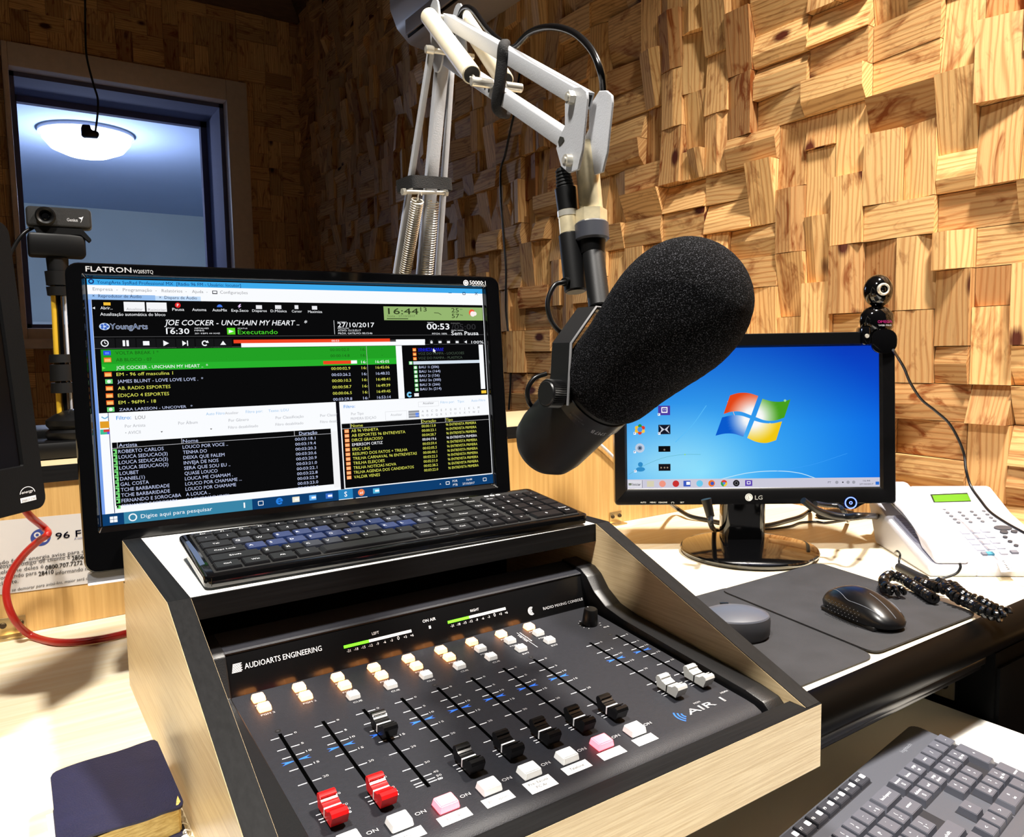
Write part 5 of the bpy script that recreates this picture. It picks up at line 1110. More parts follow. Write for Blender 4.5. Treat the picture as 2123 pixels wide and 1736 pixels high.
# head plates at the elbow
def plate(mb, pts, off, th, src=-0.012):
    P = [ar(p, src) for p in pts]; c = P[0]; M = frame(c - a_ * 0 + a_ * (off - src), e_, (0, 0, 1))
    poly = [((p - c).dot(e_), (p - c).z) for p in P]
    return mb.prism(poly, -th / 2, th / 2, M, bev=0.0004, seg=1)
def stad(p, q, r, n=8):
    """outline of a rounded bar between two plane points (e_, z) coordinates"""
    d = (q - p).normalized(); n_ = Vector((-d.y, d.x)); out = []
    for k in range(n + 1): an = math.pi * k / n; out.append(q + (n_ * math.cos(an) + d * math.sin(an)) * r)
    for k in range(n + 1): an = math.pi * k / n; out.append(p + (-n_ * math.cos(an) - d * math.sin(an)) * r)
    return [(v.x, v.y) for v in out]
def pl2(p): return Vector(((p - P0).dot(e_), p.z))
HT = ar((898, 30), -.016, 0); HB = ar((906, 118), -.016, 0)
for off in (-0.0145, 0.0145):
    mb = MB(); mb.m(PAINT).prism(stad(pl2(HB), pl2(HT), 0.0165), -0.001, 0.001, frame(Vector((P0.x, P0.y, 0)) + a_ * off, e_, (0, 0, 1))); mb.build('elbow_plate', t, local=False)
for off in (-0.0115, 0.0115):
    mb = MB(); mb.m(PAINT); plate(mb, [(1192, 181), (1206, 180), (1217, 190), (1218, 205), (1208, 310), (1199, 352), (1180, 359), (1164, 345), (1154, 308), (1158, 292), (1172, 260), (1172, 215)], off, 0.0022); 
    if off < 0: mb.m(mat('chip_dark', (40, 38, 30), 0.7)); plate(mb, [(1163, 283), (1170, 285), (1172, 292), (1166, 300), (1161, 304), (1159, 295)], -0.0128, 0.0003)
    mb.build('end_plate', t, local=False)
for p, r in (((1187, 203), 0.0055), ((1181, 333), 0.0052)):
    c = ar(p, -.013); mb = MB(); mb.m(STEEL).cyl(c + a_ * .001, c - a_ * .0045, r, r * 0.92, 6 if p[1] < 250 else 20).cyl(c - a_ * .0045, c - a_ * .006, r * .55, r * .5, 12); mb.build('bolt', t, local=False); mb = MB(); mb.m(STEEL).cyl(c + a_ * .0245, c + a_ * .031, r, r * .9, 6); mb.build('nut', t, local=False)
# cream spring sleeves, with hooks and a cross bolt
SLV = mat('sleeve_cream', (232, 222, 196), 0.38, noise_amt=0.06, nscale=60)
for p, q, off in (((889, 34), (978, 155), -0.024), ((962, 38), (1047, 168), 0.022)):
    A, B = ar(p, off), ar(q, off); mb = MB(); mb.m(SLV).cyl(A, B, 0.0098, bev=0.001, seg=28); dd = (B - A).normalized(); mb.m(mat('hole_dark', (8, 8, 8), 0.6)).cyl(B + dd * .0001, B + dd * .0005, 0.0082); mb.build('spring_sleeve', t, local=False)
    mb = MB(); mb.m(STEEL).tube([B - dd * .002, B + dd * .004 + a_ * .001, B + dd * .010, B + dd * .012 - a_ * .003, B + dd * .007 - a_ * .004], 0.0011); mb.build('spring_hook', t, local=False)
B = ar((988, 170), -.024); mb = MB(); mb.m(STEEL).cyl(B - a_ * .006, B + a_ * .017, 0.0046, bev=.0008).cyl(B + a_ * .031, B + a_ * .050, 0.0046, bev=.0008); mb.build('cross_bolt', t, local=False)
A = ar((889, 32), -.024); mb = MB(); mb.m(STEEL).cyl(A - a_ * .006, A + a_ * .048, 0.0036, bev=.0008); mb.build('cross_bolt', t, local=False)
A = ar((882, 102), -.036); mb = MB(); mb.m(STEEL).cyl(A, A + a_ * .010, 0.0046, bev=.0008).cyl(A + a_ * .010, A + a_ * .058, 0.0032); mb.build('cross_bolt', t, local=False)
# rising part of the arm
foot = Vector((0.508, 1.045, 0.075))
def ext(p, q, z): return q + (q - p) * ((z - q.z) / (q.z - p.z))
C0, C1 = ar((905, 125), -.007, 0), ar((866, 560), -.007, 0); CE = ext(C0, C1, 0.10)
mb = MB(); bar(mb.m(PAINT), C0, CE, TB, 0.014); mb.build('upright_tube', t, local=False)
BL0, BL1 = ar((895, 96), -.028), ar((822, 560), -.028); BR0, BR1 = ar((936, 138), .022), ar((908, 560), .022)
for A, B in ((BL0, BL1), (BR0, BR1)):
    mb = MB(); bar(mb.m(PAINT), A, ext(A, B, 0.10), 0.0060, 0.010); mb.build('side_bar', t, local=False)
A, B = ar((843, 398), -.030), ar((918, 400), .022); A = CAM + (A - CAM) * .984; B = CAM + (B - CAM) * .984; mb = MB(); mb.m(STEEL).cyl(A - (B - A) * .08, B + (B - A) * .08, 0.0026).cyl(A - (B - A) * .12, A - (B - A) * .04, .0045, seg=6).cyl(B + (B - A) * .04, B + (B - A) * .12, .0045, seg=6); mb.build('spring_rod', t, local=False)
for p, q, off in (((866, 414), (841, 560), -0.0165), ((898, 416), (886, 560), 0.0115)):
    A, B = ar(p, off), ar(q, off); B = ext(A, B, 0.20); A = CAM + (A - CAM) * .976; B = CAM + (B - CAM) * .976; L = (B - A).length; dd = (B - A).normalized(); n1 = dd.orthogonal().normalized(); n2 = dd.cross(n1); nt = int(L / 0.0031)
    pts = [A + dd * (L * i / (nt * 10)) + (n1 * math.cos(2 * math.pi * i / 10) + n2 * math.sin(2 * math.pi * i / 10)) * 0.0072 for i in range(nt * 10)]
    mb = MB(); mb.m(STEEL).tube(pts, 0.00105, seg=6, sm=0); mb.build('spring', t, local=False)
    mb = MB(); mb.m(STEEL).tube([A + dd * .001, A - dd * .006, A - dd * .010 + a_ * .002, A - dd * .006 + a_ * .004], 0.001); mb.build('spring_hook', t, local=False)
A, B = ar((836, 382), -.033), ar((922, 388), .028); mid = (A + B) / 2; sx = (B - A).length / 2
mb = MB(); VEL = mat('velcro_black', (14, 14, 15), 0.85, bump=0.5, bscale=900); mid = CAM + (mid - CAM) * .985; ring = rr(-sx, -0.021, sx, 0.021, 0.008); Mb = frame(mid, B - A, e_); Mb = Matrix.Translation(mid) @ frame((0, 0, 0), (B - A), -e_)
ring2 = rr(-sx + .0015, -0.0195, sx - .0015, 0.0195, 0.007)
loop_skin(mb.m(VEL), [(ring2, -.0075), (ring, -.0075), (ring, .0075), (ring2, .0075), (ring2, -.0075)], Mb); mb.build('velcro_strap', t, local=False)
mb = MB(); mb.m(mat('clamp_grey', (150, 150, 152), 0.45, metal=0.3)).lathe([(0, 0), (0.045, 0), (0.045, 0.012), (0.02, 0.02), (0.02, 0.075), (0, 0.08)], Matrix.Translation((0.503, 1.045, 0)), 32); mb.cyl((0.503, 1.045, 0.08), CE, 0.008); mb.build('base_clamp', t, local=False)
mb = MB(); mb.m(VEL).tube([ar((1050, 90), .010), ar((1043, 96), -.010), ar((1041, 130), -.0105), ar((1036, 175), -.011), ar((1030, 215), -.010), ar((1036, 232), -.004), ar((1052, 238), .008)], 0.0042, rfun=lambda k: 0.0042 + 0.0018 * math.sin(k * 3.1)); mb.build('cable_tie', t, local=False)

# signal cable looping over the arm
mb = MB(); cab = [ar((905, 330), .012), ar((917, 200), .012), ar((937, 80), .012), ar((950, 42), .012), ar((962, 17), .010), ar((982, 22), .010), ar((1012, 62), .010), ar((1048, 94), .009), ar((1066, 99), .009), ar((1098, 68), .010), ar((1140, 56), .010), ar((1185, 66), .012), ar((1222, 98), .012), ar((1243, 140), .012), ar((1251, 190), .019), ar((1244, 250), .021), ar((1222, 310), .020), at_c((1188, 338), 0.668), at_c((1172, 344), 0.655), at_c((1166, 352), 0.650)]
mb.m(mat('cable_gloss', (12, 12, 13), 0.2)).tube(cab, 0.0031, seg=12); tag(mb.build('microphone_cable'), 'black glossy microphone cable looping over the white boom arm', 'cable')

# ================================================================== microphone
FOAM = mat('foam_black', (17, 17, 18), 0.9, spec=0.06, bump=1.0, bscale=1100)
N = FOAM.node_tree.nodes; L = FOAM.node_tree.links; tc = N.new('ShaderNodeTexCoord'); n_ = N.new('ShaderNodeTexNoise'); n_.inputs['Scale'].default_value = 1150; n_.inputs['Detail'].default_value = 2
cr = N.new('ShaderNodeValToRGB'); cr.color_ramp.elements[0].position = 0.54; cr.color_ramp.elements[1].position = 0.74; cr.color_ramp.elements[0].color = (0.0018, 0.0018, 0.0022, 1); cr.color_ramp.elements[1].color = (0.085, 0.085, 0.095, 1)
L.new(tc.outputs['Object'], n_.inputs['Vector']); L.new(n_.outputs[0], cr.inputs[0]); L.new(cr.outputs[0], N['Principled BSDF'].inputs['Base Color'])
Ep, Tp = at_c((1150, 905), 0.665), at_c((1425, 626), 0.548)
Ax = (Tp - Ep).normalized(); Lm = (Tp - Ep).length
camr, camu, camt = RIGHT, -DOWN, -FWD
pv = (-0.82 * camr + 0.57 * camt); pv = (pv - Ax * pv.dot(Ax)).normalized()
PP = Ep + Ax * (Lm * 0.345)
t = thing('microphone', 'large black broadcast microphone with a foam windscreen hanging from the boom arm', 'microphone', PP)
MM = frame(Ep, pv, Ax.cross(pv)); MM = Matrix((pv, Ax.cross(pv), Ax)).transposed().to_4x4(); MM.translation = Ep
MBK = mat('microphone_black', (13, 13, 14), 0.5, spec=0.3, bump=0.06, bscale=1500)
mb = MB(); mb.m(MBK).lathe([(0, -0.030), (0.014, -0.029), (0.024, -0.024), (0.0305, -0.014), (0.0325, -0.002), (0.0325, 0.086), (0.031, 0.090), (0, 0.090)], MM, 56); mb.build('body', t, local=False)
mb = MB(); mb.m(FOAM)
fo = [(0.0, 0.071), (0.030, 0.069), (0.0365, 0.072), (0.0400, 0.080), (0.0415, 0.095), (0.0432, 0.112), (0.0462, 0.132), (0.0488, 0.148), (0.0500, 0.164), (0.0485, 0.180), (0.0440, 0.194), (0.0360, 0.2065), (0.0250, 0.2150), (0.0130, 0.2195), (0.0, 0.2210)]
sc_ = (Lm + 0.0445) / 0.2210
fp = smoothpath([Vector((r * 0.965, z * sc_, 0)) for r, z in fo], 5)
mb.lathe([(max(0, p.x), p.y) for p in fp], MM, 96)
for v in mb.bm.verts: v.co += (v.co - (Ep + Ax * (v.co - Ep).dot(Ax))).normalized() * (noise.noise(v.co * 900) * 0.0004) if (v.co - (Ep + Ax * (v.co - Ep).dot(Ax))).length > 1e-5 else Vector((0, 0, 0))
mb.build('foam_windscreen', t, local=False)
mb = MB(); mb.m(mat('band_black', (8, 8, 8), 0.3)).lathe([(0.0332, 0.052), (0.0338, 0.0525), (0.0338, 0.0655), (0.0332, 0.066)], MM, 56)
tw = camt; th0 = math.atan2(tw.dot(Ax.cross(pv)), tw.dot(pv))
def ringtext(tx, ang, zc_, h, m):
    n = len(tx)
    for k, ch in enumerate(tx):
        an = ang - (k - n / 2) * h * 1.0 / 0.0338
        rad = (pv * math.cos(an) + Ax.cross(pv) * math.sin(an)); tg = -(-pv * math.sin(an) + Ax.cross(pv) * math.cos(an))
        M = frame(Ep + Ax * zc_ + rad * 0.03395, tg, rad.cross(tg)); M = Matrix((tg, rad.cross(tg), rad)).transposed().to_4x4(); M.translation = Ep + Ax * zc_ + rad * 0.03395
        mb.m(m).text(ch, M, h, None, 'C', bold=0.03)
LGM = ink((190, 192, 196))
ringtext('SM7B', th0 + 0.62, 0.0570, 0.0038, LGM); ringtext('SHURE', th0 + 1.22, 0.0570, 0.0040, LGM); ringtext('DYNAMIC', th0 - 0.05, 0.0600, 0.0015, ink((110, 110, 112))); ringtext('MICROPHONE', th0 - 0.02, 0.0575, 0.0015, ink((110, 110, 112)))
mb.build('lettered_band', t, local=False)
# yoke
up = Vector((0, 0, 1)); up = (up - pv * up.dot(pv)).normalized(); dq = pv.cross(up)
MY = Matrix((pv, up, dq)).transposed().to_4x4(); MY.translation = PP
yo = [(0.0385, -0.008), (0.0385, 0.040), (0.014, 0.0705), (-0.014, 0.0705), (-0.0385, 0.040), (-0.0385, -0.008)]
yi = [(0.0360, -0.008), (0.0360, 0.0385), (0.0130, 0.0680), (-0.0130, 0.0680), (-0.0360, 0.0385), (-0.0360, -0.008)]
mb = MB(); mb.m(mat('yoke_black', (16, 16, 17), 0.45)).prism(yo + yi[::-1], -0.011, 0.011, MY)
sg = 1 if dq.dot(camt) > 0 else -1
yk = mb.build('yoke', t, local=False)
mb = MB(); mb.m(mat('yoke_edge', (170, 170, 172), 0.3, metal=0.6)).tube([MY @ Vector((x * .985, y - .0006, .0112 * sg)) for x, y in yo], 0.0011, seg=8, sm=0); mb.build('worn_edge', yk, local=False)  # pale metal line along one edge of the yoke
KN = mat('knob_knurled', (16, 16, 17), 0.4)
for sgn in (1, -1):
    mb = MB(); mb.m(KN); n = 40
    poly = [((0.0112 if k % 2 else 0.0105) * math.cos(math.pi * k / n), (0.0112 if k % 2 else 0.0105) * math.sin(math.pi * k / n)) for k in range(2 * n)]
    M = Matrix((up, dq, pv)).transposed().to_4x4(); M.translation = PP + pv * (0.0385 * sgn); mb.prism(poly, 0.0 if sgn > 0 else -0.012, 0.012 if sgn > 0 else 0.0, M)
    mb.cyl(PP + pv * (0.0505 * sgn), PP + pv * (0.0515 * sgn), 0.0098, 0.009, 32); mb.build('pivot_knob', t, local=False)
ytop = PP + up * 0.0705
S0 = at_c((1229, 520), 0.642); S0 = Vector((ytop.x + (S0.x - ytop.x), S0.y, S0.z))
mb = MB(); mb.m(MBK).cyl(S0, ytop, 0.0090, bev=0.001, seg=32); mb.build('mount_stem', t, local=False)
dS = (S0 - at_c((1221, 350), 0.646)).normalized()
N0 = at_c((1226, 455), 0.643)
mb = MB(); mb.m(mat('collar_grey', (58, 60, 68), 0.42)).cyl(N0 + dS * 0.003, N0 + dS * 0.0185, 0.0142, bev=0.0015, seg=36); mb.m(BLK).cyl(N0 + dS * 0.018, S0 + dS * 0.002, 0.0112, 0.0098, seg=32); mb.build('collar', t, local=False)
t2 = bpy.data.objects['microphone_stand']
mb = MB(); mb.m(BRASS).cyl(at_c((1214, 300), 0.650), at_c((1226, 437), 0.643), 0.0098, seg=32); mb.build('end_rod', t2, local=False)
mb = MB(); mb.m(BRASS).cyl(at_c((1226, 436), 0.643), N0 + dS * 0.003, 0.0132, seg=6); mb.build('hex_nut', t2, local=False)
mb = MB(); mb.m(MBK).cyl(at_c((1181, 485), 0.650), at_c((1194, 606), 0.645), 0.0096, bev=0.0015, seg=32).cyl(at_c((1182, 583), 0.645), at_c((1170, 585), 0.636), 0.0042, 0.0036, 16); mb.build('cable_housing', t, local=False)
mb = MB(); mb.m(CORD).tube([at_c((1172, 585), .636), at_c((1150, 592), .632), at_c((1136, 625), .63), at_c((1142, 662), .63), at_c((1162, 688), .632), at_c((1190, 700), .645)], 0.0021, seg=10); mb.build('cable_loop', t, local=False); mb = MB(); mb.m(CORD).tube([at_c((1133, 775), .655), at_c((1108, 785), .652), at_c((1094, 808), .652), at_c((1097, 835), .655), at_c((1112, 850), .668)], 0.0021, seg=10); mb.build('cable_loop', t, local=False)
# plug on the end of the cable
t3 = thing('cable_plug', 'black and silver cable plug pushed into the housing beside the brass rod', 'plug', at_c((1178, 430), 0.651))
mb = MB(); A, B = at_c((1166, 350), 0.652), at_c((1172, 392), 0.652)
mb.m(RUB).cyl(A, B, 0.0052, 0.0072, 20)
for k in range(5): c = A.lerp(B, 0.1 + k * .17); mb.cyl(c, c + (B - A) * .07, 0.0064 + .0003 * k, seg=20)
mb.build('strain_relief', t3, local=False)
mb = MB(); mb.m(BLK).cyl(B, at_c((1177, 438), 0.651), 0.0092, 0.0086, 28); mb.build('shell', t3, local=False)
mb = MB(); mb.m(BRASS).cyl(at_c((1177, 438), 0.651), at_c((1181, 485), 0.650), 0.0084, seg=28); mb.m(STEEL).cyl(at_c((1177, 438), 0.651), at_c((1178, 450), 0.651), 0.0090, seg=28); mb.build('metal_sleeve', t3, local=False)

# ================================================================== webcam and gear on the raised shelf
SH = 0.2056
wy = 1.20
def wy_(x, y, yy=wy): return at_y((x, y), yy)
t = thing('webcam_stand', 'black stand with stacked collars holding a webcam behind the large monitor', 'camera stand', (0.076, 1.205, SH))
mb = MB(); mb.m(BLK).box((0, 0.0, 0.012), (0.085, 0.075, 0.024), bev=0.006).lathe([(0, 0.02), (0.030, 0.02), (0.034, 0.028), (0.034, 0.034), (0.029, 0.038), (0.033, 0.043), (0.033, 0.050), (0.024, 0.056), (0.012, 0.062), (0, 0.064)], Matrix.Translation((0.012, 0, 0)), 40); mb.build('base', t)
zt = wy_(120, 545).z - SH; zb_ = 0.055
mb = MB(); mb.m(mat('pole_yellow', (200, 160, 40), 0.4)).cyl((-0.004, 0, zb_), (-0.0008, 0, zt), 0.0032); mb.m(GLOSS).cyl((0.004, 0, zb_), (0.0055, 0, zt), 0.0040); mb.m(mat('pole_white', (200, 204, 214), 0.35)).cyl((0.0105, 0.002, zb_), (0.0120, 0.002, zt), 0.0018); mb.build('pole', t)
mb = MB(); mb.m(mat('collar_black', (14, 14, 15), 0.5, spec=0.3))
for y0, y1 in ((735, 752), (756, 790), (794, 815)): z0, z1 = wy_(125, y1).z - SH, wy_(125, y0).z - SH; mb.cyl((0.003, 0, z0), (0.003, 0, z1), 0.0155, 0.0145, 10)
for y0, y1, r in ((595, 613, .0145), (563, 592, .0150), (535, 562, .0125)): z0, z1 = wy_(125, y1).z - SH, wy_(125, y0).z - SH; mb.cyl((0.006, 0, z0), (0.006, 0, z1), r, r * 1.06, 10)
mb.build('collar', t)
q = wy_(118, 508); 
mb = MB(); mb.m(BLK).box((q.x - t.location.x, 0.0, q.z - SH - .001), (0.066, 0.034, 0.030), bev=0.004); mb.build('bracket', t)
c = wy_(123, 455); t = thing('webcam', 'rectangular black webcam with a round lens, clipped on the stand before the window', 'webcam', c, math.radians(-6))
mb = MB(); mb.m(mat('webcam_mesh', (16, 17, 18), 0.55, bump=0.6, bscale=2500)).box((0, 0, 0.001), (0.0745, 0.022, 0.0270), bev=0.005, seg=3); mb.build('body', t)
mb = MB(); mb.m(mat('webcam_rim', (110, 112, 114), 0.4)).box((0, 0.001, 0.001), (0.0755, 0.018, 0.0278), bev=0.005, seg=3); mb.build('rim', t)
mb = MB(); Ml = Matrix.Translation((-0.0150, -0.0105, 0.001)) @ Matrix.Rotation(math.pi / 2, 4, 'X'); mb.m(BLK).lathe([(0, 0), (0.0115, 0), (0.0120, 0.006), (0.0100, 0.009), (0.0075, 0.0075), (0.0060, 0.003), (0, 0.003)], Ml, 36); mb.m(GLOSS).lathe([(0.0058, 0.003), (0.004, 0.0042), (0, 0.0046)], Ml, 24); mb.build('lens', t)
mb = MB(); mb.m(PW).text('Genius', frame((0.009, -0.01115, -0.0035), (1, 0, 0), (0, 0, 1)), 0.0042, 0.0125, bold=0.04); Mp = frame((0.0225, -0.01115, -0.0015), (1, 0, 0), (0, 0, 1)); mb.prism([(0, .0035), (.0035, .0010), (.0020, -.0035), (.0035, -.0010), (.0060, .0055), (.0038, .0040)][::-1], 0, .0001, Mp); mb.build('lettering', t)
mb = MB(); mb.m(BLK).prism([(-0.030, 0), (0.026, 0), (0.036, -0.013), (0.033, -0.016), (0.024, -0.008), (-0.026, -0.008)], -0.010, 0.010, frame((0, 0, -0.0125), (1, 0, 0), (0, 0, 1))); mb.build('clip', t)
mb = MB(); mb.m(CORD).tube([wy_(70, 470) + Vector((0, .004, 0)), wy_(48, 485), wy_(30, 510), wy_(18, 540), wy_(10, 600), wy_(10, 760), wy_(30, 850), Vector((0.03, 1.19, SH + .003))], 0.0024); tag(mb.build('webcam_cable'), 'thin black cable curving down left of the rectangular webcam', 'cable')
t = thing('black_device', 'low black device with a pale grey lower lip on the raised shelf', 'device', (0.045, 1.2, SH))
# pale lip and body seen between the monitors
mb = MB(); mb.m(BLK).lohi((-0.075, 1.200, SH + .0255), (0.030, 1.300, SH + 0.050), bev=.003); mb.build('upper_case', t, local=False) if False else mb.bm.free()
mb = MB(); mb.m(BLK).lohi((-0.10, 1.250, SH + 0.0105), (0.22, 1.345, SH + 0.034), bev=.002); mb.build('case', t, local=False)
mb = MB(); mb.m(mat('lip_grey', (176, 178, 182), 0.4)).lohi((-0.10, 1.245, SH), (0.22, 1.345, SH + 0.0100), bev=.001); mb.build('lip', t, local=False)
t.location = (0.06, 1.30, SH); bpy.context.view_layer.update()
for ch in t.children: ch.data.transform(Matrix.Translation(Vector((0.045, 1.2, SH)) - t.location))

# paper notice on the back board
t = thing('paper_notice', 'white paper notice in Portuguese with a blue emblem, taped to the back board', 'paper', (0.06, 1.107, 0.10))
TLp, BRp = at_y((0, 1075), 1.1074), at_y((255, 1198), 1.1074)
mb = MB(); mb.m(ink((196, 192, 188))).prism([(-0.10, 0.057), (0.135, 0.0475), (0.1355, 0.140), (-0.10, 0.1470)], 0, 0.0004, frame((0, 1.1076, 0), (1, 0, 0), (0, 0, 1))); mb.build('sheet', t, local=False)
s = Sheet((0, 1.1071, 0), (1, 0, 0), (0, 0, 1)); BLU = ink((44, 62, 128)); DKT = ink((52, 50, 52)); zf = lambda x, y: (x * .2994, 860 + y * .2994)
u, v = s.uv(zf(282, 850)); s.disc(u, v, .0108, BLU, 1, n=32); s.disc(u - .0035, v + .0035, .0036, ink((196, 192, 188)), 2); s.disc(u + .0035, v - .0030, .0036, ink((196, 192, 188)), 2); s.disc(u - .0035, v + .0035, .0018, BLU, 3); s.disc(u + .0035, v - .0030, .0018, BLU, 3)
s.T('96 FM', zf(385, 855), zf(640, 838), .0082, BLU, bold=.02); s.t('A rádio', s.uv(zf(515, 865))[0], s.uv(zf(515, 865))[1], .0024, BLU)
for tx, x0, y0, x1, y1 in (('ando faltar energia avise para o', -40, 1033, 590, 965), ('Nosso código de cliente é', -22, 1056, 487, 1010), ('telefone deles é', -14, 1098, 302, 1070), ('informando para', -40, 1137, 255, 1118), ('informando nosso código', 386, 1100, 800, 1056), ('cliente.', -10, 1182, 128, 1165)): s.T(tx, zf(x0, y0), zf(x1, y1), .0050, DKT)
for tx, x0, y0, x1, y1 in (('28060', 498, 1006, 600, 998), ('0800.707.7272', 315, 1070, 572, 1040), ('28410', 268, 1115, 372, 1102)): s.T(tx, zf(x0, y0), zf(x1, y1), .0054, DKT, bold=.04)
s.T('se demorar para avisá-los, maior será o tempo de religação', zf(80, 1205), zf(860, 1120), .0040, DKT, shear=.2)
u0, v0 = s.uv(zf(0, 1028)); s.rect(u0, v0 - .004, u0 + .118, v0 - .0036, DKT)
s.build('printing', t)

# red cable
mb = MB(); mb.m(mat('cable_red', (170, 34, 26), 0.3)).tube([at_c((40, 1040), 0.86), at_c((62, 1070), .88), at_c((92, 1095), .93), at_y((99, 1108), 1.05), at_y((80, 1122), 1.06), at_y((50, 1150), 1.07), at_y((22, 1190), 1.075), at_y((13, 1235), 1.07), at_y((30, 1285), 1.06), at_z((65, 1318), .006), at_z((120, 1332), .005), at_z((190, 1328), .005), at_z((262, 1313), .005), at_z((330, 1290), .005)], 0.0042, seg=14); tag(mb.build('red_cable'), 'red cable looping from the left monitor down to the desk', 'cable')

# ================================================================== navy book on a white pad
t = thing('ring_notepad', 'white ring-bound notepad lying under the navy book', 'notepad', (0.05, 0.57, 0))
mb = MB(); mb.m(ink((240, 240, 240))).prism([(0.012, 0.500), (0.0925, 0.500), (0.0935, 0.640), (0.012, 0.640)], 0.0004, 0.0045); mb.m(ink((50, 52, 58))).prism([(0.035, 0.541), (0.078, 0.549), (0.078, 0.5525), (0.035, 0.5445)], 0.0046, 0.0048); mb.build('pages', t, local=False)
mb = MB(); mb.m(STEEL)
for k in range(13): y = 0.508 + k * .0095; mb.tube([(0.0895, y, 0.0046), (0.0915, y, 0.0075), (0.0948, y, 0.006), (0.0955, y + .001, 0.003), (0.0945, y + .001, 0.0008)], 0.0006, seg=6, sm=4)
mb.build('wire_binding', t, local=False)
t = thing('book', 'small navy leather-covered book with gilt page edges beside the cabinet', 'book', (0.055, 0.60, 0.0046))
cor = [(0.0150, 0.5420), (0.0925, 0.5540), (0.0915, 0.6620), (0.0165, 0.6460)]
def cover(mb, z0, wob, th, inset=0.0):
    nu_, nv_ = 20, 16; g = []
    cx_, cy_ = 0.0545, 0.6015
    for k, off in ((0, 0), (1, -th)):
        row = []
        for j in range(nv_ + 1):
            for i in range(nu_ + 1):
                a, b = i / nu_, j / nv_
                # rounded corners
                ra, rb = 2 * a - 1, 2 * b - 1; q_ = max(0, abs(ra) - .86) / .14; w_ = max(0, abs(rb) - .88) / .12
                if q_ > 0 and w_ > 0:
                    l_ = math.hypot(q_, w_)
                    m_ = max(q_, w_) / l_; q_ *= m_; w_ *= m_; ra = math.copysign(.86 + .14 * q_, ra); rb = math.copysign(.88 + .12 * w_, rb)
                a, b = (ra + 1) / 2, (rb + 1) / 2
                P = [(cor[0][c] * (1 - a) + cor[1][c] * a) * (1 - b) + (cor[3][c] * (1 - a) + cor[2][c] * a) * b for c in (0, 1)]
                z = z0 + off + wob * (0.0022 * math.sin(a * 5.5 + .6) * (1 - .4 * b) - 0.0035 * max(0, a - .82) / .18 * (1 - b * .6) + .0014 * b)
                row.append(mb.bm.verts.new((P[0], P[1], z)))
        g.append(row)
    W = nu_ + 1
    def f(*v): fc = mb.bm.faces.new(v); fc.material_index = mb.mi; fc.smooth = True
    for j in range(nv_):
        for i in range(nu_):
            A = [j * W + i, j * W + i + 1, (j + 1) * W + i + 1, (j + 1) * W + i]
            f(*[g[0][k] for k in A]); f(*[g[1][k] for k in A[::-1]])
    edge = [i for i in range(W)] + [j * W + nu_ for j in range(1, nv_ + 1)] + [nv_ * W + i for i in range(nu_ - 1, -1, -1)] + [j * W for j in range(nv_ - 1, 0, -1)]
    for a, b in zip(edge, edge[1:] + edge[:1]): f(g[0][a], g[1][a], g[1][b], g[0][b])
NAVY = mat('leather_navy', (24, 25, 54), 0.5, noise_amt=0.12, nscale=60, bump=0.35, bscale=900)
mb = MB(); mb.m(NAVY); cover(mb, 0.0300, 1.0, 0.0016); mb.build('front_cover', t, local=False)
mb = MB(); mb.m(NAVY); cover(mb, 0.0064, 0.0, 0.0016); mb.build('back_cover', t, local=False)
GP = laminate('gilt_pages', (240, 214, 130), (200, 160, 70), 0, 3.0, 0.4)
mb = MB(); mb.m(GP).prism([(0.018, 0.5465), (0.0885, 0.5570), (0.0905, 0.5600), (0.0890, 0.6580), (0.0185, 0.6430)], 0.0066, 0.0268); mb.build('page_block', t, local=False)

# ================================================================== mats, mouse, puck
PADM = mat('mat_rubber', (34, 34, 37), 0.75, noise_amt=0.25, nscale=25, bump=0.2, bscale=900)
def rpoly(pts, r, n=5):
    out = []; P = [Vector(p) for p in pts]; m_ = len(P)
    for i in range(m_):
        a, b, c = P[i - 1], P[i], P[(i + 1) % m_]; d0 = (a - b).normalized(); d1 = (c - b).normalized(); p0 = b + d0 * r; p1 = b + d1 * r
        for k in range(n + 1): t_ = k / n; out.append(tuple(p0 * (1 - t_) ** 2 + b * 2 * t_ * (1 - t_) + p1 * t_ ** 2))
    return out
mb = MB(); mb.m(PADM).prism(rpoly([(0.560, 0.4535), (0.7735, 0.4495), (0.840, 0.7060), (0.575, 0.706)], 0.016), 0.0002, 0.0022); tag(mb.build('mouse_pad'), 'dark grey mat beside the cabinet, under the grey domed device', 'mouse pad')
mb = MB(); mb.m(PADM).prism(rpoly([(0.7770, 0.4520), (0.9960, 0.4470), (1.0400, 0.7000), (0.815, 0.7000)], 0.016), 0.0023, 0.0043); tag(mb.build('mouse_pad'), 'dark grey mat under the black mouse, overlapping the other mat', 'mouse pad')
t = thing('mouse', 'glossy black mouse with a dimpled grip on the right-hand mat', 'mouse', (0.866, 0.522, 0.0043), math.radians(-14))
t.scale = (1.06, 1.06, 0.9)
mb = MB(); MS = mat('mouse_black', (12, 12, 14), 0.28, spec=0.4); mb.m(MS); b = bmesh.new(); bmesh.ops.create_uvsphere(b, u_segments=40, v_segments=24, radius=1)
for v in b.verts:
    x, y, z = v.co; yy = y; w_ = 0.030 * (1 - 0.10 * math.cos(yy * 2.2)) * (1.0 if yy < 0 else 1.0 - .10 * yy); hh_ = 0.0345 * (1 - 0.20 * (yy - .35) ** 2) if yy < .35 else 0.0345 * (1 - .45 * (yy - .35) ** 2)
    sx_ = math.copysign(abs(x) ** .8, x); v.co = Vector((sx_ * w_, y * 0.0535, max(0.0, z) ** .85 * hh_ + (0.006 if z > 0 else 0.0))) if z > 0 else Vector((sx_ * w_ * .96, y * 0.0525, max(z, -.25) * 0.0 + (0.006 + z * .006 if z > -1 else 0)))
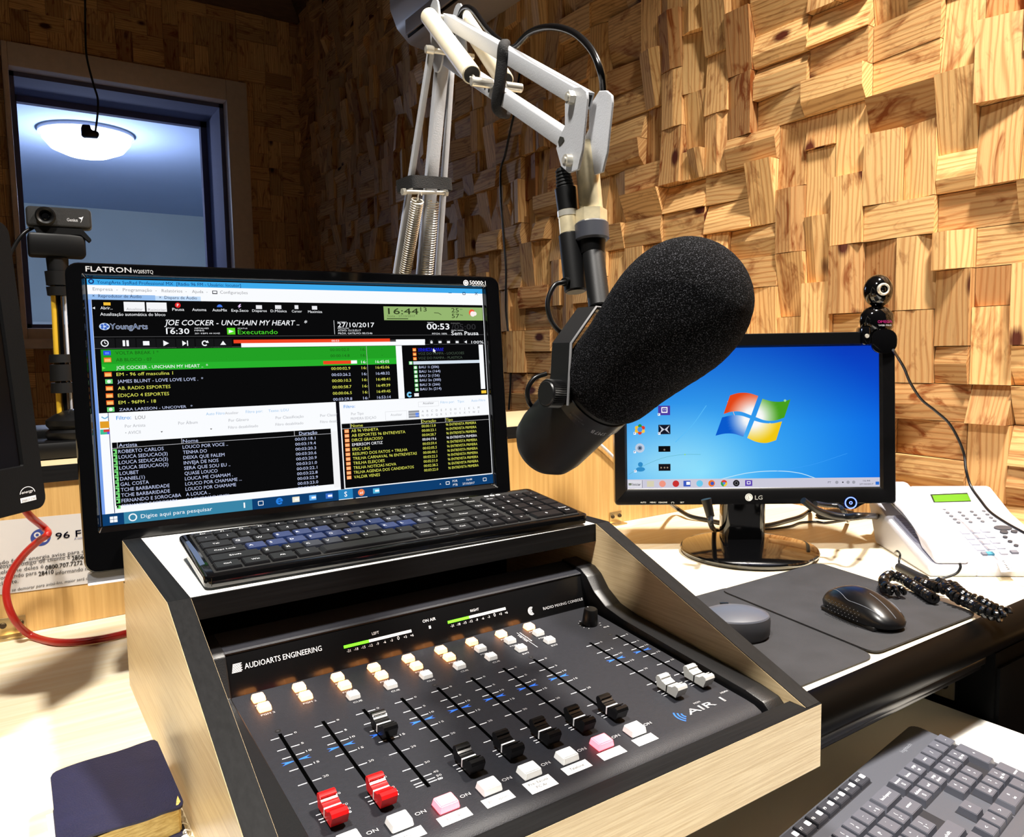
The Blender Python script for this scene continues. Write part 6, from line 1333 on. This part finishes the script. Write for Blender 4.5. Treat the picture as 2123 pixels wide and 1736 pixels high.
mb._add(b, None, True); mb.build('shell', t)
mb = MB(); mb.m(mat('seam_grey', (96, 100, 108), 0.3))
def shell_pt(x, y):
    z = math.sqrt(max(0, 1 - x * x - y * y)); w_ = 0.030 * (1 - 0.10 * math.cos(y * 2.2)) * (1.0 if y < 0 else 1.0 - .10 * y); h_ = 0.0345 * (1 - 0.20 * (y - .35) ** 2) if y < .35 else 0.0345 * (1 - .45 * (y - .35) ** 2)
    return (math.copysign(abs(x) ** .8, x) * w_, y * 0.0535, z ** .85 * h_ + 0.0061)
mb.tube([shell_pt(0.0, y / 20) for y in range(-18, -3)], 0.0004, seg=6)
for sgn in (-1, 1): mb.tube([shell_pt(sgn * (0.55 + 0.25 * math.sin((y + 16) / 26 * 3.1)) * (1 - .3 * abs(y) / 16), y / 20) for y in range(-15, 14, 2)], 0.0004, seg=6)
mb.build('seam', t)
mb = MB(); mb.m(mat('grip_dimple', (24, 24, 26), 0.4))
for i in range(9):
    for j in range(4): mb.ball((-0.0285 - .0008 * math.sin(i * .35) + j * 0.0009, -0.022 + i * 0.0055 + (j % 2) * .0025, 0.0085 + j * 0.0040), 0.0008, su=8, sv=6)
mb.build('dimpled_grip', t)
mb = MB(); mb.m(RUB).box((0, 0, 0.0030), (0.046, 0.080, 0.006), bev=0.001); mb.build('sole', t)
t = thing('domed_device', 'small grey oval device with a domed lid on the mat beside the cabinet', 'device', (0.701, 0.5800, 0.0024), math.radians(-35))
mb = MB(); GRD = mat('device_grey', (74, 77, 86), 0.42); mb.m(mat('device_dark', (44, 45, 50), 0.5)).lathe([(0, 0), (0.034, 0), (0.037, 0.004), (0.0375, 0.020), (0.0365, 0.0245)], Matrix.Identity(4), 48, sx=1.08, sy=.86); mb.build('case', t)
mb = MB(); mb.m(GRD).lathe([(0.0365, 0.0243), (0.0355, 0.0262), (0.027, 0.0300), (0.014, 0.0322), (0, 0.0328)], Matrix.Identity(4), 48, sx=1.08, sy=.86); mb.build('lid', t)
mb = MB(); mb.m(BLK).box((0, 0, -.0000), (.04, .03, .001)).box((-0.005, 0.0300, 0.027), (0.010, 0.003, 0.004)); mb.build('latch', t)

# ================================================================== telephone
py_ = math.radians(-38); t = thing('telephone', 'white desk telephone with a green display, handset on its left side', 'telephone', (1.111, 0.567, 0), py_)
PHW, PHD = 0.196, 0.232
PH = mat('phone_white', (196, 197, 208), 0.4)
side_ = [(0.0, 0.0), (0.0, 0.015), (0.006, 0.0215), (0.150, 0.0620), (0.215, 0.0940), (0.228, 0.0930), (PHD, 0.082), (PHD - .03, 0.008), (PHD - .035, 0.0)]
Mside = Matrix((Vector((0, 1, 0)), Vector((0, 0, 1)), Vector((1, 0, 0)))).transposed().to_4x4()
mb = MB(); mb.m(PH).prism(side_, 0.066, PHW, Mside, bev=0.004); side_l = [(0.0, 0.0), (0.0, 0.012), (0.006, 0.0175), (0.150, 0.0530), (0.215, 0.0780), (0.228, 0.0770), (PHD, 0.066), (PHD - .03, 0.008), (PHD - .035, 0.0)]
mb.prism(side_l, 0.0, 0.068, Mside, bev=0.004); mb.build('body', t)
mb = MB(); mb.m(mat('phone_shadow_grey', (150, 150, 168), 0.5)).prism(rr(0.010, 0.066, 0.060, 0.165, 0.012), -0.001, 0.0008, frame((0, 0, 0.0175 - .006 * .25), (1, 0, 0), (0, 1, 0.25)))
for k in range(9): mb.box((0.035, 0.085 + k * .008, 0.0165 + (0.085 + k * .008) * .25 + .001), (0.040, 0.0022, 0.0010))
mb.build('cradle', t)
# handset
HS = mat('handset_white', (214, 214, 224), 0.3)
def hz(y): return 0.0175 + (y - .006) * 0.262
mb = MB(); mb.m(HS); hp = [(0.004, 0), (0.010, 0.0195), (0.030, 0.0265), (0.055, 0.0245), (0.085, 0.0295), (0.120, 0.0330), (0.155, 0.0295), (0.185, 0.0290), (0.212, 0.0305), (0.228, 0.0260), (0.232, 0.010), (0.226, 0.001), (0.196, 0.000), (0.180, 0.0120), (0.150, 0.0170), (0.115, 0.0190), (0.085, 0.0165), (0.062, 0.0110), (0.048, 0.001)]
mb.prism([(y, z + hz(y)) for y, z in hp], 0.008, 0.060, Mside, bev=0.0065, seg=3); mb.build('handset', t)
# face: display, keys, labels laid on the sloping top
tt = frame((0, 0.006, 0.0220), (1, 0, 0), (0, 0.144, 0.0405)); tw_ = t.matrix_basis @ tt
s = Sheet(tw_.to_translation(), tw_.col[0].to_3d(), tw_.col[1].to_3d(), lift=0.0003)
zg = lambda x, y: (1640 + x * .2275, 1000 + y * .2275)
t2_ = frame((0, 0.150, 0.0624), (1, 0, 0), (0, 0.065, 0.0320)); tw2 = t.matrix_basis @ t2_; s2 = Sheet(tw2.to_translation(), tw2.col[0].to_3d(), tw2.col[1].to_3d(), lift=0.0003)
s2.P([zg(1268, 112), zg(1300, 185), zg(1642, 176), zg(1606, 98)], mat('lcd_frame', (30, 40, 26), 0.3), 0); s2.P([zg(1285, 122), zg(1310, 182), zg(1638, 172), zg(1606, 110)], mat('lcd_green', (88, 140, 30), 0.25, emit=(60, 110, 16), es=0.35), 1); s2.build('display', t)
GK = ink((104, 104, 110)); gk2 = ink((150, 150, 158))
def pbtn(u, v, w, d, m, h=.0012, round_=False, lg=None, name='button', sh=0.0):
    mb = MB(); mb.m(m); Mq = s.M.copy(); Mq.translation = s.w(u, v, 0)
    pts = [(w * math.cos(k * math.pi / 8), d * math.sin(k * math.pi / 8)) for k in range(16)] if round_ else [(-w - sh, d), (-w + sh, -d), (w + sh, -d), (w - sh, d)]
    mb.prism(pts, -.001, h, Mq, bev=.0003, seg=1)
    if lg:
        Ml_ = s.M.copy(); Ml_.translation = s.w(u, v, 0) + s.n * (h + .0001) - s.ey * .0018; mb.m(gk2).text(lg, Ml_, .0040, None, 'C')
    return mb.build(name, t, local=False)
for r_ in range(5):
    for c_ in range(4):
        u, v = s.uv(zg(1393 + c_ * 110 + r_ * 33, 252 + r_ * 29.5 - c_ * 5)); pbtn(u, v, .0030, .0026, GK, round_=True); s.rect(u + .004, v - .0002, u + .011, v + .0002, gk2, 0)
for (x, y, r) in ((1950, 505, .0034), (1995, 545, .0034), (2050, 582, .0034), (2032, 455, .0048), (1940, 460, .0060)): u, v = s.uv(zg(x, y)); pbtn(u, v, r, r * .8, ink((60, 60, 66)), h=.0020, round_=True)
u, v = s.uv(zg(1930, 420)); pbtn(u, v, .0135, .0070, ink((66, 66, 72)), h=.0014, round_=True, name='navigation_button')
for r_, ln in enumerate(('123', '456', '789', '*0#')):
    for c_, ch in enumerate(ln):
        u, v = s.uv(zg(1585 + c_ * 92 + r_ * 45 - (0), 462 + r_ * 50 - c_ * 8)); pbtn(u, v + .0002, .0060, .0046, PH, h=.0016, lg=ch, name='number_key')
for (x, y, c) in ((1758, 658, (110, 112, 124)), (1812, 656, (70, 150, 180)), (2033, 643, (110, 110, 120)), (1935, 652, (190, 190, 198))):
    u, v = s.uv(zg(x, y)); pbtn(u, v, .0050 if x != 1758 else .0034, .0036, ink(c), h=.0024, name='function_key')
s.t('7 300', *s.uv(zg(1762, 750)), .0034, gk2, .0125, l=1); u, v = s.uv(zg(1885, 715)); s.P([zg(1870, 712), zg(1915, 822), zg(2050, 815), zg(2000, 705)], ink((244, 244, 246)), 0)
for k in range(6): p = zg(1925 + k * 9, 722 + k * 15); u, v = s.uv(p); s.rect(u, v - .0004, u + .0030, v + .0006, DKT, 2); s.rect(u + .005, v - .0004, u + .0125 - .001 * (k % 2), v + .0005, gk2, 2)
s.build('keypad_face', t)
# coiled cord
def coil(mb, path, R0, r, pitch):
    P = smoothpath(path, 14); L_ = 0; pts = []; up = Vector((0.2, 0.3, 0.9)).normalized(); cum = [0]
    for a, b in zip(P, P[1:]): cum.append(cum[-1] + (b - a).length)
    tot = cum[-1]; n = int(tot / pitch * 20); j = 0
    for i in range(n):
        d = tot * i / n
        while j < len(cum) - 2 and cum[j + 1] < d: j += 1
        f_ = (d - cum[j]) / max(1e-9, cum[j + 1] - cum[j]); p = P[j].lerp(P[j + 1], f_); tg = (P[j + 1] - P[j]).normalized()
        n1 = (up - tg * up.dot(tg)).normalized(); up = n1; n2 = tg.cross(n1); an = 2 * math.pi * i / 20
        pts.append(p + (n1 * math.cos(an) + n2 * math.sin(an)) * R0)
    mb.tube(pts, r, seg=7, sm=0); return mb
zc_ = 0.0125
cp = lambda x, y, z=zc_: at_z((x, y), z)
t = thing('phone_cord', 'black coiled telephone cord heaped in front of the telephone', 'phone cord', cp(1940, 1225, 0.004))
mb = MB(); mb.m(mat('cord_gloss', (11, 11, 12), 0.2))
coil(mb, [cp(1938, 1243), cp(1915, 1228), cp(1890, 1212), cp(1866, 1198), cp(1845, 1194), cp(1833, 1204, .016), cp(1838, 1219, .016), cp(1858, 1226, .014), cp(1876, 1222, .016)], 0.0046, 0.0030, 0.0076); mb.build('coil', t, local=False)
mb = MB(); mb.m(mat('cord_gloss', (11, 11, 12), 0.2))
coil(mb, [cp(1903, 1206, .014), cp(1935, 1216, .018), cp(1955, 1222, .018), cp(1972, 1214, .02), cp(1988, 1226, .02), cp(2004, 1238, .018), cp(2030, 1246, .018), cp(2052, 1258, .016), cp(2076, 1268, .015), cp(2094, 1272, .014)], 0.0046, 0.0030, 0.0076)
mb.build('coil', t, local=False)
mb = MB(); mb.m(mat('cord_gloss', (11, 11, 12), 0.2))
coil(mb, [cp(1950, 1208, .018), cp(1965, 1222, .02), cp(1984, 1240, .016), cp(2012, 1252, .014), cp(2036, 1266, .014), cp(2060, 1276, .013), cp(2084, 1280, .013)], 0.0046, 0.0030, 0.0076); mb.build('coil', t, local=False)
mb = MB(); mb.m(RUB).tube([cp(1864, 1176, .010), cp(1880, 1184, .011), cp(1900, 1194, .012), cp(1918, 1202, .013)], 0.0062); mb.m(CORD).tube([cp(1855, 1148, .022), cp(1860, 1143, .030), cp(1866, 1150, .024), cp(1864, 1164, .015), cp(1866, 1178, .010)], 0.0016).tube([cp(1918, 1202, .013), cp(1935, 1203, .012), cp(1960, 1198, .016), cp(1982, 1190, .022), cp(1991, 1178, .030), cp(1990, 1168, .036)], 0.0018); mb.build('straight_end', t, local=False)

# ================================================================== cables behind the small monitor
def cable(name, label, pts, r, cat='cable', m=None, **k):
    mb = MB(); mb.m(m or CORD).tube(pts, r, **k); return tag(mb.build(name), label, cat)
cable('monitor_cable', 'black cable crossing the desk behind the small monitor, left of its neck', [at_c((1380, 1035), 1.30), cp(1400, 1052, .020), cp(1430, 1070, .008), cp(1465, 1078, .0045), cp(1498, 1085, .0045), cp(1540, 1092, .0045), cp(1593, 1089, .0045), cp(1630, 1080, .0045), cp(1660, 1071, .0045), cp(1680, 1058, .006), at_c((1695, 1040), 1.36)], 0.0040)
t = thing('monitor_plug_cable', 'black video cable with a thick plug hanging behind the small monitor', 'cable', cp(1484, 1101, 0.004))
mb = MB(); mb.m(CORD).tube([at_c((1473, 1070), 1.17), at_c((1474, 1088), 1.17), cp(1482, 1099, .006), cp(1500, 1102, .0045), cp(1530, 1104, .0045)], 0.0042); mb.build('cord', t, local=False)
mb = MB(); mb.m(BLK).cyl(at_c((1464, 1035), 1.17), at_c((1473, 1072), 1.17), 0.0078, 0.0062, 12); mb.build('plug', t, local=False)
cable('power_cable', 'thick black cable sagging behind the power button of the small monitor', [at_c((1665, 1038), 1.15), at_c((1690, 1056), 1.16), at_c((1715, 1066), 1.17), at_c((1750, 1072), 1.17), at_c((1797, 1070), 1.17), cp(1830, 1072, .012)], 0.0052)
cable('power_cable', 'black cable loop rising behind the power button of the small monitor', [at_c((1690, 1044), 1.16), at_c((1715, 1048), 1.20), at_c((1738, 1050), 1.20), at_c((1752, 1064), 1.20), cp(1758, 1080, .006)], 0.0038)
cable('thin_cable', 'thin dark cable lying on the desk between the monitor neck and telephone', [cp(1580, 1098, .003), cp(1610, 1096, .003), cp(1640, 1091, .003), cp(1660, 1084, .003), cp(1690, 1082, .003), cp(1712, 1084, .003), cp(1754, 1078, .003), cp(1800, 1072, .004)], 0.0022)
t = thing('oval_adapter', 'flat oval black adapter on the desk behind the small monitor', 'adapter', cp(1732, 1074, 0.0))
mb = MB(); mb.m(BLK).lathe([(0, 0), (0.034, 0), (0.040, 0.005), (0.036, 0.012), (0.015, 0.0165), (0, 0.017)], Matrix.Rotation(-.5, 4, 'Z'), 36, sy=.55); mb.build('case', t)
mb = MB(); mb.m(BLK).cyl((0.026, -0.016, 0.006), (0.045, -0.026, 0.005), 0.005, 0.004); mb.build('strain_relief', t)
cable('white_cable', 'short white cable against the back board between microphone and small monitor', [at_y((1225, 905), 1.10), at_y((1248, 925), 1.101), at_y((1262, 938), 1.101), at_y((1290, 965), 1.101), at_y((1330, 990), 1.10)], 0.0030, m=WHT)
cable('wall_cord', 'thin dark cord hanging down the wooden wall behind the boom arm', [at_x(p, XW - .045) for p in ((1078, 150), (1070, 200), (1065, 239), (1056, 280), (1047, 322), (1038, 355), (1039, 419), (1042, 460), (1045, 503), (1049, 560), (1049, 645), (1057, 715), (1059, 784), (1055, 850))], 0.0034)
wcp = [(1852, 726, 1.16), (1862, 742, 1.19), (1875, 764, 1.20), (1887, 793, 1.21), (1910, 828, 1.22), (1938, 851, 1.22), (1967, 877, 1.22), (1987, 911, 1.22), (1999, 943, 1.22), (2003, 975, 1.21), (2013, 1009, 1.20), (2033, 1038, 1.17), (2053, 1062, 1.14), (2085, 1084, 1.10), (2123, 1105, 1.06), (2170, 1130, 1.03), (2215, 1165, 0.995), (2250, 1205, 0.955)]
cable('webcam_cable', 'thin dark cable running from the small monitor over the telephone', [at_c((x, y), c) for x, y, c in wcp], 0.0021)
# little camera on the small monitor
pc = M2 @ Vector((S2.uv((1820, 690))[0], S2.uv((1820, 690))[1] + .001, -0.006))
t = thing('webcam', 'round-headed glossy black webcam clipped on top of the small monitor', 'webcam', M=Matrix.Translation(pc) @ Matrix.Rotation(math.radians(-36.75), 4, 'Z') @ Matrix.Scale(1.14, 4))
mb = MB(); mb.m(GLOSS).lathe([(0, -0.0), (0.0175, -0.0), (0.0220, 0.006), (0.0235, 0.016), (0.0225, 0.026), (0.016, 0.0345), (0.006, 0.038), (0, 0.0385)], Matrix.Translation((0, 0.0, 0)), 40, sy=.72); mb.build('clip_body', t)
mb = MB(); mb.m(GLOSS).prism(rr(-0.0180, -0.030, 0.0180, 0.004, 0.014), -0.0022, 0.0022, frame((0.004, -0.0165, 0), (1, 0, 0), (0, 0, 1)), bev=.001).lohi((-0.026, -0.016, -0.018), (-0.014, 0.01, 0.008), bev=.003); mb.build('front_flap', t)
mb = MB(); mb.m(GLOSS).ball((0.001, 0.0, 0.0590), (0.0200, 0.0185, 0.0235), su=36, sv=24).cyl((0, 0, .035), (0, 0, .042), .006); mb.build('head', t)
mb = MB(); Ml = Matrix.Translation((0.001, -0.0165, 0.0600)) @ Matrix.Rotation(math.pi / 2, 4, 'X'); mb.m(STEEL).lathe([(0.0052, 0), (0.0088, 0), (0.0088, 0.002), (0.0070, 0.0042), (0.0052, 0.0034)], Ml, 32); mb.m(GLOSS).lathe([(0.0053, 0.001), (0.003, 0.003), (0, 0.0036)], Ml, 20); mb.build('lens', t)
mb = MB(); mb.m(mat('pink_print', (200, 40, 130), 0.4)).text('OMEGA', frame((-0.006, -0.0183, 0.013), (1, 0, 0), (0, 0, 1)), 0.0036, 0.020, bold=.04); mb.disc if False else None; mb.m(PW).text('WEB PRO', frame((-0.005, -0.0186, 0.0085), (1, 0, 0), (0, 0, 1)), 0.0022, 0.0180, bold=.03); mb.build('lettering', t)
mb = MB(); mb.m(STEEL).cyl((-0.0195, -0.0155, -0.0050), (-0.0195, -0.0175, -0.0050), 0.0032, 0.0028, 16); mb.build('screw', t)
# gadget dangling before the window
yg = 3.45
pg_ = [at_y((x * .3226, y * .3226), yg) for x, y in ((545, -160), (547, 0), (550, 250), (560, 380), (600, 540), (627, 630), (628, 720), (618, 810), (612, 850))]
t = thing('hanging_gadget', 'small black boot-shaped gadget dangling on a cord before the window', 'gadget', pg_[-1])
mb = MB(); mb.m(CORD).tube(pg_, 0.0038, seg=8); mb.build('cord', t, local=False)
mb = MB(); mb.m(BLK); P = [at_y((x * .3226, y * .3226), yg) for x, y in ((521, 805), (578, 808), (583, 840), (628, 850), (637, 868), (632, 887), (545, 884), (524, 870))]
mb.prism([(p.x, p.z) for p in P], -0.02, 0.02, frame((0, yg, 0), (1, 0, 0), (0, 0, 1)), bev=.006); mb.build('gadget_body', t, local=False)
